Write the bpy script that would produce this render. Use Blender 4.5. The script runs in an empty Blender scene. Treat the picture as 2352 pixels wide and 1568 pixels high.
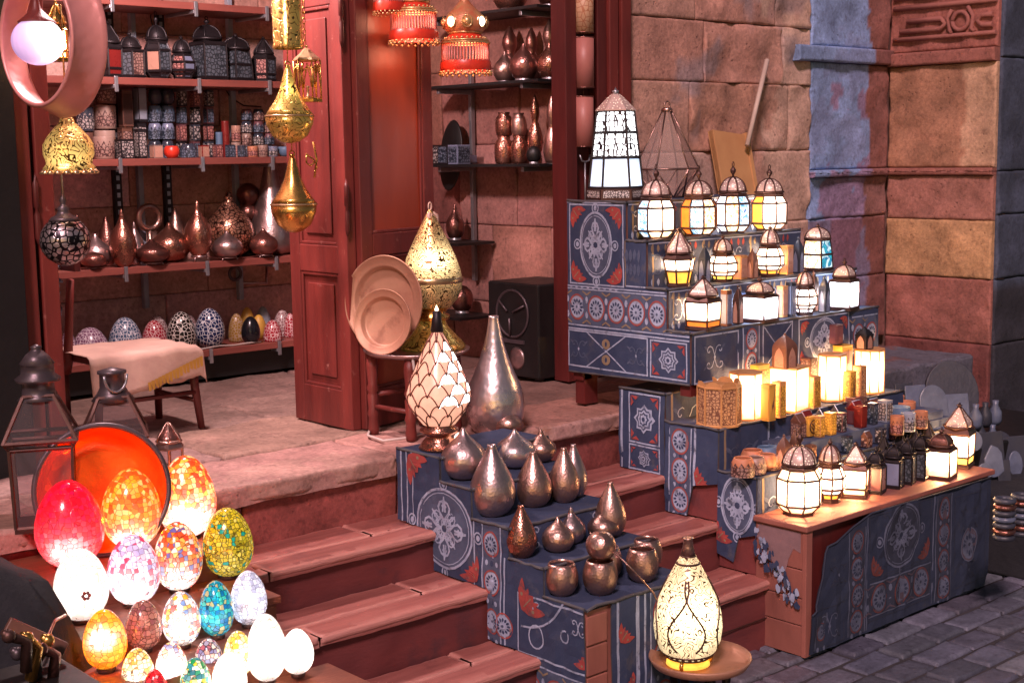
import bpy, math, random
from mathutils import Vector, Matrix, noise
random.seed(7)
PI=math.pi
S=bpy.context.scene
COL=S.collection
# ------------------------------------------------------------------ camera frame (2352 x 1568 photo units)
FX=3199.495; CX,CY=1176.0,784.0; EYE=Vector((0,0,1.7))
def _n(a):
    l=math.sqrt(sum(t*t for t in a)); return [t/l for t in a]
AX=_n([3624,-484,FX]); AY=_n([-2876,-384,FX])
AZ=[AX[1]*AY[2]-AX[2]*AY[1],AX[2]*AY[0]-AX[0]*AY[2],AX[0]*AY[1]-AX[1]*AY[0]]
if AZ[1]>0: AZ=[-t for t in AZ]
def ray(px,py):
    c=(px-CX,py-CY,FX)
    return Vector([sum(a[i]*c[i] for i in range(3)) for a in (AX,AY,AZ)])
def onz(px,py,z): d=ray(px,py); return EYE+d*((z-EYE.z)/d.z)
def ony(px,py,y): d=ray(px,py); return EYE+d*(y/d.y)
def onx(px,py,x): d=ray(px,py); return EYE+d*(x/d.x)
def proj(p):
    q=Vector(p)-EYE
    c=[AX[i]*q.x+AY[i]*q.y+AZ[i]*q.z for i in range(3)]
    return c[0]/c[2]*FX+CX,c[1]/c[2]*FX+CY,c[2]
def zat(py,q):
    lo,hi=-2,6
    for _ in range(50):
        m=(lo+hi)/2
        if proj((q[0],q[1],m))[1]>py: lo=m
        else: hi=m
    return (lo+hi)/2
def xat(px,y,z):
    lo,hi=0,9
    for _ in range(50):
        m=(lo+hi)/2
        if proj((m,y,z))[0]<px: lo=m
        else: hi=m
    return (lo+hi)/2
def mpp(p): return proj(p)[2]/FX          # metres per photo unit at p
def spot(px,yb,z,rpx=0):                  # standing place on a level surface
    p=onz(px,yb,z); d=Vector((p.x,p.y,0)).normalized()
    return p+d*(rpx*mpp(p))
def spot_y(px,z,y): return Vector((xat(px,y,z),y,z))
# ------------------------------------------------------------------ mesh builder
class MB:
    def __init__(s): s.v=[]; s.f=[]; s.m=[]; s.sm=[]; s.uv=[]; s.vc=[]
    def add(s,pts,M=None):
        b=len(s.v)
        for p in pts:
            p=Vector(p); s.v.append(M@p if M else p)
        return b
    def face(s,idx,m=0,sm=False,uv=None):
        s.f.append(tuple(idx)); s.m.append(m); s.sm.append(sm); s.uv.append(uv)
    def poly(s,pts,m=0,M=None,sm=False):
        b=s.add(pts,M); s.face(range(b,b+len(pts)),m,sm)
    def box(s,x0,x1,y0,y1,z0,z1,m=0,M=None):
        b=s.add([(x0,y0,z0),(x1,y0,z0),(x1,y1,z0),(x0,y1,z0),(x0,y0,z1),(x1,y0,z1),(x1,y1,z1),(x0,y1,z1)],M)
        for q in ((0,3,2,1),(4,5,6,7),(0,1,5,4),(1,2,6,5),(2,3,7,6),(3,0,4,7)): s.face([b+i for i in q],m)
    def cbox(s,c,d,m=0,M=None):
        s.box(c[0]-d[0]/2,c[0]+d[0]/2,c[1]-d[1]/2,c[1]+d[1]/2,c[2]-d[2]/2,c[2]+d[2]/2,m,M)
    def lathe(s,prof,n=28,m=0,M=None,sm=True,rot=0,flute=None,caps=True):
        rows=[]
        for k,(r,z) in enumerate(prof):
            if r<1e-6: rows.append([s.add([(0,0,z)],M)])
            else:
                pts=[]
                for i in range(n):
                    a=rot+2*PI*i/n; rr=r*(flute(a,z) if flute else 1)
                    pts.append((rr*math.cos(a),rr*math.sin(a),z))
                b=s.add(pts,M); rows.append(list(range(b,b+n)))
        L=len(prof)
        for k in range(L-1):
            A,B=rows[k],rows[k+1]
            for i in range(n):
                j=(i+1)%n; u0,u1=i/n,(i+1)/n; v0,v1=k/(L-1),(k+1)/(L-1)
                if len(A)==1 and len(B)==1: break
                if len(A)==1: s.face((A[0],B[j],B[i]),m,sm,[(u0,v0),(u1,v1),(u0,v1)])
                elif len(B)==1: s.face((A[i],A[j],B[0]),m,sm,[(u0,v0),(u1,v0),(u0,v1)])
                else: s.face((A[i],A[j],B[j],B[i]),m,sm,[(u0,v0),(u1,v0),(u1,v1),(u0,v1)])
        if caps:
            if len(rows[0])>1: s.face(rows[0][::-1],m)
            if len(rows[-1])>1: s.face(rows[-1],m)
    def tube(s,pts,r,n=6,m=0,closed=False,M=None,sm=True):
        pts=[Vector(p) for p in pts]; L=len(pts); rows=[]
        up=None
        for i in range(L):
            if closed: t=(pts[(i+1)%L]-pts[i-1])
            else: t=pts[min(i+1,L-1)]-pts[max(i-1,0)]
            if t.length<1e-9: t=Vector((0,0,1))
            t.normalize()
            if up is None:
                up=Vector((0,0,1)) if abs(t.z)<.9 else Vector((1,0,0))
            u=(up-t*up.dot(t))
            if u.length<1e-6: u=t.orthogonal()
            u.normalize(); up=u; w=t.cross(u)
            rr=r[i] if isinstance(r,(list,tuple)) else r
            b=s.add([pts[i]+(u*math.cos(2*PI*k/n)+w*math.sin(2*PI*k/n))*rr for k in range(n)],M)
            rows.append(b)
        for i in range(L if closed else L-1):
            A,B=rows[i],rows[(i+1)%L]
            for k in range(n):
                j=(k+1)%n; s.face((A+k,A+j,B+j,B+k),m,sm)
        if not closed:
            s.face([rows[0]+k for k in range(n)][::-1],m); s.face([rows[-1]+k for k in range(n)],m)
    def sphere(s,c,r,m=0,n=14,sq=1,M=None):
        prof=[(r*math.sin(PI*i/8)*1.0,-r*sq*math.cos(PI*i/8)) for i in range(9)]
        prof[0]=(0,prof[0][1]); prof[-1]=(0,prof[-1][1])
        T=Matrix.Translation(Vector(c)); s.lathe(prof,n,m,(M@T) if M else T)
    def ring(s,n,r,z,rot=0): return [Vector((r*math.cos(rot+2*PI*k/n),r*math.sin(rot+2*PI*k/n),z)) for k in range(n)]
    def build(s,name,mats,parent=None,loc=None,bevel=0,rotz=0,seg=2):
        me=bpy.data.meshes.new(name); me.from_pydata([tuple(p) for p in s.v],[],s.f)
        if not isinstance(mats,(list,tuple)): mats=[mats]
        for m in mats: me.materials.append(m)
        me.polygons.foreach_set('material_index',s.m); me.polygons.foreach_set('use_smooth',s.sm)
        if any(u for u in s.uv):
            l=me.uv_layers.new(name='UVMap'); k=0
            for fi,f in enumerate(s.f):
                for j in range(len(f)):
                    if s.uv[fi]: l.data[k].uv=s.uv[fi][j]
                    k+=1
        if s.vc:
            ca=me.color_attributes.new('Col','FLOAT_COLOR','POINT')
            for i,c in enumerate(s.vc): ca.data[i].color=(*c,1)
        me.update()
        o=bpy.data.objects.new(name,me); COL.objects.link(o)
        if parent: o.parent=parent
        if loc is not None: o.location=loc
        if rotz: o.rotation_euler.z=rotz
        if bevel:
            b=o.modifiers.new('edge','BEVEL'); b.width=bevel; b.segments=seg; b.limit_method='ANGLE'; b.angle_limit=.6
        return o
def tag(o,label=None,cat=None,group=None,kind=None):
    if label: o['label']=label
    if cat: o['category']=cat
    if group: o['group']=group
    if kind: o['kind']=kind
    return o
def thing(name,label,cat,loc=(0,0,0),rotz=0,group=None):
    o=bpy.data.objects.new(name,None); COL.objects.link(o); o.empty_display_size=.05
    o.location=loc; o.rotation_euler.z=rotz
    return tag(o,label,cat,group)
# ------------------------------------------------------------------ materials
M={}
class NT:
    def __init__(s,name):
        s.m=bpy.data.materials.new(name); s.m.use_nodes=True; s.t=s.m.node_tree; s.N=s.t.nodes
        s.b=s.N['Principled BSDF']; s.out=s.N['Material Output']
    def new(s,ty,**k):
        n=s.N.new(ty)
        for a,b in k.items(): setattr(n,a,b)
        return n
    def l(s,a,b): s.t.links.new(a,b)
    def math(s,op,a,b=None,clamp=False):
        n=s.new('ShaderNodeMath',operation=op); n.use_clamp=clamp
        for i,x in enumerate((a,b)):
            if x is None: continue
            if isinstance(x,(int,float)): n.inputs[i].default_value=x
            else: s.l(x,n.inputs[i])
        return n.outputs[0]
    def mad(s,a,b,c):
        r=s.math('MULTIPLY_ADD',a,b); r.node.inputs[2].default_value=c; return r
    def mix(s,f,a,b,blend='MIX'):
        n=s.new('ShaderNodeMix',data_type='RGBA',blend_type=blend)
        for i,x in ((0,f),(6,a),(7,b)):
            if isinstance(x,(int,float)): n.inputs[i].default_value=x
            elif isinstance(x,(tuple,list)): n.inputs[i].default_value=(*x[:3],1)
            else: s.l(x,n.inputs[i])
        return n.outputs[2]
    def ramp(s,f,stops,interp='LINEAR'):
        n=s.new('ShaderNodeValToRGB'); cr=n.color_ramp; cr.interpolation=interp
        while len(cr.elements)<len(stops): cr.elements.new(.5)
        for e,(p,c) in zip(cr.elements,stops):
            e.position=p; e.color=(*c,1) if isinstance(c,(tuple,list)) else (c,c,c,1)
        s.l(f,n.inputs[0]); return n.outputs[0]
    def veil(s,f,col):
        """glass that lets part of the inner light through"""
        t=s.new('ShaderNodeBsdfTransparent'); x=s.new('ShaderNodeMixShader'); x.inputs[0].default_value=f
        if isinstance(col,(tuple,list)): t.inputs[0].default_value=(*[.5+.5*q for q in col],1)
        else: s.l(col,t.inputs[0])
        s.l(s.b.outputs[0],x.inputs[1]); s.l(t.outputs[0],x.inputs[2]); s.l(x.outputs[0],s.out.inputs[0])
    def coord(s,kind='Object',scale=(1,1,1)):
        tc=s.new('ShaderNodeTexCoord'); mp=s.new('ShaderNodeMapping')
        mp.inputs['Scale'].default_value=scale; s.l(tc.outputs[kind],mp.inputs[0]); return mp.outputs[0]
    def noise(s,vec,scale,detail=4,rough=.55,dist=0):
        n=s.new('ShaderNodeTexNoise'); n.inputs['Scale'].default_value=scale; n.inputs['Detail'].default_value=detail
        n.inputs['Roughness'].default_value=rough; n.inputs['Distortion'].default_value=dist; s.l(vec,n.inputs['Vector']); return n
    def voro(s,vec,scale,feature='F1',rnd=1):
        n=s.new('ShaderNodeTexVoronoi',feature=feature); n.inputs['Scale'].default_value=scale
        n.inputs['Randomness'].default_value=rnd; s.l(vec,n.inputs['Vector']); return n
    def bump(s,h,strength=.3,dist=.01):
        n=s.new('ShaderNodeBump'); n.inputs['Strength'].default_value=strength; n.inputs['Distance'].default_value=dist
        s.l(h,n.inputs['Height']); s.l(n.outputs[0],s.b.inputs['Normal']); return n
    def set(s,**k):
        names={'col':'Base Color','rough':'Roughness','metal':'Metallic','ecol':'Emission Color','estr':'Emission Strength','coat':'Coat Weight','trans':'Transmission Weight','alpha':'Alpha','spec':'Specular IOR Level','sheen':'Sheen Weight'}
        for a,x in k.items():
            i=s.b.inputs[names[a]]
            if isinstance(x,(int,float)): i.default_value=x
            elif isinstance(x,(tuple,list)): i.default_value=(*x[:3],1)
            else: s.l(x,i)
def pm(name,c1,c2=None,rough=.6,metal=0,ns=8,stretch=(1,1,1),bs=40,bstr=.2,bdist=.004,hammer=0,vary=.25,rvar=.15,spec=.5,coat=0,dirt=None,wear=None,hs_=.35):
    n=NT(name); v=n.coord('Object',stretch); c2=c2 or tuple(x*.6 for x in c1)
    nz=n.noise(v,ns,6,.6); f=n.ramp(nz.outputs['Fac'],[(.3,0.),(.7,1.)])
    col=n.mix(f,c1,c2)
    oi=n.new('ShaderNodeObjectInfo')
    val=n.mad(oi.outputs['Random'],vary,1-vary/2)
    hs=n.new('ShaderNodeHueSaturation'); n.l(val,hs.inputs['Value']); n.l(col,hs.inputs['Color']); col=hs.outputs[0]
    if dirt:
        d=n.noise(n.coord('Object',(1,1,1)),dirt[0],5,.65); g=n.ramp(d.outputs['Fac'],[(dirt[2],0.),(dirt[2]+.12,1.)])
        col=n.mix(g,col,dirt[1])
    if wear:
        ge=n.new('ShaderNodeNewGeometry'); wn_=n.noise(v,ns*4,5,.7); pt=n.math('ADD',ge.outputs['Pointiness'],n.mad(wn_.outputs['Fac'],.08,-.04)); col=n.mix(n.ramp(pt,[(.515,0.),(.57,.75)]),col,wear)
    r2=n.noise(v,ns*2.3,4); rr=n.mad(r2.outputs['Fac'],rvar*2,max(.05,rough-rvar))
    n.set(col=col,rough=rr,metal=metal,spec=spec,coat=coat)
    if hammer:
        h=n.voro(n.coord('Object'),hammer,'SMOOTH_F1'); n.bump(h.outputs['Distance'],hs_,.004)
    elif bstr:
        h=n.noise(n.coord('Object',stretch),bs,5,.65); n.bump(h.outputs['Fac'],bstr,bdist)
    M[name]=n.m; return n.m
def em(name,c,s,base=(.8,.8,.8),rough=.25,var=.3,scale=25,edge=None,zb=.085,r=.064):
    n=NT(name); v=n.coord('Object'); nz=n.noise(v,scale,3); k=n.mad(nz.outputs['Fac'],s*var*2,s*(1-var))
    if edge:
        d=n.new('ShaderNodeVectorMath',operation='DISTANCE'); n.l(v,d.inputs[0]); d.inputs[1].default_value=(-.012,-.018,zb)
        hot=n.math('MINIMUM',n.math('POWER',n.math('DIVIDE',r,d.outputs['Value']),3.4),1.4); k=n.math('MULTIPLY',k,n.mad(hot,1,.13))
        c=n.mix(n.math('MULTIPLY',hot,.85,True),edge,c); gl=n.noise(v,scale*4,2); n.bump(gl.outputs['Fac'],.15,.002)
    n.set(col=base,rough=rough,ecol=c,estr=k)
    if edge: n.veil(.32,edge)
    M[name]=n.m; return n.m
def mosaic(name,pal,tile,Rs,s=2.2,zb=.08,k=.55,white=.8,grout=(.05,.03,.02),gw=.06,pw=4,lo=.2,rnd=.5):
    n=NT(name); v=n.coord('Object'); vo=n.voro(v,tile,'F1',rnd); ed=n.voro(v,tile,'DISTANCE_TO_EDGE',rnd)
    sep=n.new('ShaderNodeSeparateColor'); n.l(vo.outputs['Color'],sep.inputs[0])
    np_=len(pal); col=n.ramp(sep.outputs[0],[(i/np_,c) for i,c in enumerate(pal)],'CONSTANT')
    d=n.new('ShaderNodeVectorMath',operation='DISTANCE'); n.l(v,d.inputs[0]); d.inputs[1].default_value=(-.21*Rs,-.34*Rs,zb)
    q=n.math('DIVIDE',k*Rs,d.outputs['Value']); hot=n.math('POWER',q,pw)
    hot=n.math('MULTIPLY',hot,n.mad(sep.outputs[1],.9,.55))
    m=n.ramp(ed.outputs['Distance'],[(gw*.5,0.),(gw,1.)])
    ec=n.mix(n.math('MULTIPLY',hot,white,True),col,(1,.95,.88))
    st=n.math('MULTIPLY',n.math('MULTIPLY',n.math('ADD',hot,lo),s),n.mad(m,.8,.2))
    n.set(col=n.mix(m,grout,col),rough=.18,ecol=ec,estr=st,coat=.4)
    n.bump(m,.3,.002); n.veil(.18,col); M[name]=n.m; return n.m
def filigree(name,metal,glow,s,scale,w,turns=3,zb=.1,r=.06,pw=2,rough=.35,lo=.3,m=.9,line=None):
    """cut scrollwork: metal with glowing gaps; the lines follow swirling contours"""
    n=NT(name); v=n.coord('Object'); nz=n.noise(v,scale,1.2,.5,.6)
    pp=n.math('PINGPONG',n.math('MULTIPLY',nz.outputs['Fac'],turns*2),.5); k=n.ramp(pp,[(w*.55,0.),(w,1.)])
    d=n.new('ShaderNodeVectorMath',operation='DISTANCE'); n.l(v,d.inputs[0]); d.inputs[1].default_value=(-.2*r,-.33*r,zb)
    hot=n.math('POWER',n.math('DIVIDE',r,d.outputs['Value']),pw)
    st=n.math('MULTIPLY',n.math('MULTIPLY',n.math('ADD',hot,lo),s),k)
    n.set(col=n.mix(k,line or tuple(x*.35 for x in metal),metal),rough=rough,metal=m,ecol=glow,estr=st); n.bump(k,.5,.003)
    M[name]=n.m; return n.m
def fret(name,dark,light,scale,thr,rough=.5,stretch=(1,1,1),metal=0,lowc=None):
    n=NT(name); v=n.coord('Object',stretch); ed=n.voro(v,scale,'DISTANCE_TO_EDGE',.7); k=n.ramp(ed.outputs['Distance'],[(thr*.8,0.),(thr*1.1,1.)])
    col=n.mix(k,dark,light); n.set(col=col,rough=rough,metal=metal); n.bump(k,.3,.002); M[name]=n.m; return n.m
# ---- the palette
pm('red_wood',(.19,.030,.024),(.105,.016,.014),.5,0,5,(3,3,.5),60,.3,.003,dirt=(26,(.34,.14,.115),.64))
pm('red_wood_dark',(.13,.02,.018),(.07,.012,.012),.45,0,5,(3,3,.5),60,.15,.002)
pm('orange_wood',(.38,.062,.022),(.24,.036,.018),.35,0,3,(2,2,.4),60,.1,.002)
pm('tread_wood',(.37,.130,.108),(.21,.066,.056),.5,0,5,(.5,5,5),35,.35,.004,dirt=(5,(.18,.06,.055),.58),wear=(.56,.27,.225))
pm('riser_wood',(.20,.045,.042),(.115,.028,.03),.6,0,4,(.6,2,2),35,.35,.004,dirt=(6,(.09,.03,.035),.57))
pm('shelf_wood',(.27,.075,.058),(.18,.05,.04),.4,0,6,(.4,3,3),50,.15,.002)
pm('box_wood',(.34,.125,.095),(.20,.07,.055),.6,0,6,(1,1,.4),40,.3,.003)
pm('tan_wood',(.55,.28,.11),(.42,.2,.075),.5,0,9,(2,2,.6),60,.15,.002)
pm('yellow_wood',(.62,.36,.06),(.5,.26,.05),.5,0,9,(2,2,.6),60,.15,.002)
pm('peg_wood',(.16,.07,.045),(.1,.04,.03),.5,0,9,(2,2,.6),60,.15,.002)
pm('copper',(.52,.33,.28),(.33,.19,.16),.34,.92,11,hammer=150,vary=.35,hs_=.22,dirt=(30,(.2,.12,.11),.6))
pm('copper_silver',(.56,.42,.41),(.36,.26,.26),.33,.92,9,hammer=120,vary=.3,hs_=.2,dirt=(24,(.25,.17,.17),.6))
pm('copper_dark',(.34,.15,.12),(.2,.09,.08),.32,.9,6,hammer=150,vary=.35)
pm('copper_red',(.46,.22,.16),(.30,.12,.09),.28,.92,6,hammer=150,vary=.3)
pm('silver',(.74,.62,.62),(.56,.44,.45),.3,.9,4,hammer=55,vary=.1)
pm('brass',(.72,.42,.12),(.5,.27,.07),.27,.93,9,bs=60,bstr=.2)
pm('brass_light',(.7,.5,.28),(.55,.36,.2),.3,.85,9,bs=60,bstr=.2)
pm('tray_copper',(.52,.29,.19),(.36,.17,.11),.5,.35,4,bs=25,bstr=.25,dirt=(13,(.30,.14,.09),.55))
pm('tray_orange',(.95,.20,.015),(.75,.08,.01),.24,.45,3,bs=14,bstr=.35,bdist=.01)
pm('hoop_copper',(.78,.34,.32),(.66,.26,.24),.4,.2,6,hammer=45)
pm('iron',(.035,.028,.032),(.02,.016,.02),.45,.6,9,bs=80,bstr=.2)
pm('iron_brown',(.11,.055,.045),(.07,.035,.03),.45,.6,9,bs=80,bstr=.2)
pm('grey_metal',(.12,.09,.10),(.07,.055,.065),.4,.5,9,bs=60,bstr=.2)
pm('steel',(.42,.42,.46),(.3,.3,.33),.35,.7,9,bs=60,bstr=.1)
n=NT('dome_metal'); v=n.coord('Object'); vo=n.voro(v,105,'F1',.6); kk=n.ramp(vo.outputs['Distance'],[(.20,1.),(.27,0.)]); nn=n.noise(v,30,4)
n.set(col=n.mix(nn.outputs['Fac'],(.74,.56,.50),(.5,.33,.29)),rough=.4,metal=.2,ecol=(1,.8,.6),estr=n.math('MULTIPLY',kk,1.1)); n.bump(kk,.5,.002); M['dome_metal']=n.m
pm('dome_dull',(.40,.27,.24),(.28,.17,.15),.4,.4,40,bs=160,bstr=.4)
pm('black_plastic',(.006,.0055,.0065),(.010,.009,.009),.5,0,9,bs=120,bstr=.1)
pm('black_cloth',(.012,.013,.018),(.02,.021,.028),.9,0,9,bs=30,bstr=.5,bdist=.01)
pm('cream_cloth',(.62,.42,.34),(.5,.32,.27),.85,0,12,bs=70,bstr=.3)
pm('navy',(.020,.036,.092),(.038,.056,.118),.9,0,14,bs=220,bstr=.4,bdist=.002,dirt=(14,(.065,.07,.10),.58))
pm('navy_grey',(.085,.112,.19),(.045,.06,.115),.9,0,14,bs=220,bstr=.4,bdist=.002)
pm('cloth_grey',(.40,.47,.64),(.25,.30,.44),.9,0,22,bs=220,bstr=.4,bdist=.002,dirt=(34,(.11,.125,.18),.55))
pm('cloth_red',(.40,.06,.05),(.27,.045,.045),.9,0,20,bs=220,bstr=.4,bdist=.002,dirt=(30,(.12,.05,.06),.56))
pm('cloth_tan',(.27,.2,.13),(.2,.15,.1),.9,0,20,bs=220,bstr=.4,bdist=.002)
pm('cloth_pink',(.27,.16,.17),(.2,.12,.13),.9,0,20,bs=220,bstr=.4,bdist=.002)
pm('cloth_edge',(.10,.10,.11),(.06,.06,.07),.9,0,20,bs=120,bstr=.6,bdist=.004)
pm('cable_white',(.6,.5,.46),None,.5,0,9,bstr=0)
pm('navy_shaded',(.011,.019,.046),(.020,.030,.060),.9,0,14,bs=220,bstr=.4,bdist=.002,dirt=(14,(.035,.04,.058),.6)); pm('grey_shaded',(.024,.031,.055),(.016,.021,.04),.9,0,14,bs=220,bstr=.4,bdist=.002); pm('line_shaded',(.10,.12,.18),(.05,.06,.10),.9,0,20,bs=220,bstr=.4,bdist=.002); pm('red_shaded',(.14,.035,.03),(.09,.025,.025),.9,0,20,bs=220,bstr=.4); pm('pink_shaded',(.075,.055,.075),(.05,.04,.06),.9,0,20,bs=220,bstr=.4)  # darker copies of the tent cloth colours, with the table front's shade put in
pm('ground_earth',(.045,.04,.045),(.03,.027,.03),.9,0,6,bs=30,bstr=.5,bdist=.01)
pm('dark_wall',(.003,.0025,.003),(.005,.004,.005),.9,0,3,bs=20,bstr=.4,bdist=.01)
pm('red_cube',(.15,.012,.01),(.12,.01,.01),.4,0,20,bstr=0); pm('red_bead',(.75,.05,.02),(.55,.03,.02),.35,0,40,bstr=0)
pm('pink_bead',(.6,.22,.2),(.5,.15,.14),.3,0,40,bstr=0)
pm('gold_bead',(.75,.5,.25),(.6,.35,.15),.3,.6,40,bstr=0)
pm('clay_orange',(.5,.2,.1),(.4,.15,.08),.55,0,12,bs=80,bstr=.1)
pm('clay_blue',(.12,.2,.32),(.09,.15,.25),.5,0,12,bs=80,bstr=.1)
pm('glaze_dark',(.03,.04,.06),(.05,.05,.07),.2,0,12,bstr=0)
pm('glaze_red',(.20,.018,.016),(.14,.012,.012),.3,0,12,bstr=0)
pm('glaze_cream',(.36,.24,.2),(.28,.18,.15),.4,0,12,bstr=0)
pm('box_purple',(.16,.06,.07),(.1,.04,.05),.45,0,12,bstr=0)
pm('frost_blue',(.20,.23,.34),(.14,.16,.25),.3,0,12,bstr=0)
pm('frost_peach',(.5,.27,.2),(.4,.21,.16),.3,0,12,bstr=0)
pm('soapstone',(.30,.33,.40),(.2,.22,.28),.35,0,14,bs=50,bstr=.3)
pm('paper_tan',(.60,.33,.14),(.48,.24,.1),.7,0,6,bs=30,bstr=.2)
pm('pale_stick',(.6,.48,.4),(.5,.38,.32),.6,0,6,(3,3,.5),bs=40,bstr=.2)
fret('fret_white',(.025,.02,.024),(.38,.33,.32),75,.14)
fret('fret_brown',(.07,.03,.028),(.32,.19,.16),80,.13)
fret('fret_red',(.09,.02,.02),(.42,.18,.16),80,.13)
fret('fret_blue',(.012,.02,.035),(.12,.15,.21),80,.13)
fret('fret_tan',(.17,.07,.04),(.5,.28,.14),90,.12)
fret('fret_yellow',(.3,.14,.02),(.7,.42,.07),90,.12)
fret('maze_purple',(.55,.47,.52),(.16,.07,.13),75,.075,.25); fret('maze_grey',(.6,.6,.66),(.06,.1,.17),70,.075,.25)
fret('maze_black',(.62,.58,.54),(.015,.013,.012),62,.075,.2); fret('maze_blue',(.62,.64,.7),(.015,.025,.09),62,.075,.2)
fret('maze_red',(.6,.42,.42),(.28,.015,.03),75,.075,.2); fret('maze_pink',(.55,.45,.45),(.22,.12,.12),75,.075,.25)
fret('maze_yellow',(.45,.32,.25),(.3,.17,.03),80,.075,.25)
em('lit_white',(1,.94,.84),2.9,var=.3,scale=60,edge=(1,.52,.14)); em('lit_warm',(1,.82,.50),3.2,var=.3,scale=45,edge=(1,.42,.05),zb=.10,r=.066); em('lit_cool',(.88,.95,1),2.6,var=.3,scale=60,edge=(.45,.66,.95),r=.068)
em('lit_amber',(1,.45,.06),1.5,base=(.6,.25,.03),var=.5,scale=40); em('lit_orange',(1,.22,.03),1.1,base=(.6,.15,.02),var=.5,scale=40)
em('lit_yellow',(1,.60,.09),2.6,base=(.7,.4,.05),var=.3)
em('lit_peach',(1,.62,.45),1.2,base=(.7,.45,.35),var=.4,scale=50)
em('bulb',(1,.92,.85),14,var=.02); em('flame_tip',(1,.6,.35),6,var=.02)
def stripes(name,cols,scale,s):
    n=NT(name); v=n.coord('Object'); nz=n.noise(v,scale,2,.5,1.2); c=n.ramp(nz.outputs['Fac'],[(.30+.4*i/len(cols),x) for i,x in enumerate(cols)])
    n.set(col=c,rough=.2,ecol=c,estr=s); M[name]=n.m
stripes('lit_blue',[(.03,.12,.35),(.75,.9,1),(.05,.3,.55),(.9,.97,1)],32,1.25)
stripes('lit_teal',[(.01,.08,.16),(.04,.4,.5),(.01,.12,.3),(.6,.9,.95)],26,.8)
stripes('lit_mixed',[(1,.5,.06),(1,.95,.8),(.9,.35,.05),(1,1,.9)],40,1.6)
n=NT('glass'); n.set(col=(.5,.45,.47),rough=.04,trans=0,spec=.6)
tr=n.new('ShaderNodeBsdfTransparent'); tr.inputs[0].default_value=(.85,.78,.8,1); mx=n.new('ShaderNodeMixShader'); mx.inputs[0].default_value=.09
n.l(tr.outputs[0],mx.inputs[1]); n.l(n.b.outputs[0],mx.inputs[2]); n.l(mx.outputs[0],n.out.inputs[0]); M['glass']=n.m
n=NT('glass_pale'); n.set(col=(.55,.42,.38),rough=.12,spec=.6)
tr=n.new('ShaderNodeBsdfTransparent'); tr.inputs[0].default_value=(.9,.82,.8,1); mx=n.new('ShaderNodeMixShader'); mx.inputs[0].default_value=.32
n.l(tr.outputs[0],mx.inputs[1]); n.l(n.b.outputs[0],mx.inputs[2]); n.l(mx.outputs[0],n.out.inputs[0]); M['glass_pale']=n.m
def stonemat(name,bs=18,bstr=.6,bdist=.02,rough=.8,dark=(.45,.4,.42)):
    n=NT(name); a=n.new('ShaderNodeVertexColor'); a.layer_name='Col'; v=n.coord('Object')
    n1=n.noise(v,6,7,.65); f=n.ramp(n1.outputs['Fac'],[(.3,.62),(.7,1.18)]); c=n.mix(1,a.outputs[0],f,'MULTIPLY')
    n2=n.noise(v,28,6,.7); g=n.ramp(n2.outputs['Fac'],[(.56,0.),(.66,1.)]); c=n.mix(n.math('MULTIPLY',g,.6),c,n.mix(1,c,dark,'MULTIPLY'))
    n4=n.noise(v,60,5,.7); c=n.mix(1,c,n.ramp(n4.outputs['Fac'],[(.32,.72),(.7,1.22)]),'MULTIPLY')
    n5=n.noise(v,3.2,5,.7,.6); c=n.mix(n.ramp(n5.outputs['Fac'],[(.55,0.),(.7,.45)]),c,n.mix(1,c,(1.25,1.15,1.2),'MULTIPLY'))
    pv=n.voro(v,34,'F1'); pit=n.ramp(pv.outputs['Distance'],[(.10,1.),(.2,0.)]); pn=n.noise(v,9,2); pit=n.math('MULTIPLY',pit,n.ramp(pn.outputs['Fac'],[(.5,0.),(.6,1.)])); c=n.mix(n.math('MULTIPLY',pit,.6),c,n.mix(1,c,(.35,.3,.3),'MULTIPLY'))
    n.set(col=c,rough=rough); h=n.noise(v,bs,8,.75); hh=n.math('SUBTRACT',h.outputs['Fac'],n.math('MULTIPLY',pit,.5)); n.bump(hh,bstr,bdist); M[name]=n.m
stonemat('stone',22,.55,.014); stonemat('slab',14,.35,.012,.6); stonemat('plaster',10,.3,.01,.8); stonemat('paver',25,.5,.012,.5)
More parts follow.
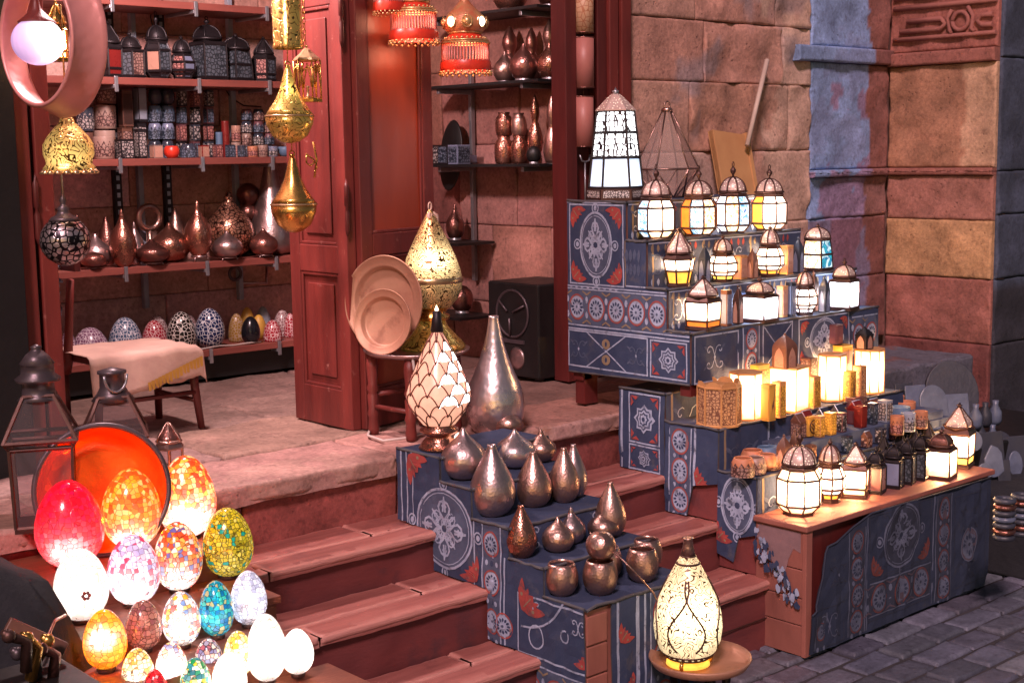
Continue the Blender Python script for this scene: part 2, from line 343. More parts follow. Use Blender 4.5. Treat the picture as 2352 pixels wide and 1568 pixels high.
# ------------------------------------------------------------------ the setting
def nz3(x,y,z,s): return noise.fractal(Vector((x*s,y*s,z*s)),.8,2.1,5)
def block(mb,o,u,v,nr,w,h,dep,colfn,cell=.03,amp=.006,edge=.012,m=0,jit=.004):
    """one dressed stone: a weathered front grid, rounded edges, sides running back by dep"""
    o,u,v,nr=Vector(o),Vector(u),Vector(v),Vector(nr)
    gap=.0012; base=len(mb.v); off=random.uniform(-jit,jit); sd=random.uniform(0,50)
    def gl(L):
        k=max(2,int((L-.05)/cell)); return [gap,gap+.005,gap+.013]+[.022+(L-.044)*i/k for i in range(k+1)]+[L-gap-.013,L-gap-.005,L-gap]
    ga,gb=gl(w),gl(h); nu,nv=len(ga)-1,len(gb)-1
    for bb in gb:
        for a in ga:
            p=o+u*a+v*bb
            n=nz3(p.x+sd,p.y,p.z,7); e=min(a,w-a,bb,h-bb)
            wd=.007+.010*max(0,nz3(p.x*1.7,p.y+sd,p.z,9))
            d=off+amp*n-edge*max(0,1-(e-gap)/wd)**2
            mb.v.append(p+nr*d); mb.vc.append(colfn(p,n))
    flip=u.cross(v).dot(nr)<0
    for j in range(nv):
        for i in range(nu):
            q=(base+j*(nu+1)+i,base+j*(nu+1)+i+1,base+(j+1)*(nu+1)+i+1,base+(j+1)*(nu+1)+i)
            mb.face(q[::-1] if flip else q,m,True)
    loop=[i for i in range(nu+1)]+[j*(nu+1)+nu for j in range(1,nv+1)]+[nv*(nu+1)+i for i in range(nu-1,-1,-1)]+[j*(nu+1) for j in range(nv-1,0,-1)]
    b2=len(mb.v)
    for k in loop: mb.v.append(mb.v[base+k]-nr*dep); mb.vc.append(mb.vc[base+k])
    L=len(loop)
    for k in range(L):
        q=(base+loop[k],b2+k,b2+(k+1)%L,base+loop[(k+1)%L]); mb.face(q[::-1] if flip else q,m,False)
def vary(c,a=.12):
    k=1+random.uniform(-a,a); return tuple(min(1,x*k*(1+random.uniform(-.05,.05))) for x in c)
def flat(c): return lambda p,n:tuple(x*(1+.12*n) for x in c)
def courses(mb,x0,x1,zs,mk,lens,palette,**kw):
    """lay courses; mk(a,z) gives the corner, u, v, normal are fixed by the caller"""
    for k in range(len(zs)-1):
        x=x0-random.uniform(0,lens[0]*.6) if k%2 else x0
        while x<x1-1e-6:
            L=random.uniform(*lens); a=max(x,x0); b=min(x+L,x1)
            if x1-b<.12: b=x1
            if b-a>.04: mk(mb,a,zs[k],b-a,zs[k+1]-zs[k],random.choice(palette))
            x=b if b>x0 else x+L
def struct(o): o['kind']='structure'; return o
ST=[(.52,.29,.235),(.55,.35,.29),(.56,.385,.34),(.50,.26,.20)]
BLUE_LIGHT=(.25,.37,.64); PLUM_LIGHT=(.30,.22,.36); ORG=(.52,.30,.15); PINK=(.66,.45,.35); DRED=(.2,.062,.055)
def mixc(a,b,f): return tuple(x*(1-f)+y*f for x,y in zip(a,b))
# ---- wall right of the doorway (faces the street)
w=MB()
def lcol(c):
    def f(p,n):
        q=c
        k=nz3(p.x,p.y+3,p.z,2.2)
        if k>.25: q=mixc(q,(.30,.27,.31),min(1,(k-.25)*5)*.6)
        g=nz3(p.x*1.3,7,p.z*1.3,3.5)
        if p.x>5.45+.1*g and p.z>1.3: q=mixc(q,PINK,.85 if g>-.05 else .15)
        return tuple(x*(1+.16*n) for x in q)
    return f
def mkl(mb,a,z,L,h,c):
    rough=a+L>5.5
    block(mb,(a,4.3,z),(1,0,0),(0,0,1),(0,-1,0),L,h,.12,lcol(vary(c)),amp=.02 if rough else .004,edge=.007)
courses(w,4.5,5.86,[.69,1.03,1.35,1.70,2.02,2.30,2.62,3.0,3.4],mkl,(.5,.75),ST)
def rcol(c):  # blue and plum light strip put into the stone colours
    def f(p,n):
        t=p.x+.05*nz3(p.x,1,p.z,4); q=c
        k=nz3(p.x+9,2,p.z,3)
        if t<6.36: q=mixc(BLUE_LIGHT,PLUM_LIGHT,1 if k<-.12 and p.z<2.1 else (.15 if k>.2 else 0))
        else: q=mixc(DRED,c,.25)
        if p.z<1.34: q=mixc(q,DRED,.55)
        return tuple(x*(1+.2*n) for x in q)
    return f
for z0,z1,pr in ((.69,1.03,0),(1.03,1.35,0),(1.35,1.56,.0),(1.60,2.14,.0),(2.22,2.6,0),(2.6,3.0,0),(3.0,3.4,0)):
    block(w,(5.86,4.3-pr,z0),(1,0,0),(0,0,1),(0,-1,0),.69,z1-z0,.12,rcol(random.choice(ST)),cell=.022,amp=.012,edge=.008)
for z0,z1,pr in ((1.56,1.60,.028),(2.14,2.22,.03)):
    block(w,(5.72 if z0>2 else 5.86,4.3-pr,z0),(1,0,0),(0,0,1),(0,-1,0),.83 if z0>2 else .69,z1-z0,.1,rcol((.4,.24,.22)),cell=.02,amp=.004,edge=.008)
tag(struct(w.build('stone_wall',M['stone'])),'rough red stone block wall with painted blue light right of the shop doorway','wall')
# ---- return wall coming toward the street, with carved panel
w=MB()
def fcol(c,split=None):
    def f(p,n):
        q=c
        if split:
            t=p.y+.03*nz3(2,p.y,p.z,6)
            q=mixc(split[1],split[2],0) if t>split[0] else split[2]
        k=nz3(1,p.y*2,p.z,2.5)
        return tuple(x*(1+.18*n+.12*k) for x in q)
    return f
for z0,z1,c,sp,pr in ((.0,.69,DRED,None,0),(.69,1.03,(.36,.14,.11),None,0),(1.03,1.33,ORG,None,0),(1.33,1.56,(.38,.17,.13),None,0),(1.60,2.13,ORG,(3.85,(.40,.20,.12),(.58,.36,.23)),0),(2.20,2.62,(.36,.13,.1),None,0),(2.62,3.4,(.42,.19,.14),None,0)):
    block(w,(6.55,4.3,z0),(0,-1,0),(0,0,1),(-1,0,0),.625,z1-z0,.12,fcol(c,sp),cell=.022,amp=.011,edge=.008)
for z0,z1,pr in ((1.56,1.60,.025),(2.13,2.20,.03)):
    block(w,(6.55-pr,4.3,z0),(0,-1,0),(0,0,1),(-1,0,0),.625,z1-z0,.1,fcol((.34,.13,.1)),cell=.02,amp=.004,edge=.008)
o=tag(struct(w.build('return_wall',M['stone'])),'orange brown stone pier with carved knot panel, right of the lantern display','wall')
c=MB()   # raised knot carving
def bar(pts,r): c.tube([(6.538,y,z) for y,z in pts],r,6)
bar([(4.23,2.31),(3.99,2.31),(3.965,2.335),(3.99,2.36),(4.19,2.36)],.014)
bar([(3.88+.045*math.cos(t),2.34+.045*math.sin(t)) for t in [2*PI*i/14 for i in range(15)]],.012)
bar([(3.93,2.40),(3.955,2.36),(3.94,2.30),(3.93,2.28)],.011); bar([(3.84,2.41),(3.81,2.36),(3.82,2.30),(3.80,2.28)],.011)
bar([(3.70,2.31),(3.76,2.31),(3.785,2.335),(3.76,2.36),(3.70,2.36)],.014)
bar([(4.27,2.27),(3.68,2.27)],.012); bar([(4.27,2.43),(3.68,2.43)],.014); bar([(4.27,2.48),(3.68,2.48)],.012); bar([(4.15,2.48),(4.15,2.62)],.012)
pm('carved',(.34,.13,.1),(.25,.09,.075),.8,0,7,bs=25,bstr=.6,bdist=.01)
c.build('knot_carving',M['carved'],o)
# ---- dark column at the far right, blue dusk light put into its colour
w=MB()
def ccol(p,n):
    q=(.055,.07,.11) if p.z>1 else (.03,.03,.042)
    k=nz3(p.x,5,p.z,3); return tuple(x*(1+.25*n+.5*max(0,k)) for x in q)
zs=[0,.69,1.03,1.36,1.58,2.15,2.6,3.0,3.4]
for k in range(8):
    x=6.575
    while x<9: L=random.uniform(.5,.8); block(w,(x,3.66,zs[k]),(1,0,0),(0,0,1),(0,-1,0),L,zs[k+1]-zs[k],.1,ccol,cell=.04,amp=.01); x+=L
tag(struct(w.build('dark_column',M['stone'])),'shadowed stone pier in painted blue dusk light at the right edge','wall')
# ---- stone ledge right of the display
w=MB(); lc=lambda p,n:tuple(x*(1+.2*n) for x in ((.12,.12,.155) if nz3(p.x,p.y,1,3)>-.2 else (.18,.09,.09)))
block(w,(4.92,3.56,0),(1,0,0),(0,0,1),(0,-1,0),1.28,.69,.1,lc,cell=.05,amp=.012)
block(w,(6.2,3.56,0),(0,1,0),(0,0,1),(1,0,0),.74,.69,.1,lc,cell=.05,amp=.012)
block(w,(4.92,3.56,.69),(1,0,0),(0,1,0),(0,0,1),1.28,.74,.1,lc,cell=.04,amp=.012)
struct(w.build('stone_ledge',M['stone']))
w=MB(); w.box(4.46,6.7,4.345,4.6,0,3.4); w.box(6.595,9,3.705,4.5,0,3.4); w.box(1.5,4.5,5.76,5.9,.7,3.2); w.box(4.40,4.5,4.4,5.9,.7,3.2); w.box(4.95,6.17,3.6,4.3,0,.65)
pm('mortar',(.20,.11,.09),(.13,.07,.06),.9,0,9,bs=60,bstr=.4); struct(w.build('wall_core',M['mortar']))
# ---- inside walls of the shop
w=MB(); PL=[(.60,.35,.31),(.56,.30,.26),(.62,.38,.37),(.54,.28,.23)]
def mkb(mb,a,z,L,h,c): block(mb,(a,5.72,z),(1,0,0),(0,0,1),(0,-1,0),L,h,.08,flat(vary(c)),cell=.06,amp=.004,edge=.003)
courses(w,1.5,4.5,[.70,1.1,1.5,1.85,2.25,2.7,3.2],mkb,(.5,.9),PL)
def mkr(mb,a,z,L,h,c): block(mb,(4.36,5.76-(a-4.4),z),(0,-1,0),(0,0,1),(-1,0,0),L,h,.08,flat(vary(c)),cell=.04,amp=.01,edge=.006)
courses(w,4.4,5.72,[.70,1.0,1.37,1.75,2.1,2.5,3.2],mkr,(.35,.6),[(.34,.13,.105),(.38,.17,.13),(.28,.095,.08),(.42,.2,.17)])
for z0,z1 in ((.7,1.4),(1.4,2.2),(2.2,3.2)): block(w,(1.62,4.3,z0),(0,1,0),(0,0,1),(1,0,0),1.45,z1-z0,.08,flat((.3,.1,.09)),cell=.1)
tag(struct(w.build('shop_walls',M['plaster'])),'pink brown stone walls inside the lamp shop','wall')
w=MB(); w.box(1.5,4.5,4.5,5.9,3.2,3.3); struct(w.build('shop_ceiling',M['red_wood_dark']))
# ---- dark facade left of the doorway
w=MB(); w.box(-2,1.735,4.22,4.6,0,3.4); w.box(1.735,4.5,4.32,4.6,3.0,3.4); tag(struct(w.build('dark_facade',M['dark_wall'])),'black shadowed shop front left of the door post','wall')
# ---- ground and paving
w=MB(); w.box(-40,50,-40,60,-.3,-.012); struct(w.build('ground',M['ground_earth']))
w=MB()
ang=.0
y=.9; row=0
while y<2.92:
    d=.115+random.uniform(-.008,.008); x=1.9-random.uniform(0,.2); row+=1
    while x<6.9:
        L=random.uniform(.17,.27); warm=max(0,min(1,(3.6-x)/1.0))
        c=vary(mixc((.12,.125,.165),(.19,.11,.11),warm*.8),.3)
        z=random.uniform(-.006,.004)
        block(w,(x,y,z),(1,0,0),(0,1,0),(0,0,1),L-.012,d-.012,.03,flat(c),cell=.03,amp=.006,edge=.012,jit=.001)
        x+=L
    y+=d
struct(w.build('cobble_paving',M['paver']))
# ---- stone landing and interior floor
w=MB()
def sc(): return flat(vary(random.choice([(.45,.265,.22),(.49,.31,.26),(.41,.23,.19)]),.12))
x=.9
while x<4.9:
    L=random.uniform(.42,.8)
    block(w,(x,3.63,.660),(1,0,0),(0,0,1),(0,-1,0),L-.006,.062,.2,sc(),cell=.015,amp=.013,edge=.012)
    block(w,(x,3.632,.722),(1,0,0),(0,1,0),(0,0,1),L-.006,.374,.05,sc(),cell=.03,amp=.006,edge=.014,jit=.003)
    x+=L
y=4.012
while y<5.7:
    x=.9+random.uniform(-.4,0); D=random.uniform(.38,.55)
    while x<4.5:
        L=random.uniform(.5,1.1); block(w,(x,y,.722),(1,0,0),(0,1,0),(0,0,1),L-.006,D-.006,.05,flat(vary(random.choice([(.31,.195,.165),(.28,.17,.14),(.34,.215,.18)]),.12)),cell=.035,amp=.008,edge=.012,jit=.003); x+=L
    y+=D
w2=w; struct(w.build('landing',M['slab']))
w=MB(); x=.9
while x<4.2:
    L=random.uniform(.5,.7); block(w,(x,3.655,.50),(1,0,0),(0,0,1),(0,-1,0),L,.165,.1,flat(vary((.27,.075,.068),.15)),cell=.03,amp=.008,edge=.01); x+=L
w.box(.9,4.9,3.75,5.7,0,.70)
for k in range(len(w.v)-len(w.vc)): w.vc.append((.2,.07,.06))
struct(w.build('landing_riser',M['slab']))
# ---- the three steps: each two worn tread boards over a riser
def wood(p,n): return (1,1,1)
def worn(mb,x0,x1,y0,y1,z0,z1,amp=.004):
    block(mb,(x0,y0,z0),(1,0,0),(0,0,1),(0,-1,0),x1-x0,z1-z0,.05,wood,cell=.02,amp=amp*.7,edge=.006,jit=0)
    block(mb,(x0,y0+.0015,z1-.0005),(1,0,0),(0,1,0),(0,0,1),x1-x0,y1-y0-.0015,.02,wood,cell=.02,amp=amp,edge=.008,jit=0)
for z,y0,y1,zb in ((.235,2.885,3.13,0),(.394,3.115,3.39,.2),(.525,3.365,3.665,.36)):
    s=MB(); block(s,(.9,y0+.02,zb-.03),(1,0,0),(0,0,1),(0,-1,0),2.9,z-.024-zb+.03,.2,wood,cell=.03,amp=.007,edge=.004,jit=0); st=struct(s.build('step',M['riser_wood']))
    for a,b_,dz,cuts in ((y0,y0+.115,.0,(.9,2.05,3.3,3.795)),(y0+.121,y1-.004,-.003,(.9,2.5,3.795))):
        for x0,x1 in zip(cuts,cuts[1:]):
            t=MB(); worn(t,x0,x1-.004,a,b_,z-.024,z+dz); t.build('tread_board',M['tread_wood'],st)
    t=MB()
    if z<.3:
        t.box(.9,3.79,y0+.0125,y0+.0145,.10,.104)
        for xx in (2.2,2.42,2.9,3.3): t.box(xx,xx+.003,y0+.0125,y0+.0145,.0,.10)
        t.build('riser_joint',M['iron_brown'],st)
# ------------------------------------------------------------------ joinery
def plank(name,x0,x1,y0,y1,z0,z1,mat,parent=None,bev=.004): b=MB(); b.box(x0,x1,y0,y1,z0,z1); return b.build(name,M[mat],parent,bevel=bev)
# left door post: two stiles with a hinge between
t=thing('door_post','tall red wooden door post with hinge pins at the left of the shop','door post',(1.745,4.25,.725))
for a,b in ((0,.045),(.06,.115)):
    plank('stile',a,b,0,.06,0,2.5,'red_wood',t); 
plank('rebate',.04,.065,.03,.07,0,2.5,'dark_wall',t)
for z in (.72,1.75):
    h=MB(); h.lathe([(.004,0),(.009,.02),(.009,.09),(.004,.11),(.009,.115),(.009,.19),(.004,.2),(0,.225)],10,M=Matrix.Translation((.052,-.006,z))); h.build('hinge_pin',M['red_wood_dark'],t)
def leaf(name,label,w,mat,loc,rot,panels,pmat,flip=1):
    """a panelled leaf in its own x-z plane; -y is the seen side"""
    t=thing(name,label,'door',loc,rot)
    z=[0]+[e for p in panels for e in p]+[2.45]
    st=.062
    plank('stile',0,st,-.02,.02,0,2.45,mat,t); plank('stile',w-st,w,-.02,.02,0,2.45,mat,t)
    for a,b in zip(z[0::2],z[1::2]): plank('rail',st+.0005,w-st-.0005,-.0185,.0185,a,b,mat,t)
    for a,b in panels:
        q=plank('panel',st,w-st,-.006,.008,a,b,pmat,t,.0)
        m=MB(); e=.012
        for i in (0,1):
            k=st+.0005 if i==0 else w-st-.0005-e
            m.box(k,k+e,-.0155,-.0062,a+.0005,b-.0005)
        m.box(st+e+.001,w-st-e-.001,-.0155,-.0062,a+.0005,a+e); m.box(st+e+.001,w-st-e-.001,-.0155,-.0062,b-e,b-.0005)
        m.build('moulding',M[mat],q,bevel=.003)
        if pmat!='orange_wood':
            r=MB(); r.box(st+.04,w-st-.04,-.013,-.0062,a+.04,b-.04); r.build('raised_field',M[pmat],q,bevel=.006)
    return t
L1=leaf('door_leaf','dark red panelled door leaf standing open behind the hanging brass lamps',.37,'red_wood',(2.85,4.42,.728),-PI/2,[(.14,.56),(.66,1.5),(1.6,2.35)],'red_wood')
L2=leaf('door_leaf','orange red folding door leaf behind the big brass lamp and trays',.43,'red_wood',(2.875,4.05,.728),.25,[(.14,.62),(.70,1.6),(1.7,2.35)],'orange_wood')
for z in (.7,1.35,2.0):
    h=MB(); h.lathe([(.004,0),(.009,.02),(.009,.08),(.004,.1),(.009,.105),(.009,.17),(0,.2)],10,M=Matrix.Translation((.385,-.026,z))); h.build('hinge_pin',M['red_wood_dark'],L1)
t=thing('door_frame','red door jamb with recess holding three small drum shades','door frame',(4.12,4.27,.725))
plank('jamb',0,.065,0,.09,0,2.5,'red_wood_dark',t); plank('back_board',.065,.24,.06,.09,0,2.5,'red_wood_dark',t); plank('jamb',.19,.245,.0,.058,0,2.5,'red_wood_dark',t)
plank('stile',.25,.305,-.015,.05,0,2.5,'red_wood',t); plank('stile',.325,.385,-.015,.05,0,2.5,'red_wood',t); plank('rebate',.3,.33,.02,.06,0,2.5,'dark_wall',t)
h=MB(); hx,hz=.105,.94
h.tube([(hx-.03,-.004,hz+.03),(hx-.022,-.006,hz+.005),(hx,-.006,hz),(hx+.022,-.006,hz+.005),(hx+.03,-.004,hz+.03)],.004); h.tube([(hx,-.004,hz),(hx,-.004,hz-.22)],.004); h.build('coat_hook',M['steel'],t)
# ---- shop shelves
for z,lab,x1 in ((2.36,'top red shelf board at the upper edge inside the shop',4.05),(2.04,'red shelf board under the dark lanterns',4.05),(1.708,'red shelf board under the candle cups and boxes',4.05),(1.26,'red shelf board under the copper vases',4.05),(.875,'lowest red shelf board under the mosaic domes',4.05)):
    t=thing('wall_shelf',lab,'shelf',(1.7,5.40,z),group='shelves on the shop back wall')
    b=MB(); b.box(0,x1-1.7,0,.28,-.03,0); b.build('board',M['shelf_wood'],t,bevel=.003)
    for x in (.95,1.33,1.68):
        b=MB(); b.box(x-.01,x+.01,-.004,.25,-.045,-.0305); b.box(x-.008,x+.008,-.012,-.003,-.06,.004); b.build('bracket',M['steel'],t,bevel=.002)
for x,lab in ((2.78,'left black slotted shelf rail on the shop back wall'),(3.02,'right black slotted shelf rail on the shop back wall')):
    t=thing('shelf_rail',lab,'shelf rail',(x,5.69,.74),group='slotted shelf rails'); b=MB(); b.box(-.018,.018,0,.025,.55,2.2); b.build('channel',M['iron'],t)
    b=MB()
    for k in range(44): b.box(-.007,.007,-.003,-.0005,.58+k*.037,.58+k*.037+.02)
    b.build('slots',M['steel'],t)
for x,lab in ((2.42,'left thin pale conduit strip on the shop back wall'),(2.88,'pale conduit strip between the two slotted rails'),(3.36,'right thin pale conduit strip on the shop back wall')):
    b=MB(); b.box(x-.012,x+.012,5.67,5.70,1.05,2.6); tag(b.build('conduit',M['soapstone'],bevel=.003),lab,'conduit','conduit strips on the back wall')
t=MB(); t.box(1.7,4.1,5.45,5.66,.74,.84); tag(t.build('plinth_box',M['black_plastic']),'black box filling the space under the lowest shelf','box')
# ------------------------------------------------------------------ printed tent cloth
def clip(sub,win):
    out=list(sub); L=len(win)
    for i in range(L):
        a,b=win[i],win[(i+1)%L]; ex,ey=b[0]-a[0],b[1]-a[1]; src=out; out=[]
        if not src: return []
        side=lambda p: ex*(p[1]-a[1])-ey*(p[0]-a[0])
        for k in range(len(src)):
            p,q=src[k],src[(k+1)%len(src)]; sp,sq=side(p),side(q)
            if sp>=0: out.append(p)
            if (sp>=0)!=(sq>=0):
                t=sp/(sp-sq); out.append((p[0]+t*(q[0]-p[0]),p[1]+t*(q[1]-p[1])))
    return out
NAVY,GREY,WHITE,RED,TAN,PINKC,EDGE=range(7)
CLOTH=['navy','navy_grey','cloth_grey','cloth_red','cloth_tan','cloth_pink','cloth_edge']
class Motif:
    def __init__(s): s.p=[]; s.layer=0
    def poly(s,pts,c,lay):
        a=sum(pts[i][0]*pts[(i+1)%len(pts)][1]-pts[(i+1)%len(pts)][0]*pts[i][1] for i in range(len(pts)))
        if a<0: pts=pts[::-1]
        xs=[p[0] for p in pts]; ys=[p[1] for p in pts]; s.p.append((pts,c,lay,min(xs),max(xs),min(ys),max(ys)))
    def rect(s,x0,y0,x1,y1,c,lay=1): s.poly([(x0,y0),(x1,y0),(x1,y1),(x0,y1)],c,lay)
    def ell(s,cx,cy,rx,ry,c,lay,n=20): s.poly([(cx+rx*math.cos(2*PI*i/n),cy+ry*math.sin(2*PI*i/n)) for i in range(n)],c,lay)
    def stroke(s,pts,w,c,lay):
        for i in range(len(pts)-1):
            (x0,y0),(x1,y1)=pts[i],pts[i+1]; l=math.hypot(x1-x0,y1-y0)
            if l<1e-6: continue
            nx,ny=-(y1-y0)/l*w/2,(x1-x0)/l*w/2; ex,ey=(x1-x0)/l*w*.3,(y1-y0)/l*w*.3
            s.poly([(x0+nx-ex,y0+ny-ey),(x0-nx-ex,y0-ny-ey),(x1-nx+ex,y1-ny+ey),(x1+nx+ex,y1+ny+ey)],c,lay)
    def ring(s,cx,cy,rx,ry,w,c,lay,n=28): s.stroke([(cx+rx*math.cos(2*PI*i/n),cy+ry*math.sin(2*PI*i/n)) for i in range(n+1)],w,c,lay)
    def petal(s,cx,cy,a,l,w,c,lay):
        ca,sa=math.cos(a),math.sin(a)
        s.poly([(cx+ca*x-sa*y,cy+sa*x+ca*y) for x,y in ((0,0),(l*.3,w*.4),(l*.6,w*.5),(l*.85,w*.25),(l,0),(l*.85,-w*.25),(l*.6,-w*.5),(l*.3,-w*.4))],c,lay)
    def arm(s,cx,cy,a,l,w,c,lay,k=1):
        ca,sa=math.cos(a),math.sin(a); T=lambda x,y:(cx+(ca*x-sa*y)*k,cy+sa*x+ca*y)
        for sg in (1,-1):
            s.stroke([T(l*x,l*y*sg) for x,y in ((.12,.02),(.35,.06),(.5,.2),(.66,.26),(.82,.17),(.86,.06),(.76,.03),(.7,.09))],w,c,lay)
            s.stroke([T(l*x,l*y*sg) for x,y in ((.55,.05),(.8,.03),(1.0,.0))],w,c,lay)
            s.stroke([T(l*x,l*y*sg) for x,y in ((.3,.04),(.34,.2),(.28,.32),(.2,.28),(.24,.22))],w*.8,c,lay)
    def medallion(s,cx,cy,rx,ry):
        k=rx/ry
        s.ell(cx,cy,rx,ry,GREY,2,28); s.ring(cx,cy,rx,ry,.008,WHITE,3); s.ring(cx,cy,rx*.9,ry*.9,.003,WHITE,3)
        for i in range(4): s.arm(cx,cy,PI/2*i,ry*.8,.0075,WHITE,4,k); 
        for i in range(4):
            s.arm(cx,cy,PI/2*i+PI/4,ry*.6,.005,WHITE,4,k)
        s.ell(cx,cy,.012,.012,NAVY,5,8)
        for dx,dy in ((0,1.13),(0,-1.13),(1.2,0),(-1.2,0)):
            s.ring(cx+dx*rx,cy+dy*ry,.016,.018,.005,WHITE,3,14); s.ell(cx+dx*rx,cy+dy*ry,.008,.01,WHITE,3,10)
    def corner(s,cx,cy,sx,sy,z):
        a=math.atan2(sy,sx)
        for da,l,w in ((-.72,1,.34),(.72,1,.34),(0,.72,.5),(-.36,.8,.25),(.36,.8,.25)): s.petal(cx,cy,a+da,z*l,z*w,RED,3)
        s.stroke([(cx+sx*z*.12,cy+sy*z*.12),(cx+sx*z*.4,cy+sy*z*.4)],.004,TAN,4)
        for da in (-.72,.72):
            x,y=cx+math.cos(a+da)*z*.5,cy+math.sin(a+da)*z*.5; s.ell(x,y,z*.06,z*.06,TAN,4,8)
    def flower(s,cx,cy,r,dark=False):
        s.ell(cx,cy,r*1.12,r*1.3,PINKC,2,18); s.ring(cx,cy,r*1.12,r*1.3,.004,WHITE if dark else RED,3,18); s.ell(cx,cy,r*.98,r*1.12,WHITE,3,18)
        for i in range(12): s.petal(cx+r*.42*math.cos(PI*i/6),cy+r*.42*math.sin(PI*i/6),PI*i/6,r*.46,r*.26,NAVY,4)
        s.ell(cx,cy,r*.36,r*.36,WHITE,5,10); s.ell(cx,cy,r*.15,r*.15,GREY,6,8)
    def star(s,cx,cy,r):
        for k,(q,c) in enumerate(((1,WHITE),(.82,GREY),(.66,WHITE),(.5,NAVY),(.36,WHITE),(.18,NAVY))):
            for b in (0,PI/4): s.poly([(cx+r*q*math.cos(b+PI/2*i),cy+r*q*math.sin(b+PI/2*i)) for i in range(4)],c,3+k)
    def band(s,u0,u1,v0,v1,n):
        s.rect(u0,v0,u1,v1,WHITE if 0 else GREY,1); h=v1-v0; L=(u1-u0)/n
        s.rect(u0,v0,u1,v0+.005,WHITE,2); s.rect(u0,v1-.005,u1,v1,WHITE,2)
        for i in range(n):
            s.flower(u0+L*(i+.5),(v0+v1)/2,min(h*.33,L*.36))
            for sg,b in ((1,v1),(-1,v0)):
                x=u0+L*i; s.stroke([(x-L*.2,b-sg*h*.08),(x,b-sg*h*.16),(x+L*.2,b-sg*h*.08)],.006,TAN,3); s.ell(x,b-sg*h*.3,.008,.014,WHITE,3,8)
    def vband(s,u0,u1,v0,v1,n):
        s.rect(u0,v0,u1,v1,GREY,1); w=u1-u0; L=(v1-v0)/n
        s.rect(u0,v0,u0+.005,v1,WHITE,2); s.rect(u1-.005,v0,u1,v1,WHITE,2)
        for i in range(n):
            s.flower((u0+u1)/2,v0+L*(i+.5),min(w*.33,L*.33))
            for q in (.25,.5,.75): s.ell(u0+w*q,v0+L*i,.007,.009,NAVY if q==.5 else WHITE,3,8)
    def frame(s,u0,v0,u1,v1,w=.006,c=WHITE): 
        s.rect(u0,v0,u1,v0+w,c,2); s.rect(u0,v1-w,u1,v1,c,2); s.rect(u0,v0+w,u0+w,v1-w,c,2); s.rect(u1-w,v0+w,u1,v1-w,c,2)
    def panel(s,u0,v0,u1,v1,rx,ry,red=.06):
        s.frame(u0,v0,u1,v1); s.medallion((u0+u1)/2,(v0+v1)/2,rx,ry); g=.018
        for sx in (1,-1):
            for sy in (1,-1): s.corner(u0+g if sx>0 else u1-g,v0+g if sy>0 else v1-g,sx,sy,red)
    def starbox(s,u0,v0,u1,v1):
        s.frame(u0,v0,u1,v1); g=.012; r=min(u1-u0,v1-v0)*.34; s.star((u0+u1)/2,(v0+v1)/2,r)
        for sx in (1,-1):
            for sy in (1,-1):
                cx,cy=(u0+g if sx>0 else u1-g),(v0+g if sy>0 else v1-g); k=r*.75
                s.poly([(cx,cy),(cx+sx*k,cy),(cx+sx*k*.6,cy+sy*k*.35)],RED,3); s.poly([(cx,cy),(cx,cy+sy*k),(cx+sx*k*.35,cy+sy*k*.6)],RED,3)
    def script(s,cx,cy,w,h,seed):
        """mirrored arabesque scrolls"""
        k=min(w,h*1.3)/2
        for sx in (1,-1):
            for sy in (1,-1):
                sp=[(cx+sx*k*(.48+(.34-.045*q)*math.cos(2.6-q*.75)),cy+sy*k*(.38+(.30-.04*q)*math.sin(2.6-q*.75))) for q in range(8)]
                s.stroke([(cx,cy+sy*k*.1)]+sp,.0038,GREY if seed%2 else WHITE,2)
                s.petal(cx+sx*k*.55,cy+sy*k*.40,.6*sx*sy if sx>0 else PI+.6*sx*sy,k*.5,k*.16,GREY,2)
        s.ell(cx,cy,k*.09,k*.12,WHITE,3,8)
def cloth(mb,fn,nf,outline,mo,cell=.035,th=.004,back=True):
    """fn(u,v)->point on the cloth; nf = outward normal"""
    us=[p[0] for p in outline]; vs=[p[1] for p in outline]; u0,u1,v0,v1=min(us),max(us),min(vs),max(vs)
    nu=max(1,round((u1-u0)/cell)); nv=max(1,round((v1-v0)/cell)); du=(u1-u0)/nu; dv=(v1-v0)/nv; nf=Vector(nf)
    for i in range(nu):
        for j in range(nv):
            a,b=u0+i*du,v0+j*dv; win=[(a,b),(a+du,b),(a+du,b+dv),(a,b+dv)]
            pc=clip(outline,win)
            if len(pc)<3: continue
            mb.poly([fn(*p) for p in pc],NAVY)
            if back: mb.poly([Vector(fn(*p))-nf*th for p in pc][::-1],EDGE)
            for pts,c,lay,x0,x1,y0,y1 in mo.p:
                if x1<=a or x0>=a+du or y1<=b or y0>=b+dv: continue
                q=clip(pc,pts)
                if len(q)>=3: mb.poly([Vector(fn(*p))+nf*(.0006*lay) for p in q],c)
def cmats(): return [M[x] for x in CLOTH]
def strip(mb,pts,r=.004,c=EDGE): mb.tube(pts,r,5,c)
def wob(u,v,s,a): return 1.7*a*(noise.noise(Vector((u*s,v*s*.35,s)))+.35*noise.noise(Vector((u*s*2.3,v*s*1.9,s+4))))
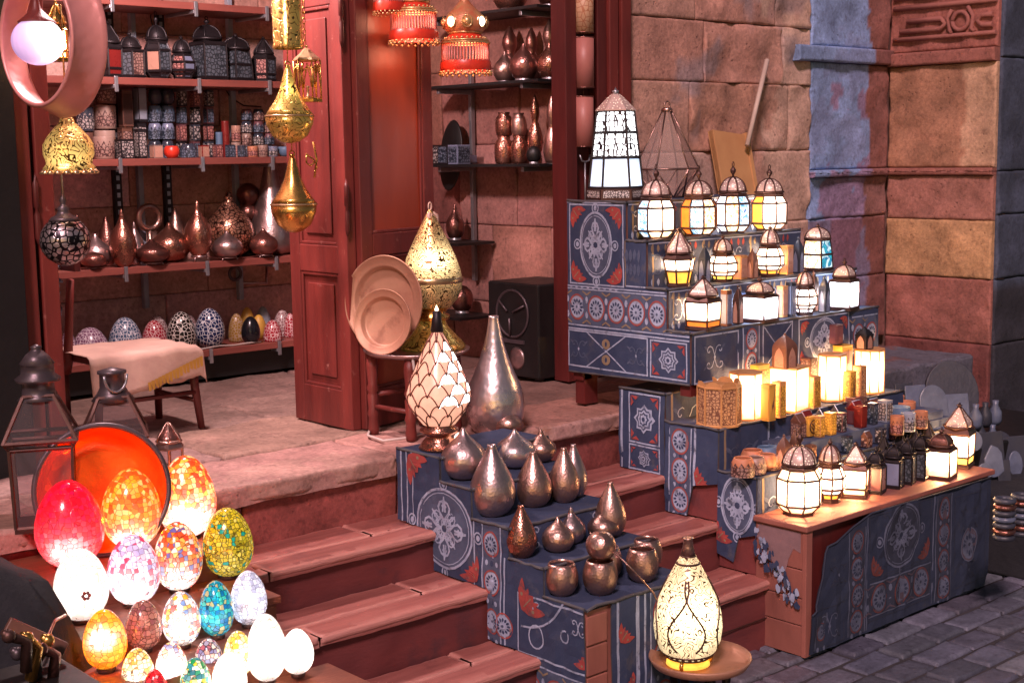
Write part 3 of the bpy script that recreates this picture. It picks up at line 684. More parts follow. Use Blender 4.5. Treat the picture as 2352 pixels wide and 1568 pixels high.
# ---- right display: stepped wooden stand under the cloth
X0,X1=3.742,4.90
DT=[(3.87,3.56,1.52),(3.56,3.46,1.38),(3.46,3.36,1.21),(3.36,3.25,1.06)]
t=thing('display_stand','stepped wooden lantern stand under the patterned cloth beside the doorway','display stand',(X0,3.25,.835))
b=MB()
for y1,y0,z in DT: b.box(.006,X1-X0-.25 if z>1.3 else X1-X0,y0-3.25+(.003 if y0>3.3 else .006),y1-3.25,.045,z-.835-.006)
b.build('steps',M['box_wood'],t)
for x in (.03,.55):
    for y in (.03,.58):
        b=MB(); b.cbox((x,y,.02),(.05,.05,.05) ); b.build('leg',M['red_wood_dark'],t)
b=MB(); b.cbox((.05,.58,-.03),(.07,.05,.14)); b.build('leg',M['red_wood_dark'],t)
b=MB(); mo=Motif()
# side face: u runs toward the street (u=3.87-y), v = z
out=[(0,.862),(.3,.868),(.62,.875),(.62,1.06),(.51,1.06),(.51,1.21),(.41,1.21),(.41,1.38),(.31,1.38),(.31,1.52),(0,1.52)]
mo.panel(.012,1.205,.30,1.512,.082,.122,.075); mo.rect(.0,1.195,.5,1.2,WHITE,2)
mo.band(.0,.62,1.045,1.19,6); mo.rect(0,1.03,.62,1.036,WHITE,2)
mo.starbox(.43,.885,.61,1.025); mo.frame(.0,.885,.42,1.028)
mo.stroke([(.10,.89),(.31,1.025)],.005,WHITE,2); mo.stroke([(.10,1.025),(.31,.89)],.005,WHITE,2)
mo.script(.06,.955,.1,.1,3); mo.script(.36,.955,.1,.1,5)
for y in (.985,.925): mo.ell(.205,y,.022,.02,TAN,3,12); mo.ell(.205,y,.006,.01,NAVY,4,8)
mo.rect(.31,1.21,.41,1.215,WHITE,2)
for q in range(9): mo.ell(.02+.03*q,1.195,.008,.004,WHITE,3,8)
mo.rect(0,1.515,.3,1.519,WHITE,3); mo.rect(.305,1.21,.309,1.38,TAN,2)
for q in range(4): mo.petal(.315+.02*q,1.30,PI/2,.05,.018,GREY,2); mo.petal(.315+.02*q,1.30,-PI/2,.05,.018,GREY,2)
for q in range(4): mo.petal(.415+.02*q,1.125+.085,PI/2,.05,.018,GREY,3)
fs=lambda u,v:(X0-.006-.5*abs(wob(u,v,9,.008)),3.87-u,v)
cloth(b,fs,(-1,0,0),out,mo)
# front faces and tops
for k,(y1,y0,z) in enumerate(DT):
    zb=DT[k+1][2] if k<3 else .875; xe=X1-.25 if z>1.3 else X1; mo=Motif(); W=xe-X0
    yf=y0-.004
    if k==3:
        mo.frame(.01,zb-.835,.26,z-.845,.006); mo.script(.12,.13,.16,.1,8)
        mo.vband(.28,.38,.04,.22,2); mo.frame(.40,.04,.58,.22); mo.stroke([(.41,.05),(.57,.21)],.005,WHITE,2); mo.stroke([(.41,.21),(.57,.05)],.005,WHITE,2)
        mo.panel(.62,.03,.95,.222,.09,.085,.05); mo.band(.97,1.15,.05,.2,2)
    else:
        for i in range(int(W/.14)):
            mo.script(.07+.14*i,(z+zb)/2-.835,.12,.12,20+i+9*k)
            for q in (.02,.05,.09,.12): mo.petal(.14*i+q,zb-.835+.004,PI/2,.03,.014,WHITE,2); mo.petal(.14*i+q,z-.847,-PI/2,.03,.014,RED if i%2 else TAN,2)
        mo.rect(0,z-.845,W,z-.841,WHITE,2)
        for i in range(int(W/.28)): mo.rect(.02+.28*i,zb-.835,.028+.28*i,z-.845,TAN,2)
    cloth(b,lambda u,v:(X0+u,yf-abs(wob(u,v,8,.006)),.835+v),(0,-1,0),[(0,zb-.835),(W,zb-.835),(W,z-.835),(0,z-.835)],mo)
    m2=Motif(); cloth(b,lambda u,v:(X0+u,yf+v,z+wob(u,v,9,.0015)),(0,0,1),[(-.006,-.003),(W,-.003),(W,y1-y0),(-.006,y1-y0)],m2,cell=.06)
    strip(b,[(X0+W*i/24,yf-.001,z+.001+wob(i*.1,k,7,.003)) for i in range(25)],.005)
    strip(b,[(X0-.006,y0+(y1-y0)*i/8,z+.001+wob(i*.1,k+.5,7,.003)) for i in range(9)],.006)
strip(b,[(X0-.007,3.87-.62*i/20,.862+.013*i/20) for i in range(21)],.004)
tag(b.build('tent_cloth',cmats()),'navy tent cloth with medallion and flower band over the stepped lantern stand','cloth')
# ---- boxes stepping down beside the stairs, and the long table
E_=[(3.60,3.37,.828,.526),(3.37,3.12,.728,.396),(3.12,2.95,.585,.237)]
labs=['cloth covered box on the top stair under the stepped stand','cloth covered box under the glowing wooden box lamps','cloth covered box under the round clay tealight cups']
for k,(y1,y0,z,zb) in enumerate(E_):
    t=thing('display_box',labs[k],'box',(X0,y0,zb),group='cloth covered boxes stepping down the stairs')
    q=MB(); q.box(0.004,X1-X0,.006,y1-y0,0,z-zb-.004); q.build('box_body',M['riser_wood'],t,bevel=.003)
    b=MB(); L=y1-y0; H=z-zb; mo=Motif()
    if k==0: mo.starbox(.05,H-.20,L-.02,H-.01); mo.starbox(.05,.0,L-.02,H-.205); mo.rect(.01,0,.02,H,WHITE,2)
    elif k==1: mo.vband(.02,.13,.0,H-.01,3); mo.rect(.14,0,.15,H,WHITE,2); mo.corner(.155,.12,1,1,.07)
    else: mo.corner(.0,.1,1,1,.07); mo.medallion(.09,H-.11,.07,.10)
    out=[(0,0),(L,0),(L,H),(0,H)] if k==0 else [(0,.05 if k==2 else 0),(L*.42,.03 if k==2 else 0),(L*.55,H*.35),(L,H*.42),(L,H),(0,H)]
    fb=lambda u,v:(-.004-abs(wob(u,v,11,.006)),L-u,v)
    cloth(b,fb,(-1,0,0),out,mo,cell=.03)
    mo=Motif()
    for i in range(4): mo.script(.12+.25*i,H*.6,.2,H*.5,60+i+5*k); mo.rect(.02+.25*i,0,.03+.25*i,H,TAN if i==0 else WHITE,2)
    cloth(b,lambda u,v:(u,-.002-abs(wob(u,v,9,.006)),v),(0,-1,0),[(0,H*.3),(1.15,H*.3),(1.15,H),(0,H)],mo,cell=.04)
    cloth(b,lambda u,v:(u,v,H+wob(u,v,9,.0015)),(0,0,1),[(-.006,-.004),(1.15,-.004),(1.15,L),(-.006,L)],Motif(),cell=.06)
    strip(b,[(-.006,L*i/8,H+.001+wob(i*.1,k,7,.003)) for i in range(9)],.005); strip(b,[(1.15*i/20,-.004,H+.001+wob(i*.1,k,7,.003)) for i in range(21)],.005)
    b.build('box_cloth',cmats(),t)
t=thing('low_table','long low plank table with a worn painted end, holding lit lanterns at the street edge','table',(3.735,2.737,0))
b=MB(); b.box(-.012,1.2,-.012,.215,.437,.457); b.build('table_top',M['box_wood'],t,bevel=.004)
for a,c in ((.0,.105),(.108,.2),(.203,.30),(.303,.436)):
    b=MB(); b.box(0,.02,0,.21,a,c); b.build('end_plank',M['box_wood'],t,bevel=.003)
b=MB(); b.box(.0205,1.19,.012,.2,.0,.436); b.build('carcass',M['red_wood_dark'],t)
b=MB(); b.box(-.004,.03,-.005,.0115,0,.436); b.build('corner_post',M['box_wood'],t,bevel=.002)
# torn wallpaper on the end
b=MB(); rr=random.Random(4); out=[(.02,.43),(.2,.43),(.205,.38),(.17,.34),(.13,.30),(.10,.25),(.085,.27),(.07,.33),(.05,.37),(.02,.36)]
b.poly([(-.0015,u,v) for u,v in [(y,z) for y,z in out]][::-1],0); b.build('torn_lining',M['cloth_pink'],t)
b=MB()
for k in range(60):
    q=rr.random(); y=.19-.15*q+rr.uniform(-.025,.025); z=.39-.2*q+rr.uniform(-.03,.03); s=rr.uniform(.008,.022); a=rr.uniform(0,6)
    b.poly([(-.003-.0004*k,y+s*.7*math.cos(a+2*PI*i/9)*rr.uniform(.35,1.1),z+s*1.2*math.sin(a+2*PI*i/9)*rr.uniform(.35,1.1)) for i in range(9)],k%2)
b.build('torn_cloth_scrap',[M['navy'],M['cloth_grey']],t)
b=MB(); mo=Motif(); u0=0
mo.frame(.02,.02,.2,.16,.004,GREY); mo.script(.11,.09,.14,.1,90)
mo.vband(.22,.32,.02,.40,4); mo.frame(.34,.20,.74,.43,.005,GREY); mo.medallion(.54,.325,.115,.115)
mo.corner(.36,.215,1,1,.07); mo.corner(.72,.215,-1,1,.07); mo.band(.34,.74,.06,.185,3); mo.vband(.77,.88,.02,.42,4); mo.frame(.90,.04,1.13,.4,.004,GREY); mo.flower(1.0,.2,.05,True); mo.script(1.0,.3,.15,.1,91)
mo.vband(.03,.10,.02,.14,1); mo.rect(.325,.02,.332,.43,WHITE,2); mo.rect(.75,.02,.757,.43,WHITE,2); mo.script(.45,.40,.1,.05,3); mo.script(.63,.40,.1,.05,5); mo.script(.16,.26,.1,.12,93); mo.script(1.0,.10,.16,.08,95); mo.frame(.34,.045,.74,.195,.004,GREY)
out=[(.005,.012),(1.12,.012),(1.15,.05),(1.16,.2),(1.15,.435),(.35,.44),(.30,.425),(.24,.41),(.15,.375),(.10,.37),(.085,.35),(.07,.27),(.03,.18),(.03,.16),(.005,.15)]
fb=lambda u,v:(u,-.016-abs(wob(u,v,10,.010)),v)
cloth(b,fb,(0,-1,0),out,mo)
strip(b,[fb(u,v) for u,v in out[4:]],.004)
b.v=[p+Vector((3.735,2.737,0)) for p in b.v]
tag(b.build('table_cloth',[M[x] for x in ('navy_shaded','grey_shaded','line_shaded','red_shaded','pink_shaded','pink_shaded','grey_shaded')]),'navy printed cloth in painted shade hanging crooked over the front of the long low table','cloth')
# ---- centre stand: stepped boxes down the stairs under cloth
CX0,CX1=2.662,3.12
CT=[(3.56,3.34,.765,.69),(3.34,3.19,.690,.52),(3.19,3.02,.600,.39),(3.02,2.87,.510,.24),(2.87,2.70,.428,.0)]
t=thing('vase_stand','stepped wooden stand running down the middle of the stairs under the copper vases','display stand',(CX0,2.66,0))
for y1,y0,z,zb in CT:
    b=MB(); b.box(.006,CX1-CX0,y0-2.66+.006,y1-2.66,zb,z-.006); b.build('step_box',M['box_wood'],t,bevel=.003)
for k in range(4):
    b=MB(); b.box(.003,.085,.038,.045,.05+k*.09,.135+k*.09); b.build('front_plank',M['box_wood'],t,bevel=.003)
b=MB(); mo=Motif()
out=[(0,.69),(.22,.53),(.24,.40),(.37,.40),(.39,.24),(.66,.24),(.70,.02),(.90,.01),(.90,.428),(.69,.428),(.69,.51),(.54,.51),(.54,.60),(.37,.60),(.37,.69),(.22,.69),(.22,.765),(0,.765)]
out=[(0,.70),(.0,.53),(.18,.527),(.18,.397),(.44,.397),(.44,.238),(.66,.238),(.66,.01),(.86,.01),(.86,.428),(.69,.428),(.69,.51),(.54,.51),(.54,.60),(.37,.60),(.37,.69),(.22,.69),(.22,.765),(0,.765)]
mo.rect(.02,.4,.026,.77,WHITE,2); mo.rect(.05,.4,.056,.77,WHITE,2); mo.corner(.065,.755,1,-1,.10); mo.medallion(.24,.545,.135,.125); mo.corner(.40,.41,-1,1,.08)
mo.vband(.42,.51,.24,.60,3); mo.rect(.52,.24,.526,.51,WHITE,2)
mo.corner(.60,.37,1,1,.1); mo.stroke([(.60+.2*math.sin(q),.52-.2*math.cos(q)) for q in [i*.16 for i in range(10)]],.006,WHITE,3); mo.ring(.78,.33,.016,.018,.005,WHITE,3,12); mo.corner(.88,.26,-1,1,.06)
mo.frame(.58,.235,.9,.42); mo.rect(.08,.4,.084,.77,WHITE,2); mo.rect(.38,.24,.386,.69,WHITE,2); mo.ring(.66,.30,.03,.035,.005,WHITE,3,16); mo.script(.84,.37,.07,.07,4); mo.script(.65,.385,.07,.05,4); mo.script(.47,.50,.07,.07,3); mo.band(.58,.9,.06,.215,3); mo.flower(.52,.3,.03)
fs=lambda u,v:(CX0-.003-abs(wob(u,v,9,.008)),3.56-u,v)
cloth(b,fs,(-1,0,0),out,mo,cell=.03)
for k,(y1,y0,z,zb) in enumerate(CT):
    zl=CT[k+1][2] if k<4 else .03; mo=Motif(); W=CX1-CX0; ux=0
    if k==4:
        ux=.10; mo.vband(.26,.38,.02,.42,3); mo.rect(.12,0,.13,.43,WHITE,2); mo.rect(.20,0,.215,.43,WHITE,2); mo.corner(.135,.3,1,1,.06); mo.corner(.19,.15,-1,1,.05); mo.rect(.235,0,.243,.43,WHITE,2); mo.rect(.40,0,.41,.43,WHITE,2); mo.script(.43,.2,.05,.1,4)
    else:
        for i in range(3): mo.script(.08+.15*i,(z+zl)/2,.12,z-zl-.01,120+i+4*k)
    cloth(b,lambda u,v:(CX0+u,y0-.003-abs(wob(u,v,10,.006)),v),(0,-1,0),[(ux,zl),(W,zl),(W,z),(ux,z)],mo,cell=.03)
    cloth(b,lambda u,v:(CX0+u,y0+v,z+wob(u,v,11,.002)),(0,0,1),[(-.004,-.004),(W,-.004),(W,y1-y0),(-.004,y1-y0)],Motif(),cell=.05)
    strip(b,[(CX0-.004,y0+(y1-y0)*i/6,z+.001+wob(i*.2,k,5,.003)) for i in range(7)],.005); strip(b,[(CX0+W*i/12,y0-.004,z+.001+wob(i*.2,k,6,.004)) for i in range(13)],.005)
tag(b.build('tent_cloth',cmats()),'navy tent cloth with a medallion draped down the stepped stand of copper vases','cloth')
# ------------------------------------------------------------------ makers of wares
DROP=[(0,0),(.5,0),(.53,.015),(.72,.06),(.9,.15),(.99,.27),(1,.35),(.94,.46),(.8,.58),(.6,.71),(.4,.83),(.25,.92),(.19,.97),(.2,1),(.15,1),(.13,.96),(0,.95)]
ONION=[(0,0),(.45,0),(.5,.03),(.75,.1),(.95,.25),(1,.38),(.93,.52),(.75,.64),(.5,.74),(.27,.84),(.15,.92),(.1,.97),(.07,1),(0,1)]
FINIAL=[(0,0),(.45,0),(.5,.03),(.75,.1),(.95,.24),(1,.36),(.93,.5),(.7,.62),(.42,.72),(.25,.8),(.17,.86),(.2,.88),(.11,.91),(.13,.94),(.05,.97),(0,1)]
CUP=[(0,0),(.48,0),(.52,.02),(.75,.12),(.94,.3),(1,.5),(.96,.72),(.84,.9),(.76,1),(.71,1),(.8,.88),(.9,.7),(.93,.5),(.85,.3),(.6,.14),(0,.1)]
BOWL=[(0,0),(.4,0),(.7,.15),(.93,.45),(1,.75),(.94,1),(.88,1),(.92,.75),(.85,.5),(.6,.22),(0,.12)]
GOURD=[(0,0),(.6,0),(.85,.06),(1,.17),(.98,.28),(.75,.42),(.42,.5),(.36,.54),(.52,.62),(.6,.7),(.52,.8),(.3,.9),(.12,.97),(0,1)]
CONE=[(0,0),(.7,0),(.92,.05),(1,.13),(.97,.22),(.82,.38),(.62,.55),(.44,.72),(.3,.88),(.23,.98),(.24,1),(.19,1),(0,.97)]
BOTTLE=[(0,0),(.68,0),(.76,.02),(.9,.08),(.98,.15),(1,.23),(.97,.31),(.86,.41),(.67,.52),(.49,.64),(.34,.76),(.235,.87),(.185,.94),(.17,.985),(.175,1),(.13,1),(0,.97)]
BALL=[(0,0)]+[(math.sin(.35+(PI-.35)*i/11),.5-.5*math.cos(.35+(PI-.35)*i/11)) for i in range(12)]; BALL[1]=(BALL[1][0],.0); BALL[-1]=(0,1)
JAR=[(0,0),(.75,0),(.9,.05),(1,.25),(1,.6),(.85,.8),(.62,.88),(.7,1),(.6,1),(0,.9)]
TUB=[(0,0),(.92,0),(.97,.03),(1,.5),(1,.97),(.98,1),(.88,1),(.88,.6),(0,.55)]
DOMEP=[(0,0),(.9,0),(.98,.06),(1,.2),(.95,.42),(.82,.64),(.6,.83),(.35,.95),(.15,.99),(0,1)]
def eggp(k=.16,n=15):
    p=[(0,0)]
    for i in range(n+1):
        t=.42+(PI-.42)*i/n; p.append((math.sin(t)*(1+k*math.cos(t))*.985,.5-.5*math.cos(t)))
    z0=p[1][1]; p=[(0,0)]+[(r,(z-z0)/(1-z0)) for r,z in p[1:]]; p[-1]=(0,1); return p
EGGP=eggp()
def sized(px,yt,yb,hw,z,y=None,rb=.55):
    """standing point, radius and height of a thing seen between yt and yb on level z"""
    p=spot_y(px,z,y) if y is not None else spot(px,yb,z,hw*rb)
    k=1-.2*(hw*rb*2/max(1,yb-yt))*.35
    return p,hw*mpp(p),zat(proj(p)[1]-(yb-yt)*k,p)-z
USED={}
def lab(s): return s
def vase(name,label,cat,px,yt,yb,hw,z,prof,mat,y=None,group=None,n=32,flute=None,legs=0,rotx=None,h=None):
    p,r,hh=sized(px,yt,yb,hw,z,y); h=h or hh
    lz=.09*h if legs else 0
    b=MB(); b.lathe([(a*r,lz+c*(h-lz)) for a,c in prof],n,flute=flute)
    if not legs:
        o=b.build(name,M[mat],loc=p); tag(o,label,cat,group); return o
    t=thing(name,label,cat,p,0,group); b.build('body',M[mat],t)
    q=MB(); q.lathe([(.55*r,lz*.75),(.6*r,lz*.9),(.58*r,lz*1.15),(.5*r,lz*1.1)],20,caps=False)
    for k in range(3):
        a=2*PI*k/3+PI/2; q.tube([(.52*r*math.cos(a),.52*r*math.sin(a),lz),(.62*r*math.cos(a),.62*r*math.sin(a),lz*.4),(.6*r*math.cos(a),.6*r*math.sin(a),.002)],.05*r,5)
    q.build('foot_ring',M['copper_silver'],t); return t
def egg(label,px,yt,yb,hw,z,mat,y=None,base=True):
    p,r,h=sized(px,yt,yb,hw,z,y,.3); r=min(r,h*.44)
    t=thing('egg_lamp',label,'egg lamp',p,0,'glass mosaic egg lamps'); b=MB(); b.lathe([(a*r,.012+c*(h-.012)) for a,c in EGGP],36); b.build('shell',M[mat],t)
    b=MB(); b.lathe([(.4*r,0),(.44*r,.004),(.40*r,.016),(.2*r,.016)],20); b.build('base_ring',M['iron_brown'],t)
    GLOW.append((p+Vector((0,0,h*.4)),{'egg_red':3,'egg_amber':4.5,'egg_fire':4,'egg_white':.6,'egg_honey':2}.get(mat,.6),{'egg_red':(1,.05,.08),'egg_amber':(1,.4,.05),'egg_fire':(1,.45,.12),'egg_multi':(1,.5,.2),'egg_honey':(1,.45,.05),'egg_teal':(.1,.8,.9),'egg_lime':(.9,.8,.1)}.get(mat,(1,.88,.75))))
    return t,r,h
def onionroof(r,h,z0,n=9,f=1.35):
    out=[]
    for i in range(n+1):
        t=i/n; rr=(1-t)**.55*(1-.35*t*t)*(1+.12*math.sin(PI*min(1,t*2)))if t<1 else .04
        out.append((max(.05,rr)*r,z0+h*t))
    return out
def domeroof(r,h,z0,n=7):
    return [(max(.07,math.cos(t*1.5))*r,z0+h*math.sin(t*1.5)/math.sin(1.5)) for t in [i/n for i in range(n+1)]]
STY={ # glass rings (r,z), collar, roof (kind, r, z0, z1)
 'barrel':dict(g=[(.66,.03),(1,.12),(1,.42),(.76,.53)],base=(.68,.03),collar=[(.78,.53),(.84,.55),(.74,.585)],roof=('dome',.74,.585,.785)),
 'pear':dict(g=[(.62,.05),(.72,.14),(.99,.22),(1,.40),(.72,.56)],base=(.66,.05),collar=[(.66,.56),(.70,.60),(.64,.64)],roof=('dome',.64,.64,.90)),
 'tulip':dict(g=[(.66,.05),(.84,.27),(1,.47)],base=(.72,.05),collar=[(1.02,.47),(1.02,.49),(.84,.55),(.84,.57)],roof=('onion',.80,.57,.93)),
 'straight':dict(g=[(.92,.05),(.96,.17),(1,.52)],base=(1.0,.05),collar=[(1.03,.52),(1.05,.54),(.86,.61),(.82,.63)],roof=('onion',.78,.63,.94)),
 'bell':dict(g=[(1,.05),(.95,.35),(.80,.66)],base=(1.06,.05),collar=[(.84,.66),(.86,.69)],roof=('dome',.80,.69,.92)),
 'box':dict(g=[(1,.05),(1,.56)],base=(1.02,.05),collar=[(1.0,.56),(.98,.60),(.76,.61),(.76,.65)],roof=('dome',.72,.65,.86)),
 'cyl':dict(g=[(1,.03),(1,.97)],base=(1.03,.03),collar=[(1.0,.97),(1.03,.98),(1.03,1.0)],roof=None),
}
GLOW=[]
def lantern(name,label,px,yt,yb,hw,z,style,panes,y=None,n=6,frame='iron_brown',roofm='dome_metal',group=None,rot=0,cat='lantern',parts=True,bars=.0045,pick=None,fin=True,text=None,glow=1):
    p,r,h=sized(px,yt,yb,hw,z,y,.7); st=STY[style]
    if n==4: r*=1.12; rot+=PI/4
    t=thing(name,label,cat,p,0,group); g=[(a*r,c*h) for a,c in st['g']]
    b=MB(); br,bz=st['base']
    b.lathe([(0,0),(br*r*1.04,0),(br*r*1.04,bz*h*.6),(br*r*.95,bz*h)],n,sm=False,rot=rot); b.build('base',M[frame],t)
    b=MB(); names=panes if isinstance(panes,list) else [panes]; rg=[b.ring(n,a*.985,c,rot) for a,c in g]
    mats=[]; 
    for q in names:
        for e in (q if isinstance(q,tuple) else (q,)):
            if e not in mats: mats.append(e)
    for k in range(len(rg)-1):
        for i in range(n):
            j=(i+1)%n; q=names[(i+(k*2 if len(names)>2 and not pick else 0))%len(names)] if not pick else pick(k,i,names)
            if isinstance(q,tuple): q=q[min(k,len(q)-1)]
            b.poly([rg[k][i],rg[k][j],rg[k+1][j],rg[k+1][i]],mats.index(q))
    b.build('glass_panes',[M[q] for q in mats],t)
    b=MB(); rg=[b.ring(n,a,c,rot) for a,c in g]
    for i in range(n): b.tube([q[i] for q in rg],bars*.8,5,sm=False)
    for q in rg: b.tube(q,bars,5,closed=True,sm=False)
    b.build('frame',M[frame],t)
    if st['collar']:
        b=MB(); b.lathe([(a*r,c*h) for a,c in st['collar']],n,sm=False,rot=rot,caps=st['roof'] is None); b.build('collar',M[frame],t)
    if st['roof']:
        kind,rr,z0,z1=st['roof']; pr=(domeroof if kind=='dome' else onionroof)(rr*r,(z1-z0)*h,z0*h)
        b=MB(); b.lathe(pr,n*2 if n>4 else n,rot=rot,caps=False,sm=n>4); ro=b.build('roof',M[roofm],t)
        b=MB()
        for i in range(n): a=rot+2*PI*i/n; b.tube([((q+.002)*math.cos(a),(q+.002)*math.sin(a),c) for q,c in pr],bars*.7,5)
        b.tube(b.ring(n*2,rr*r*1.02,z0*h,rot),bars*1.2,5,closed=True); b.build('ribs',M[frame],ro)
        if fin:
            q=pr[-1]; H=h-q[1]; b=MB()
            b.lathe([(q[0],q[1]-.003),(q[0]*1.2,q[1]+H*.06),(.06*r,q[1]+H*.16),(.15*r,q[1]+H*.34),(.17*r,q[1]+H*.5),(.10*r,q[1]+H*.56),(.10*r,q[1]+H*.62),(.03*r,q[1]+H*.66)],10)
            b.tube([(.085*r*math.cos(a),.0,q[1]+H*.81+H*.17*math.sin(a)) for a in [2*PI*i/12 for i in range(12)]],.028*r,5,closed=True)
            b.build('finial',M[frame],t)
    if any(str(e)[:5] in ('lit_w','lit_c','lit_y') for q in names for e in (q if isinstance(q,tuple) else (q,))) and glow: GLOW.append((p+Vector((0,0,h*(.3 if st['roof'] else .5))),9*glow,(1,.72,.38) if 'lit_cool' not in mats else (.95,.9,.85)))
    return t,p,r,h
def candle_box(name,label,px,yt,yb,hw,z,mat,face,y=None,n=4,group=None,shape='box',d=None,cat='candle holder',rot=0,inner=None):
    """small wooden or soapstone tealight house / cube; seen faces carry the cut pattern"""
    p,r,h=sized(px,yt,yb,hw,z,y,.6); r*=1.0
    t=thing(name,label,cat,p,rot,group); w=r*1.25; d=d or w; d2=d/2; w2=w/2
    b=MB()
    if shape=='house':
        e=h*.66
        b.box(-w2,w2,-d2,d2,0,e)
        q=b.add([(-w2*1.12,-d2*1.1,e),(w2*1.12,-d2*1.1,e),(w2*1.12,d2*1.1,e),(-w2*1.12,d2*1.1,e),(-w2*1.12,0,h),(w2*1.12,0,h)])
        for f in ((0,1,5,4),(2,3,4,5),(1,2,5),(3,0,4),(0,3,2,1)): b.face([q+i for i in f])
    elif shape=='arch':
        e=h*.6; b.box(-w2,w2,-d2,d2,0,e)
        pr=[(w2*1.0*(1-(k/6)**1.6),e+(h*.97-e)*k/6) for k in range(7)]
        for k in range(6):
            (a0,z0),(a1,z1)=pr[k],pr[k+1]; a1=max(a1,.002); s0,s1=a0*d2/w2,a1*d2/w2
            v=b.add([(-a0,-s0,z0),(a0,-s0,z0),(a0,s0,z0),(-a0,s0,z0),(-a1,-s1,z1),(a1,-s1,z1),(a1,s1,z1),(-a1,s1,z1)])
            for f in ((0,1,5,4),(1,2,6,5),(2,3,7,6),(3,0,4,7)): b.face([v+i for i in f])
        b.sphere((0,0,h*.97),.04*h,0,8)
    else:
        b.box(-w2,w2,-d2,d2,0,h*.97); b.box(-w2*1.05,w2*1.05,-d2*1.05,d2*1.05,h*.97,h)
        b.box(-w2*1.03,w2*1.03,-d2*1.03,d2*1.03,0,h*.03)
    b.build('body',M[mat],t,bevel=.0012,seg=1)
    e=h*(.62 if shape=='house' else .58 if shape=='arch' else .93); k=.84; b=MB()
    if shape=='arch':
        ar=[(-.62,.06),(.62,.06),(.62,.55),(.4,.8),(0,1.0),(-.4,.8),(-.62,.55)]
        b.poly([(u*w2,-d2-.0012,v*e*1.05) for u,v in ar]); b.poly([(-w2-.0012,-u*d2,v*e*1.05) for u,v in ar])
    else:
        b.box(-w2*k,w2*k,-d2-.0015,-d2-.0002,e*.08,e*.95); b.box(-w2-.0015,-w2-.0002,-d2*k,d2*k,e*.08,e*.95)
    b.build('cut_panels',M[face],t)
    if shape=='house':
        b=MB(); b.tube([(-w2*1.15,0,h),(w2*1.15,0,h)],.0022,5); b.build('ridge',M['cloth_grey'],t)
    return t
def pot(name,label,px,yt,yb,hw,z,mat,y=None,prof=TUB,band=None,group=None,cat='candle cup'):
    p,r,h=sized(px,yt,yb,hw,z,y,.8)
    t=thing(name,label,cat,p,0,group); b=MB(); b.lathe([(a*r,c*h) for a,c in prof],22); b.build('cup',M[mat],t)
    if band:
        b=MB(); k=.55; b.lathe([(r*1.015*(.93+.07*min(1,c*4)) if prof is TUB else r*(1.012*dict(prof).get(c,1)),c*h) for c in (.03,.15,.3,k)],22,caps=False)
        # ragged upper edge
        for i in range(11):
            a=2*PI*i/11; a2=2*PI*(i+1)/11; am=(a+a2)/2; q=r*1.016
            b.poly([(q*math.cos(a),q*math.sin(a),k*h),(q*math.cos(a2),q*math.sin(a2),k*h),(q*math.cos(am),q*math.sin(am),(k+.26)*h)])
        b.build('pattern_band',M[band],t)
    return t
def hook_chain(px,y0p,y1p,y,label,mat='brass',link=.012,parent=None):
    p=ony(px,y1p,y); q=ony(px,y0p,y); b=MB(); L=(q.z-p.z); n=max(2,int(L/(link*1.5)))
    for k in range(n):
        z=L*(k+.5)/n; a=PI/2*(k%2); rr=L/n*.62
        b.tube([(math.cos(a)*rr*.45*math.cos(t),math.sin(a)*rr*.45*math.cos(t),z+rr*math.sin(t)) for t in [2*PI*i/10 for i in range(10)]],.0016,5,closed=True)
    return b,p
# ------------------------------------------------------------------ egg lamps on the left
mosaic('egg_red',[(.70,.003,.02),(.75,.006,.035),(.8,.01,.05),(.62,.004,.06)],75,.088,2.2,.075,.56,1,(.5,.005,.02),.05,5,.30)
mosaic('egg_amber',[(.80,.20,.012),(.9,.36,.02),(.92,.5,.08),(.7,.11,.01),(.9,.6,.2)],75,.078,1.6,.05,.62,.7,(.5,.12,.015),.06,3.5,.32)
mosaic('egg_fire',[(.85,.07,.006),(1,.8,.5),(.9,.3,.012),(1,.75,.3),(.85,.14,.008),(1,.5,.05)],75,.078,1.7,.07,.78,1,(.3,.05,.006),.07,3.4,.2)
mosaic('egg_white',[(1,.98,.95),(1,.95,.9),(.95,.95,1),(1,1,1)],73,.066,.62,.07,.8,1,(.55,.40,.25),.045,2.4,.42)
mosaic('egg_rose',[(.85,.83,.95),(.45,.40,.65),(.8,.8,.9),(.95,.9,.97),(.65,.015,.10),(.62,.58,.8)],75,.064,1.25,.06,.8,1,(.25,.15,.25),.07,3,.2)
mosaic('egg_multi',[(.8,.06,.01),(1,.85,.6),(.85,.28,.01),(1,.9,.75),(.12,.12,.42),(.8,.1,.015),(1,.55,.1)],80,.06,1.5,.055,.72,1,(.25,.05,.01),.08,3,.2)
mosaic('egg_lime',[(.52,.42,.012),(.66,.52,.03),(.26,.22,.012),(.75,.6,.12),(.45,.34,.006),(.62,.46,.02),(.35,.3,.01),(.01,.33,.25),(.6,.45,.015),(.7,.56,.06),(.5,.4,.01)],92,.063,1.3,.06,.5,.2,(.05,.04,.006),.09,3,.38)
mosaic('egg_honey',[(.80,.33,.005),(.85,.42,.012),(.72,.22,.005),(.88,.48,.02)],75,.052,1.9,.085,.6,1,(.35,.11,.006),.05,5,.33)
mosaic('egg_mauve',[(.30,.12,.10),(.38,.17,.14),(.24,.09,.10),(.42,.22,.17)],85,.044,.5,.05,.4,.1,(.10,.04,.03),.08,2,.5)
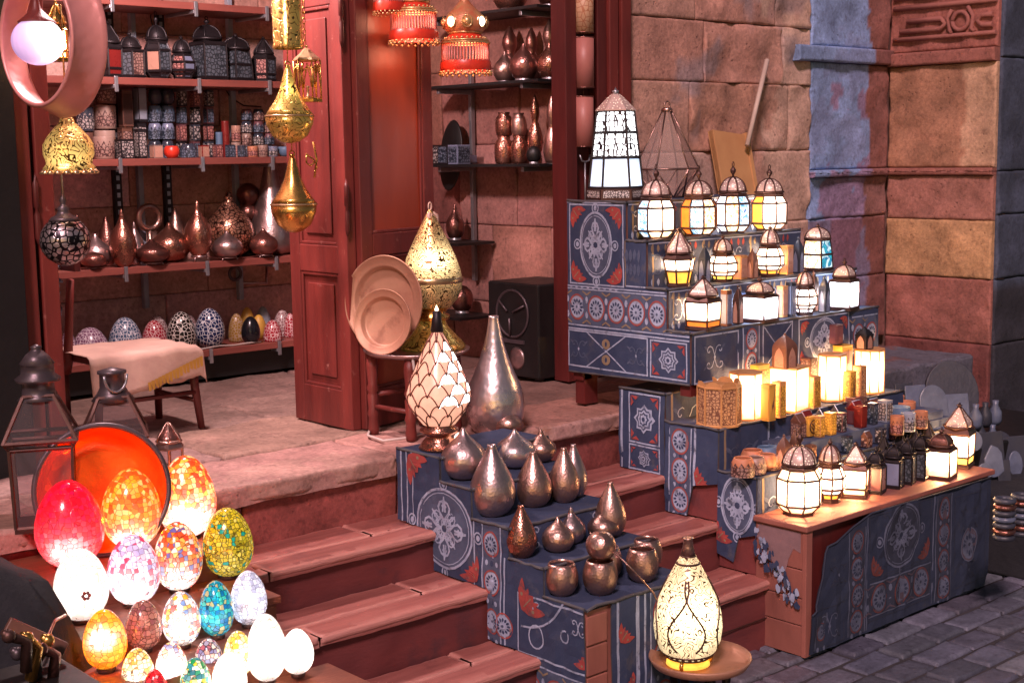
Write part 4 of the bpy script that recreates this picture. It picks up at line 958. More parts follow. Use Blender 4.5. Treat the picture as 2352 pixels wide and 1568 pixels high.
mosaic('egg_confetti',[(.95,.9,.85),(.8,.8,.9),(.6,.015,.015),(1,.93,.85),(.12,.22,.5),(.8,.48,.03),(1,1,1),(.3,.28,.3)],92,.048,1.2,.06,.72,1,(.22,.15,.12),.09,2.5,.25)
mosaic('egg_teal',[(.01,.28,.36),(.015,.42,.45),(.005,.16,.36),(.06,.48,.40),(.01,.32,.5),(.5,.42,.2)],92,.044,1.2,.05,.5,.2,(.006,.06,.08),.08,3,.38)
mosaic('egg_silver',[(.62,.65,.78),(.8,.82,.92),(.42,.45,.58),(.9,.9,.97)],90,.046,.7,.06,.6,.5,(.2,.22,.3),.08,3,.38)
mosaic('egg_yellow',[(.9,.66,.15),(1,.85,.5),(.85,.5,.03),(1,.92,.7)],90,.038,1.3,.05,.7,.9,(.2,.11,.015),.08,2.5,.28)
mosaic('egg_green',[(.006,.25,.08),(.85,.85,.6),(.01,.34,.15),(.7,.5,.03),(.01,.2,.25),(.9,.9,.8)],95,.036,1.4,.04,.7,.6,(.02,.08,.04),.09,2.5,.35)
mosaic('egg_grey',[(.4,.4,.55),(.7,.65,.65),(.45,.12,.17),(.8,.75,.7),(.2,.2,.42),(.6,.35,.3)],97,.034,1.0,.05,.5,.4,(.08,.05,.06),.11,2.5,.35)
mosaic('egg_scarlet',[(.7,.01,.02),(.8,.04,.05),(.6,.005,.02),(.9,.55,.55)],95,.032,1.3,.04,.6,.5,(.2,.006,.006),.08,3,.35)
T0,T1,T2,T3=.637,.560,.512,.462
for a in [
 ('big ruby red egg lamp with a white hot spot, rear left of the egg stand',165,1105,1310,78,T0,'egg_red'),
 ('big amber tiled egg lamp in front of the round orange tray',307,1078,1264,68,T0,'egg_amber'),
 ('big dazzling orange and white egg lamp, tallest beside the stair edge',433,1048,1238,67,T0,'egg_fire'),
 ('plain glowing white egg lamp with one tiny red flower mark',191,1262,1432,62,T1,'egg_white'),
 ('glowing white egg lamp with a rose red cap and lilac tiles',311,1230,1395,60,T1,'egg_rose'),
 ('red, white and orange confetti egg lamp below the tallest egg',413,1200,1362,55,T1,'egg_multi'),
 ('olive and lime yellow mosaic egg lamp nearest the upper stair tread',527,1168,1330,58,T1,'egg_lime'),
 ('honey yellow egg lamp with orange foot and white hot spot',245,1402,1545,50,T2,'egg_honey'),
 ('dull mauve brown unlit looking mosaic egg lamp',333,1380,1500,42,T2,'egg_mauve'),
 ('white egg lamp with scattered red, blue and yellow tiles',420,1360,1490,44,T2,'egg_confetti'),
 ('teal green mosaic egg lamp',500,1335,1468,40,T2,'egg_teal'),
 ('silver grey mosaic egg lamp right of the teal egg',574,1312,1442,42,T2,'egg_silver'),
 ('pale yellow egg lamp cut by the lower photo edge',320,1490,1600,37,T3,'egg_yellow'),
 ('small orange and yellow mosaic egg lamp in the lowest row',397,1477,1585,36,T3,'egg_multi'),
 ('small grey, rose and white mosaic egg lamp',482,1468,1560,32,T3,'egg_grey'),
 ('small green and white mosaic egg lamp at the bottom edge',452,1512,1620,35,T3-.02,'egg_green'),
 ('small scarlet egg lamp at the bottom edge',360,1538,1640,30,T3-.02,'egg_scarlet'),
 ('small yellow and white egg lamp behind the tall white eggs',550,1450,1562,34,T3,'egg_yellow'),
 ('tall glowing white egg lamp in the lowest row with yellow foot',615,1412,1572,46,T3-.015,'egg_white'),
 ('glowing white egg lamp at the right end of the lowest row',685,1446,1556,38,T3-.02,'egg_white'),
 ('glowing white egg lamp at the bottom edge below the yellow one',530,1500,1622,40,T3-.03,'egg_white')]: egg(*a)
for o in list(bpy.data.objects):
    if o.get('label')=='plain glowing white egg lamp with one tiny red flower mark':
        b=MB(); q=Vector((-.25,-.97,0)).normalized(); s_=Vector((.97,-.25,0)); c=q*.0672+Vector((0,0,.085))
        for i in range(6):
            a=2*PI*i/6; p_=c+s_*.008*math.cos(a)+Vector((0,0,.008*math.sin(a))); b.sphere(p_,.0045,i%2,8)
        b.build('flower_mark',[M['glaze_red'],M['box_purple']],o)
# egg stand: stepped planks
pm('egg_board',(.22,.06,.03),(.13,.035,.02),.5,0,6,(.5,3,3),bs=50,bstr=.3)
t=thing('egg_stand','stepped wooden plank stand under the glowing egg lamps','display stand',(0,0,0))
lv=[(T0,3.32,3.64,1.39,1.90),(T1,3.08,3.32,1.30,1.90),(T2,2.86,3.08,1.26,1.83),(T3-.03,2.40,2.86,1.22,1.90)]
for z,y0,y1,x0,x1 in lv:
    b=MB(); b.box(x0,x1,y0-.012,y1,z-.022,z-.001); b.build('shelf_board',M['egg_board'],t,bevel=.003)
    b=MB(); b.box(x0+.01,x1-.01,y0,y0+.015,max(.3,z-.12),z-.0225); b.build('riser_board',M['egg_board'],t)
    b=MB(); b.box(x0,x0+.018,y0+.016,y1,z-.16,z-.0225); b.build('side_board',M['yellow_wood' if z==T1 else 'red_wood'],t)  # the yellow board has the egg lamps' light put into its colour
b=MB(); b.box(1.78,1.80,2.5,3.6,.0,.43); b.build('side_board',M['box_wood'],t)
# orange tray standing behind
p=ony(232,1126,3.60); r=146*mpp(p); Rm=Matrix.Rotation(math.radians(84),4,'X')@Matrix.Identity(4)
b=MB(); b.lathe([(0,.0),(.6*r,.0),(.84*r,.012),(.9*r,.05),(.985*r,.085),(1.0*r,.087),(1.0*r,.08),(.93*r,.045),(.87*r,.004),(.62*r,-.008),(0,-.008)],56,M=Matrix.Rotation(math.radians(-22),4,'Z')@Matrix.Rotation(math.radians(76),4,'X'))
tr_=tag(b.build('round_tray',M['tray_orange'],loc=p),'big round orange glowing copper tray propped behind the egg lamps','tray')
b=MB(); b.tube([(1.0*r*math.cos(q),1.0*r*math.sin(q),.083) for q in [2*PI*i/64 for i in range(64)]],.0075,7,closed=True,M=Matrix.Rotation(math.radians(-22),4,'Z')@Matrix.Rotation(math.radians(76),4,'X')); b.build('rolled_rim',M['grey_metal'],tr_)
# ------------------------------------------------------------------ left foreground clutter
b=MB(); rr=random.Random(9); N=14
for i in range(N+1):
    for j in range(9):
        x=.70+.66*i/N; y=3.05+.70*j/8; z=.775+.03*math.sin(i*.9)+.03*noise.noise(Vector((x*6,y*6,0)))
        if i>N-3: z-=.18*(i-N+2)**1.2*.6
        b.v.append(Vector((x,y,z)))
for i in range(N):
    for j in range(8):
        a=i*9+j; b.face((a,a+9,a+10,a+1),0,True)
base=len(b.v)
for i in range(N+1):
    for k in range(1,7):
        q=b.v[i*9]; b.v.append(Vector((q.x+.02*math.sin(i*1.7+k*.4),q.y-.03-.02*math.sin(i*1.3)-.03*k*.5,q.z-.1*k)))
for i in range(N):
    for k in range(6):
        A=(i*9 if k==0 else base+i*6+k-1); B=((i+1)*9 if k==0 else base+(i+1)*6+k-1); b.face((A,base+i*6+k,base+(i+1)*6+k,B),0,True)
tag(b.build('black_cover',M['black_cloth']),'black cloth cover hanging beside the egg stand at the lower left','cover')
b=MB(); b.box(-.13,.0,-.012,.012,-.014,.014,M=Matrix.Translation(ony(150,1490,2.72))@Matrix.Rotation(.6,4,'Y')@Matrix.Rotation(-.35,4,'Z')); 
tag(b.build('wood_batten',M['peg_wood'],bevel=.003),'short wooden batten poking out left of the honey yellow egg','batten')
for i,(a,c,lb,mt) in enumerate((((20,1460),(60,1540),'bent dark iron hook at the lower left edge','iron_brown'),((62,1465),(70,1560),'small brass tongs at the lower left edge','brass'),((95,1490),(120,1568),'brown copper hook left of the wooden batten','copper_dark'),((40,1500),(85,1568),'thin grey iron rod at the lower left edge','grey_metal'),((110,1470),(75,1530),'short brass pin among the iron hooks','brass'))):
    p,q=ony(*a,2.6+.02*i),ony(*c,2.62+.02*i); m=(p+q)/2+Vector((.02,0,.02)); b=MB(); b.tube([p+Vector((-.012,0,.012)),p,m*.6+p*.4,m,q],[.006,.011,.010,.011,.012],7); b.sphere(p,.014,0,8); tag(b.build('metal_hook',M[mt]),lb,'hook')
b=MB(); b.tube([ony(105,1490,2.75),ony(112,1455,2.78),ony(125,1425,2.85),ony(150,1412,2.95)],.004,6); tag(b.build('power_cable',M['copper_dark']),'brown lamp cord curving up to the plain white egg','cord')
b=MB(); zc=ony(80,1566,2.62).z; b.box(.82,1.16,2.50,2.78,0,zc-.012); tag(b.build('tool_crate',M['black_plastic'],bevel=.006),'black crate under the metal hooks at the lower left corner','crate')
# glass floor lanterns
def biglamp(label,px,yt,yb,hw,style,cat='lantern',y=None):
    p=spot(px,yb,.728,hw*.5); mp=mpp(p); h=zat(yt,p)-.728; r=hw*mp*1.32
    t=thing('floor_lantern',label,'lantern',p,0,'unlit glass floor lanterns'); n=4; rot=.35
    if style==0: zs=[(.80,.0),(.86,.43),(1,.47),(.42,.70)]
    else: zs=[(.80,0),(.9,.42),(1,.45),(.46,.74)]
    b=MB(); b.lathe([(0,0),(r*.84,0),(r*.84,.012),(0,.012)],n,sm=False,rot=rot); b.build('base',M['iron_brown'],t)
    rg=[b.ring(n,a*r,c*h+.012,rot) for a,c in zs]; b=MB()
    for k in (0,2):
        for i in range(n): j=(i+1)%n; b.poly([rg[k][i],rg[k][j],rg[k+1][j],rg[k+1][i]])
    b.build('glass_panes',M['glass'],t)
    b=MB()
    for i in range(n): b.tube([q[i] for q in rg],.0055,4,sm=False)
    for q in rg: b.tube(q,.006,4,closed=True,sm=False)
    b.build('frame',M['iron_brown'],t)
    b=MB(); k=zs[-1][0]*r
    if style==0: b.lathe([(k*1.05,.70*h),(k*.8,.72*h),(k*.75,.79*h),(k*1.05,.80*h),(k*1.1,.815*h),(k*.8,.84*h),(k*.78,.89*h),(k*.85,.895*h),(k*.5,.945*h),(.015,.965*h),(.012,.975*h),(.016,.985*h),(0,h)],16)
    else: b.lathe([(k*1.05,.74*h),(k*.75,.80*h),(k*.62,.84*h),(k*.6,.94*h),(k*.7,.95*h),(k*.7,.97*h),(0,h)],16)
    b.build('chimney_cap',M['grey_metal'],t)
    if style: 
        b=MB(); b.tube([(k*.6*math.cos(a)-.01,-k*.75,.95*h+.05*math.sin(a)) for a in [PI+PI*i/10 for i in range(11)]],.004,6); b.build('wire_handle',M['steel'],t)
    return t
biglamp('large grey glass lantern with tiered cap standing at the left door post',108,790,1215,84,0)
biglamp('glass lantern with wire handle beside the chair legs',272,842,1140,76,1)
lantern('small_lantern','small copper framed glass lantern right of the orange tray',392,965,1100,34,.728,'straight',['glass'],frame='copper',roofm='copper_dark',n=6,fin=False,group=None)
# chair with cloth
t=thing('chair','old dark red wooden chair with a cloth thrown over its seat','chair',(2.28,4.66,.728))
ch=t; sx,sy,sh=.20,.15,.30
b=MB(); b.box(-sx,sx,-sy,sy,sh-.03,sh); b.build('seat',M['red_wood_dark'],t,bevel=.006)
for x in (-1,1):
    b=MB(); b.tube([(x*sx*.9,-sy*.9,sh-.02),(x*sx*.93,-sy*.95,sh*.5),(x*sx,-sy*1.02,0)],[.019,.016,.013],8); b.build('leg',M['red_wood_dark'],t)
    b=MB(); b.tube([(x*sx*.9,sy*.9,0),(x*sx*.92,sy*.9,sh),],[.014,.018],8); b.build('leg',M['red_wood_dark'],t)
b=MB(); b.tube([(x,-sy,sh*.45) for x in (-sx*.9,sx*.9)],.009,6); b.tube([(sx*.9,y,sh*.35) for y in (-sy,sy)],.009,6); b.build('stretcher',M['red_wood_dark'],t)
q=[onx(px,py,2.06) for px,py in ((200,868),(165,835),(150,770),(140,700),(132,640))]; off=Vector(t.location)
b=MB(); b.tube([Vector((2.07,4.72-.02*i,p.z))-off for i,p in enumerate(q)],[.02,.019,.016,.015,.014],8); b.build('back_post',M['red_wood'],t)
b=MB(); b.tube([Vector((2.07,4.95,p.z))-off for i,p in enumerate(q)],.014,8); b.build('back_post',M['red_wood_dark'],t)
b=MB(); b.box(2.05-off.x,2.075-off.x,4.56-off.y,4.98-off.y,1.325-.728,1.385-.728); b.build('top_rail',M['red_wood_dark'],t,bevel=.004)
b=MB(); nu,nv=26,22
for j in range(nv+1):
    for i in range(nu+1):
        u=-.225+.45*i/nu; s=j/nv*.50; yy=sy+.02-s; z=sh+.004
        if yy<-sy-.01: d=-sy-.01-yy; yy=-sy-.012-.10*d; z-=d*(.95-.35*(i/nu))
        if u>sx+.004: z-=(u-sx-.004)*.9+.01; u=sx+.006+(u-sx-.004)*.2
        z+=.006*noise.noise(Vector((u*14,s*14,1)))+(.010*noise.noise(Vector((u*30,s*6,3))) if j>nv*.7 else 0); yy-=.01*abs(noise.noise(Vector((u*16,1,2))))*(j>nv*.66)
        b.v.append(Vector((u,yy,z)))
for j in range(nv):
    for i in range(nu): a=j*(nu+1)+i; b.face((a,a+1,a+nu+2,a+nu+1),0,True)
o=b.build('seat_cloth',M['cream_cloth'],loc=t.location); tag(o,'cream cloth with yellow torn hem spread over the chair seat','cloth')
m=o.modifiers.new('thick','SOLIDIFY'); m.thickness=.003
b=MB(); rr=random.Random(3)
for i in range(16):
    u=-.02+.22*i/16; z=sh-.115+.075*(i/16); b.poly([(u,-sy-.034,z+.012),(u+.014,-sy-.034,z+.014),(u+.013,-sy-.036,z-.014-rr.random()*.012),(u+.003,-sy-.036,z-.012-rr.random()*.014)])
b.build('torn_hem',M['yellow_wood'],o)
b=MB(); p0=onx(118,640,2.0); 
for k in range(9):
    b.tube([(rr.uniform(-.03,.03),rr.uniform(-.03,.03),.09-.03*k+rr.uniform(-.02,.02)) for _ in range(5)],.006,5,m=k%3)
tag(b.build('tied_rag',[M['clay_blue'],M['cloth_grey'],M['soapstone']],loc=Vector((2.03,4.70,p0.z))),'blue and white rag tied round the chair back','rag')
b=MB(); b.poly([(0,0,0),(.03,-.005,.005),(.032,0,.06),(.002,-.004,.07)]); o=b.build('paper_scrap',M['yellow_wood'],loc=Vector((2.01,4.64,p0.z+.06))); tag(o,'yellow paper scrap tucked above the tied rag','paper scrap')
o.modifiers.new('thick','SOLIDIFY').thickness=.002
# ------------------------------------------------------------------ wares on the back shelves
SG='dark lanterns on the upper shelf'
def dl(label,px,yt,yb,hw,style,panes,frame='iron',n=6,rot=.2,y=5.5): lantern('lantern',label,px,yt,yb,hw,2.04,style,panes,y=y,n=n,frame=frame,roofm='iron',group=SG,rot=rot,bars=.006)
fret('fret_slate',(.02,.026,.034),(.085,.10,.125),60,.13)
dl('dark red panelled lantern at the left end of the upper shelf',255,26,160,24,'straight',['glaze_red','iron'],n=4)
dl('black lantern with mottled grey panes, second on the upper shelf',302,50,165,32,'box',['fret_brown','fret_slate'])
dl('black lantern with one bright square pane and a tall spire',364,4,165,31,'barrel',['fret_slate',('iron','frost_peach','iron')])
dl('black lantern with pale star pane, in the middle of the upper shelf',420,60,165,30,'pear',['frost_blue','fret_red'])
dl('largest black lantern with two white latticed doors',480,14,166,38,'box',['fret_slate'],n=4,rot=.1)
dl('black tapered lantern with studded slate panels',545,55,168,32,'bell',['fret_slate'],n=4)
dl('small black lantern with orange studded panel at the right end of the upper shelf',608,64,172,27,'straight',['fret_slate','fret_red'])
# second shelf: front row
CG='candle cups and cubes on the second shelf'; Z2=1.708; YF,YB=5.47,5.58
pot('candle_cup','cream cup with dark mountain zigzag, left front of the second shelf',240,306,360,24,Z2,'glaze_cream',YF,TUB,'fret_brown',CG)
candle_box('candle_holder','wide black and white vine patterned box beside the cream mountain cup',287,312,359,26,Z2,'iron','fret_white',YF,group=CG)
candle_box('candle_holder','tall slim black holder covered in white star dots',325,290,359,16,Z2,'iron','fret_white',YF,group=CG)
candle_box('candle_holder','cream square holder with a small red arch',360,326,358,18,Z2,'glaze_cream','frost_peach',YF,group=CG)
pot('candle_cup','bright scarlet cup with a white heart shaped notch',395,328,358,18,Z2,'red_bead',YF,CUP,None,CG)
pot('candle_cup','dark teal bowl cup right of the scarlet cup',434,324,358,19,Z2,'glaze_dark',YF,CUP,'fret_blue',CG)
candle_box('candle_holder','dusty red square holder with pale arch',469,327,357,15,Z2,'glaze_red','frost_peach',YF,group=CG)
candle_box('candle_holder','purple brown square fretwork holder',501,326,357,14,Z2,'box_purple','fret_red',YF,group=CG)
candle_box('candle_holder','slate square holder with a round star cut',530,326,356,14,Z2,'glaze_dark','fret_blue',YF,group=CG)
pot('candle_cup','narrow dark blue cup between star cube and red cup',556,328,356,10,Z2,'glaze_dark',YF,TUB,'fret_blue',CG)
pot('candle_cup','small brick red cup, front of the second shelf',581,330,356,12,Z2,'clay_orange',YF,TUB,'fret_red',CG)
pot('candle_cup','small cream cup, front of the second shelf near the right',604,328,356,12,Z2,'glaze_cream',YF,TUB,'fret_brown',CG)
pot('candle_cup','small grey and white cup, front right of the second shelf',627,330,355,12,Z2,'frost_blue',YF,TUB,'fret_white',CG)
vase('dish','small blue glass dish at the right end of the second shelf','dish',655,330,354,16,Z2,BOWL,'clay_blue',YF)
vase('glass_jar','dark blue glass jar behind the bell lamp on the second shelf','jar',113,272,318,18,Z2,JAR,'clay_blue',YB)
# second shelf: stacks standing behind
def stack(px,y,lv,hw,fn): 
    z=Z2
    for i,(h,f) in enumerate(lv): f(px,z,h,hw); z+=h
def atz(px,z,h,y): 
    p=spot_y(px,z,y); return proj((p.x,p.y,z+h))[1],proj((p.x,p.y,z))[1]
def sbox(label,mat,face,y=YB): 
    def f(px,z,h,hw): a,c=atz(px,z,h-.001,y); candle_box('candle_holder',label,px,a,c,hw,z,mat,face,y,group=CG)
    return f
def spot_cup(label,mat,band,prof=TUB,y=YB):
    def f(px,z,h,hw): a,c=atz(px,z,h-.001,y); pot('candle_cup',label,px,a,c,hw,z,mat,y,prof,band,CG)
    return f
stack(197,YB,[(.115,spot_cup('brown cup at the bottom of the far left stack','peg_wood','fret_brown')),(.105,spot_cup('black and white leaf cup in the far left stack','glaze_dark','fret_white')),(.09,spot_cup('dark brown cup on top of the far left stack','peg_wood','fret_brown'))],20,0)
stack(243,YB,[(.125,spot_cup('tan cup hidden low in the second stack','glaze_cream','fret_tan')),(.105,spot_cup('cream cup with grey triangles, middle of the second stack','glaze_cream','fret_brown')),(.11,spot_cup('brown cup with pale medallions crowning the second stack','peg_wood','fret_brown'))],24,0)
stack(290,YB,[(.135,sbox('dark brown box low behind the vine patterned box','peg_wood','fret_brown')),(.16,sbox('tall plain dark brown box left of the arched pane box','peg_wood','iron_brown'))],20,0)
stack(325,YB,[(.155,sbox('black box under the arched pane box','iron','fret_white')),(.165,sbox('black box lantern with two pale arched panes','iron','soapstone'))],17,0)
for c,px in enumerate((357,386)):
    stack(px,YB,[(.08,spot_cup('blue grey soapstone cup low in the %s blue stack'%('left','right')[c],'glaze_dark','fret_blue',CUP)),(.075,spot_cup('pale blue soapstone cup in the %s blue stack'%('left','right')[c],'frost_blue','fret_blue',CUP)),(.075,spot_cup('navy cup third up in the %s blue stack'%('left','right')[c],'clay_blue','fret_blue',CUP)),(.07,spot_cup('dark glass cup on top of the %s blue stack'%('left','right')[c],'glaze_dark',None,CUP))],16,0)
cols=['left','middle','right']; rows=['lowest hidden','lower','middle','top']
for c,px in enumerate((418,449,480)):
    stack(px,YB,[(.075,sbox('%s cube of the %s cube column on the second shelf'%(rows[r],cols[c]),('iron','box_purple','glaze_dark')[(c+r)%3],('fret_white','fret_red','fret_blue','fret_white')[(c*2+r)%4])) for r in range(4)],14,0)
stack(505,YB,[(.115,spot_cup('short blue tumbler right of the cube columns','clay_blue',None))],8,0); stack(520,5.5,[(.165,spot_cup('tall slim red tumbler on the second shelf','glaze_red',None))],9,0)
stack(543,YB,[(.07,spot_cup('cream tumbler low in the short tumbler pair','glaze_cream','fret_red')),(.075,spot_cup('rose tumbler standing on the cream tumbler','frost_peach','fret_red'))],11,0)
for c,px in enumerate((567,594,618)):
    stack(px,YB,[(.055,spot_cup('%s ball cup of the %s ball cup stack'%(('lowest','second','third','top')[r],('left','middle','right')[c]),('glaze_dark','glaze_cream','glaze_dark','box_purple')[(r+c)%4],('fret_blue','fret_brown','fret_white')[(r+c)%3],CUP)) for r in range(4 if c<2 else 3)],13,0)
# third shelf: copper vases
Z3=1.26; VG='copper lamp vases on the third shelf'
for a in [
 ('small brass cone lamp at the far left behind the pierced globe',123,473,605,14,CONE,'brass',5.6,0),
 ('dark copper bowl lamp behind the pierced globe',183,478,600,26,ONION,'copper_dark',5.62,0),
 ('round copper cup with cut rim behind the left vases',248,489,600,25,DROP,'copper_dark',5.63,0),
 ('wide grey copper dome lamp left on the third shelf',222,508,588,36,ONION,'copper_silver',5.52,0),
 ('small squat copper ball on three feet at the left shelf edge',215,566,608,29,BALL,'copper_dark',5.42,1),
 ('hammered copper teardrop vase with a gold reflection, third shelf left',285,468,606,31,FINIAL,'copper_red',5.43,0),
 ('slim silver copper spire behind the left teardrop vase',312,500,600,22,FINIAL,'copper_silver',5.56,0),
 ('round copper goblet on a tall stem behind the onion vase',407,480,600,25,DROP,'copper',5.62,0),
 ('dark squat onion vase on legs, centre left of the third shelf',350,540,603,40,ONION,'copper_dark',5.43,1),
 ('large polished red copper sphere vase behind the dark onion',392,505,600,46,ONION,'copper_red',5.52,0),
 ('tall hammered copper teardrop vase in the middle of the third shelf',458,458,602,32,FINIAL,'copper_red',5.44,1),
 ('wide pierced copper teardrop lamp behind the squat onion',530,440,600,56,FINIAL,'copper_pierced',5.57,0),
 ('grey hammered squat onion vase on legs, right of centre',523,530,600,36,ONION,'copper_silver',5.42,1),
 ('tall smooth grey cone vase at the right end of the third shelf',627,380,595,56,CONE,'copper_silver',5.56,0),
 ('small shiny copper onion vase on legs before the grey cone vase',607,526,596,33,ONION,'copper_dark',5.42,1)]:
    if a[6]=='copper_pierced' and 'copper_pierced' not in M: fret('copper_pierced',(.05,.02,.015),(.55,.27,.18),55,.1,.3,metal=.8)
    vase('vase',a[0],'vase',a[1],a[2],a[3],a[4],Z3,a[5],a[6],a[7],VG,legs=a[8])
p=spot_y(572,1.60,5.6); 
z=Z3+.19
for lb,py,r in (('upper copper ball of the pair beside the grey cone vase',447,27),('lower copper ball of the pair beside the grey cone vase',489,23)):
    q=ony(570,py,5.62); b=MB(); b.sphere((0,0,0),r*mpp(q),0,24); tag(b.build('copper_ball',M['copper_dark'],loc=q),lb,'ball lamp','ball lamps stacked on the third shelf')
q=ony(568,540,5.62); b=MB(); b.lathe([(.05,0),(.05,.01),(.012,.02),(.012,.13),(.03,.14)],16); tag(b.build('lamp_stand',M['iron_brown'],loc=(q.x,q.y,Z3)),'thin stand carrying the pair of copper balls','stand')
q=ony(342,500,5.63); b=MB(); b.tube([(.05*math.cos(t),0,.05*math.sin(t)) for t in [2*PI*i/20 for i in range(20)]],.014,8,closed=True); b.tube([(0,0,-.05),(0,0,-(q.z-Z3))],.012,8); tag(b.build('ring_ornament',M['copper'],loc=q),'copper ring ornament on a post, third shelf','ornament')
# lowest shelf: mosaic domes
Z4=.875; DG='mosaic dome lamps on the lowest shelf'
for a in [
 ('purple and white maze mosaic dome partly hidden at the far left',160,690,768,18,'maze_purple',5.5),
 ('wide lilac maze mosaic dome left of the blue grey one',210,692,770,43,'maze_purple',5.5),
 ('blue grey maze mosaic dome above the chair cloth',290,688,780,40,'maze_grey',5.5),
 ('dusty pink maze mosaic dome behind the red one',363,703,785,30,'maze_pink',5.58),
 ('crimson and white maze mosaic dome',357,715,795,31,'maze_red',5.46),
 ('black and white maze mosaic egg dome',419,703,797,33,'maze_black',5.44),
 ('pale rose maze mosaic dome behind the black one',432,702,780,28,'maze_pink',5.58),
 ('navy blue and white maze mosaic teardrop dome',484,699,792,34,'maze_blue',5.46),
 ('small ochre maze mosaic dome right of the navy one',545,719,785,20,'maze_yellow',5.55),
 ('small red and cream maze mosaic dome at the right',627,726,776,22,'maze_red',5.44),
 ('small rose maze mosaic dome behind the right end',650,708,770,22,'maze_pink',5.55),
 ('tiny red maze mosaic dome beside the door leaf edge',668,712,768,16,'maze_red',5.5),
 ('plain ochre glass egg behind the black drop',570,706,780,18,'yellow_wood',5.6),
 ('plain grey glass egg behind the black drop',606,705,775,18,'soapstone',5.62),
 ('second plain ochre glass egg low behind the black drop',596,720,778,17,'yellow_wood',5.54),
 ('glossy black glass drop lamp in front of the ochre eggs',577,722,786,22,'black_gloss',5.44)]:
    if a[5]=='black_gloss' and 'black_gloss' not in M: pm('black_gloss',(.01,.01,.014),None,.08,0,9,bstr=0)
    drop='teardrop' in a[0] or 'black drop' in a[0] and 'glossy' in a[0]
    vase('mosaic_lamp',a[0],'mosaic lamp',a[1],a[2],a[3],a[4],Z4,[(r,z) for r,z in (FINIAL if 0 else EGGP)] if 'egg' in a[0] or drop else DOMEP,a[5],a[6],DG)
b=MB(); q=ony(590,745,5.40); b.tube([(2.95,5.405,.879),(3.08,5.41,.885),(3.16,5.42,.879),(3.22,5.405,.884),(3.3,5.42,.880)],.004,5); tag(b.build('power_cable',M['cable_white']),'thin white lamp cord lying along the lowest shelf edge','cord')
b=MB(); q=ony(540,628,5.66); b.tube([(.03*math.cos(t),0,.03*math.sin(t)) for t in [2*PI*i/16 for i in range(16)]],.008,6,closed=True); tag(b.build('pipe_ring',M['grey_metal'],loc=q),'grey pipe end ring on the wall under the vase shelf','pipe')
b=MB(); b.tube([ony(545,650,5.69),ony(612,650,5.69),ony(612,590,5.69)],.007,6); tag(b.build('wall_pipe',M['copper_silver']),'thin bent wall pipe under the vase shelf','pipe')
for lb,pts in (('thin dark wire hanging down the wall behind the black lanterns',[(350,10),(346,40),(352,66),(349,110)]),('thin dark wire looping on the wall above the candle cups',[(515,200),(530,225),(560,243),(600,246)]),('thin dark wire drooping under the lantern shelf on the left',[(285,240),(310,222),(345,200),(350,190)])):
    b=MB(); P_=[ony(x,y,5.69) for x,y in pts]; b.tube(P_,.0035,5); tag(b.build('wall_wire',M['iron']),lb,'wire')
# ------------------------------------------------------------------ right side wall of the shop
GX0,GX1=4.10,4.345
for z,lb in ((2.02,'upper dark glass shelf on the right shop wall'),(1.66,'lower dark glass shelf on the right shop wall'),(2.33,'highest dark glass shelf on the right shop wall at the top edge')):
    t=thing('glass_shelf',lb,'shelf',(GX0,4.42,z),group='glass shelves on the right wall')
    b=MB(); b.box(0,GX1-GX0,0,.85,-.012,0); b.build('glass_board',M['black_plastic'],t)
    for y in (.14,.72):
        b=MB(); b.box(.03,.24,y-.009,y+.009,-.034,-.0125); b.box(.222,.2405,y-.009,y+.009,-.16,-.0345); b.build('bracket',M['steel'],t,bevel=.002)
b=MB(); b.box(4.325,4.347,5.13,5.15,1.1,2.3); tag(b.build('shelf_rail',M['steel'],bevel=.002),'long pale steel shelf rail on the right shop wall','shelf rail')
RG='copper jars on the right wall shelves'
def side(label,px,yt,yb,hw,z,prof,mat,x=4.21,legs=0,name='jar'):
    p=onx(px,yb,x); p.z=z; 
    lo,hi=4.0,6.0
    for _ in range(40):
        m=(lo+hi)/2
        if proj((x,m,z))[0]>px: lo=m
        else: hi=m
    p=Vector((x,lo,z)); r=hw*mpp(p); h=zat(yt,p)-z
    b=MB(); lz=.07*h if legs else 0; b.lathe([(a*r,lz+c*(h-lz)) for a,c in prof],28)
    t=thing(name,label,'jar',p,0,RG); b.build('body',M[mat],t)
    b=MB(); b.lathe([(.62*r,0),(.6*r,.012),(.5*r,.014)],18,caps=False); b.build('foot_ring',M['steel'],t); return t
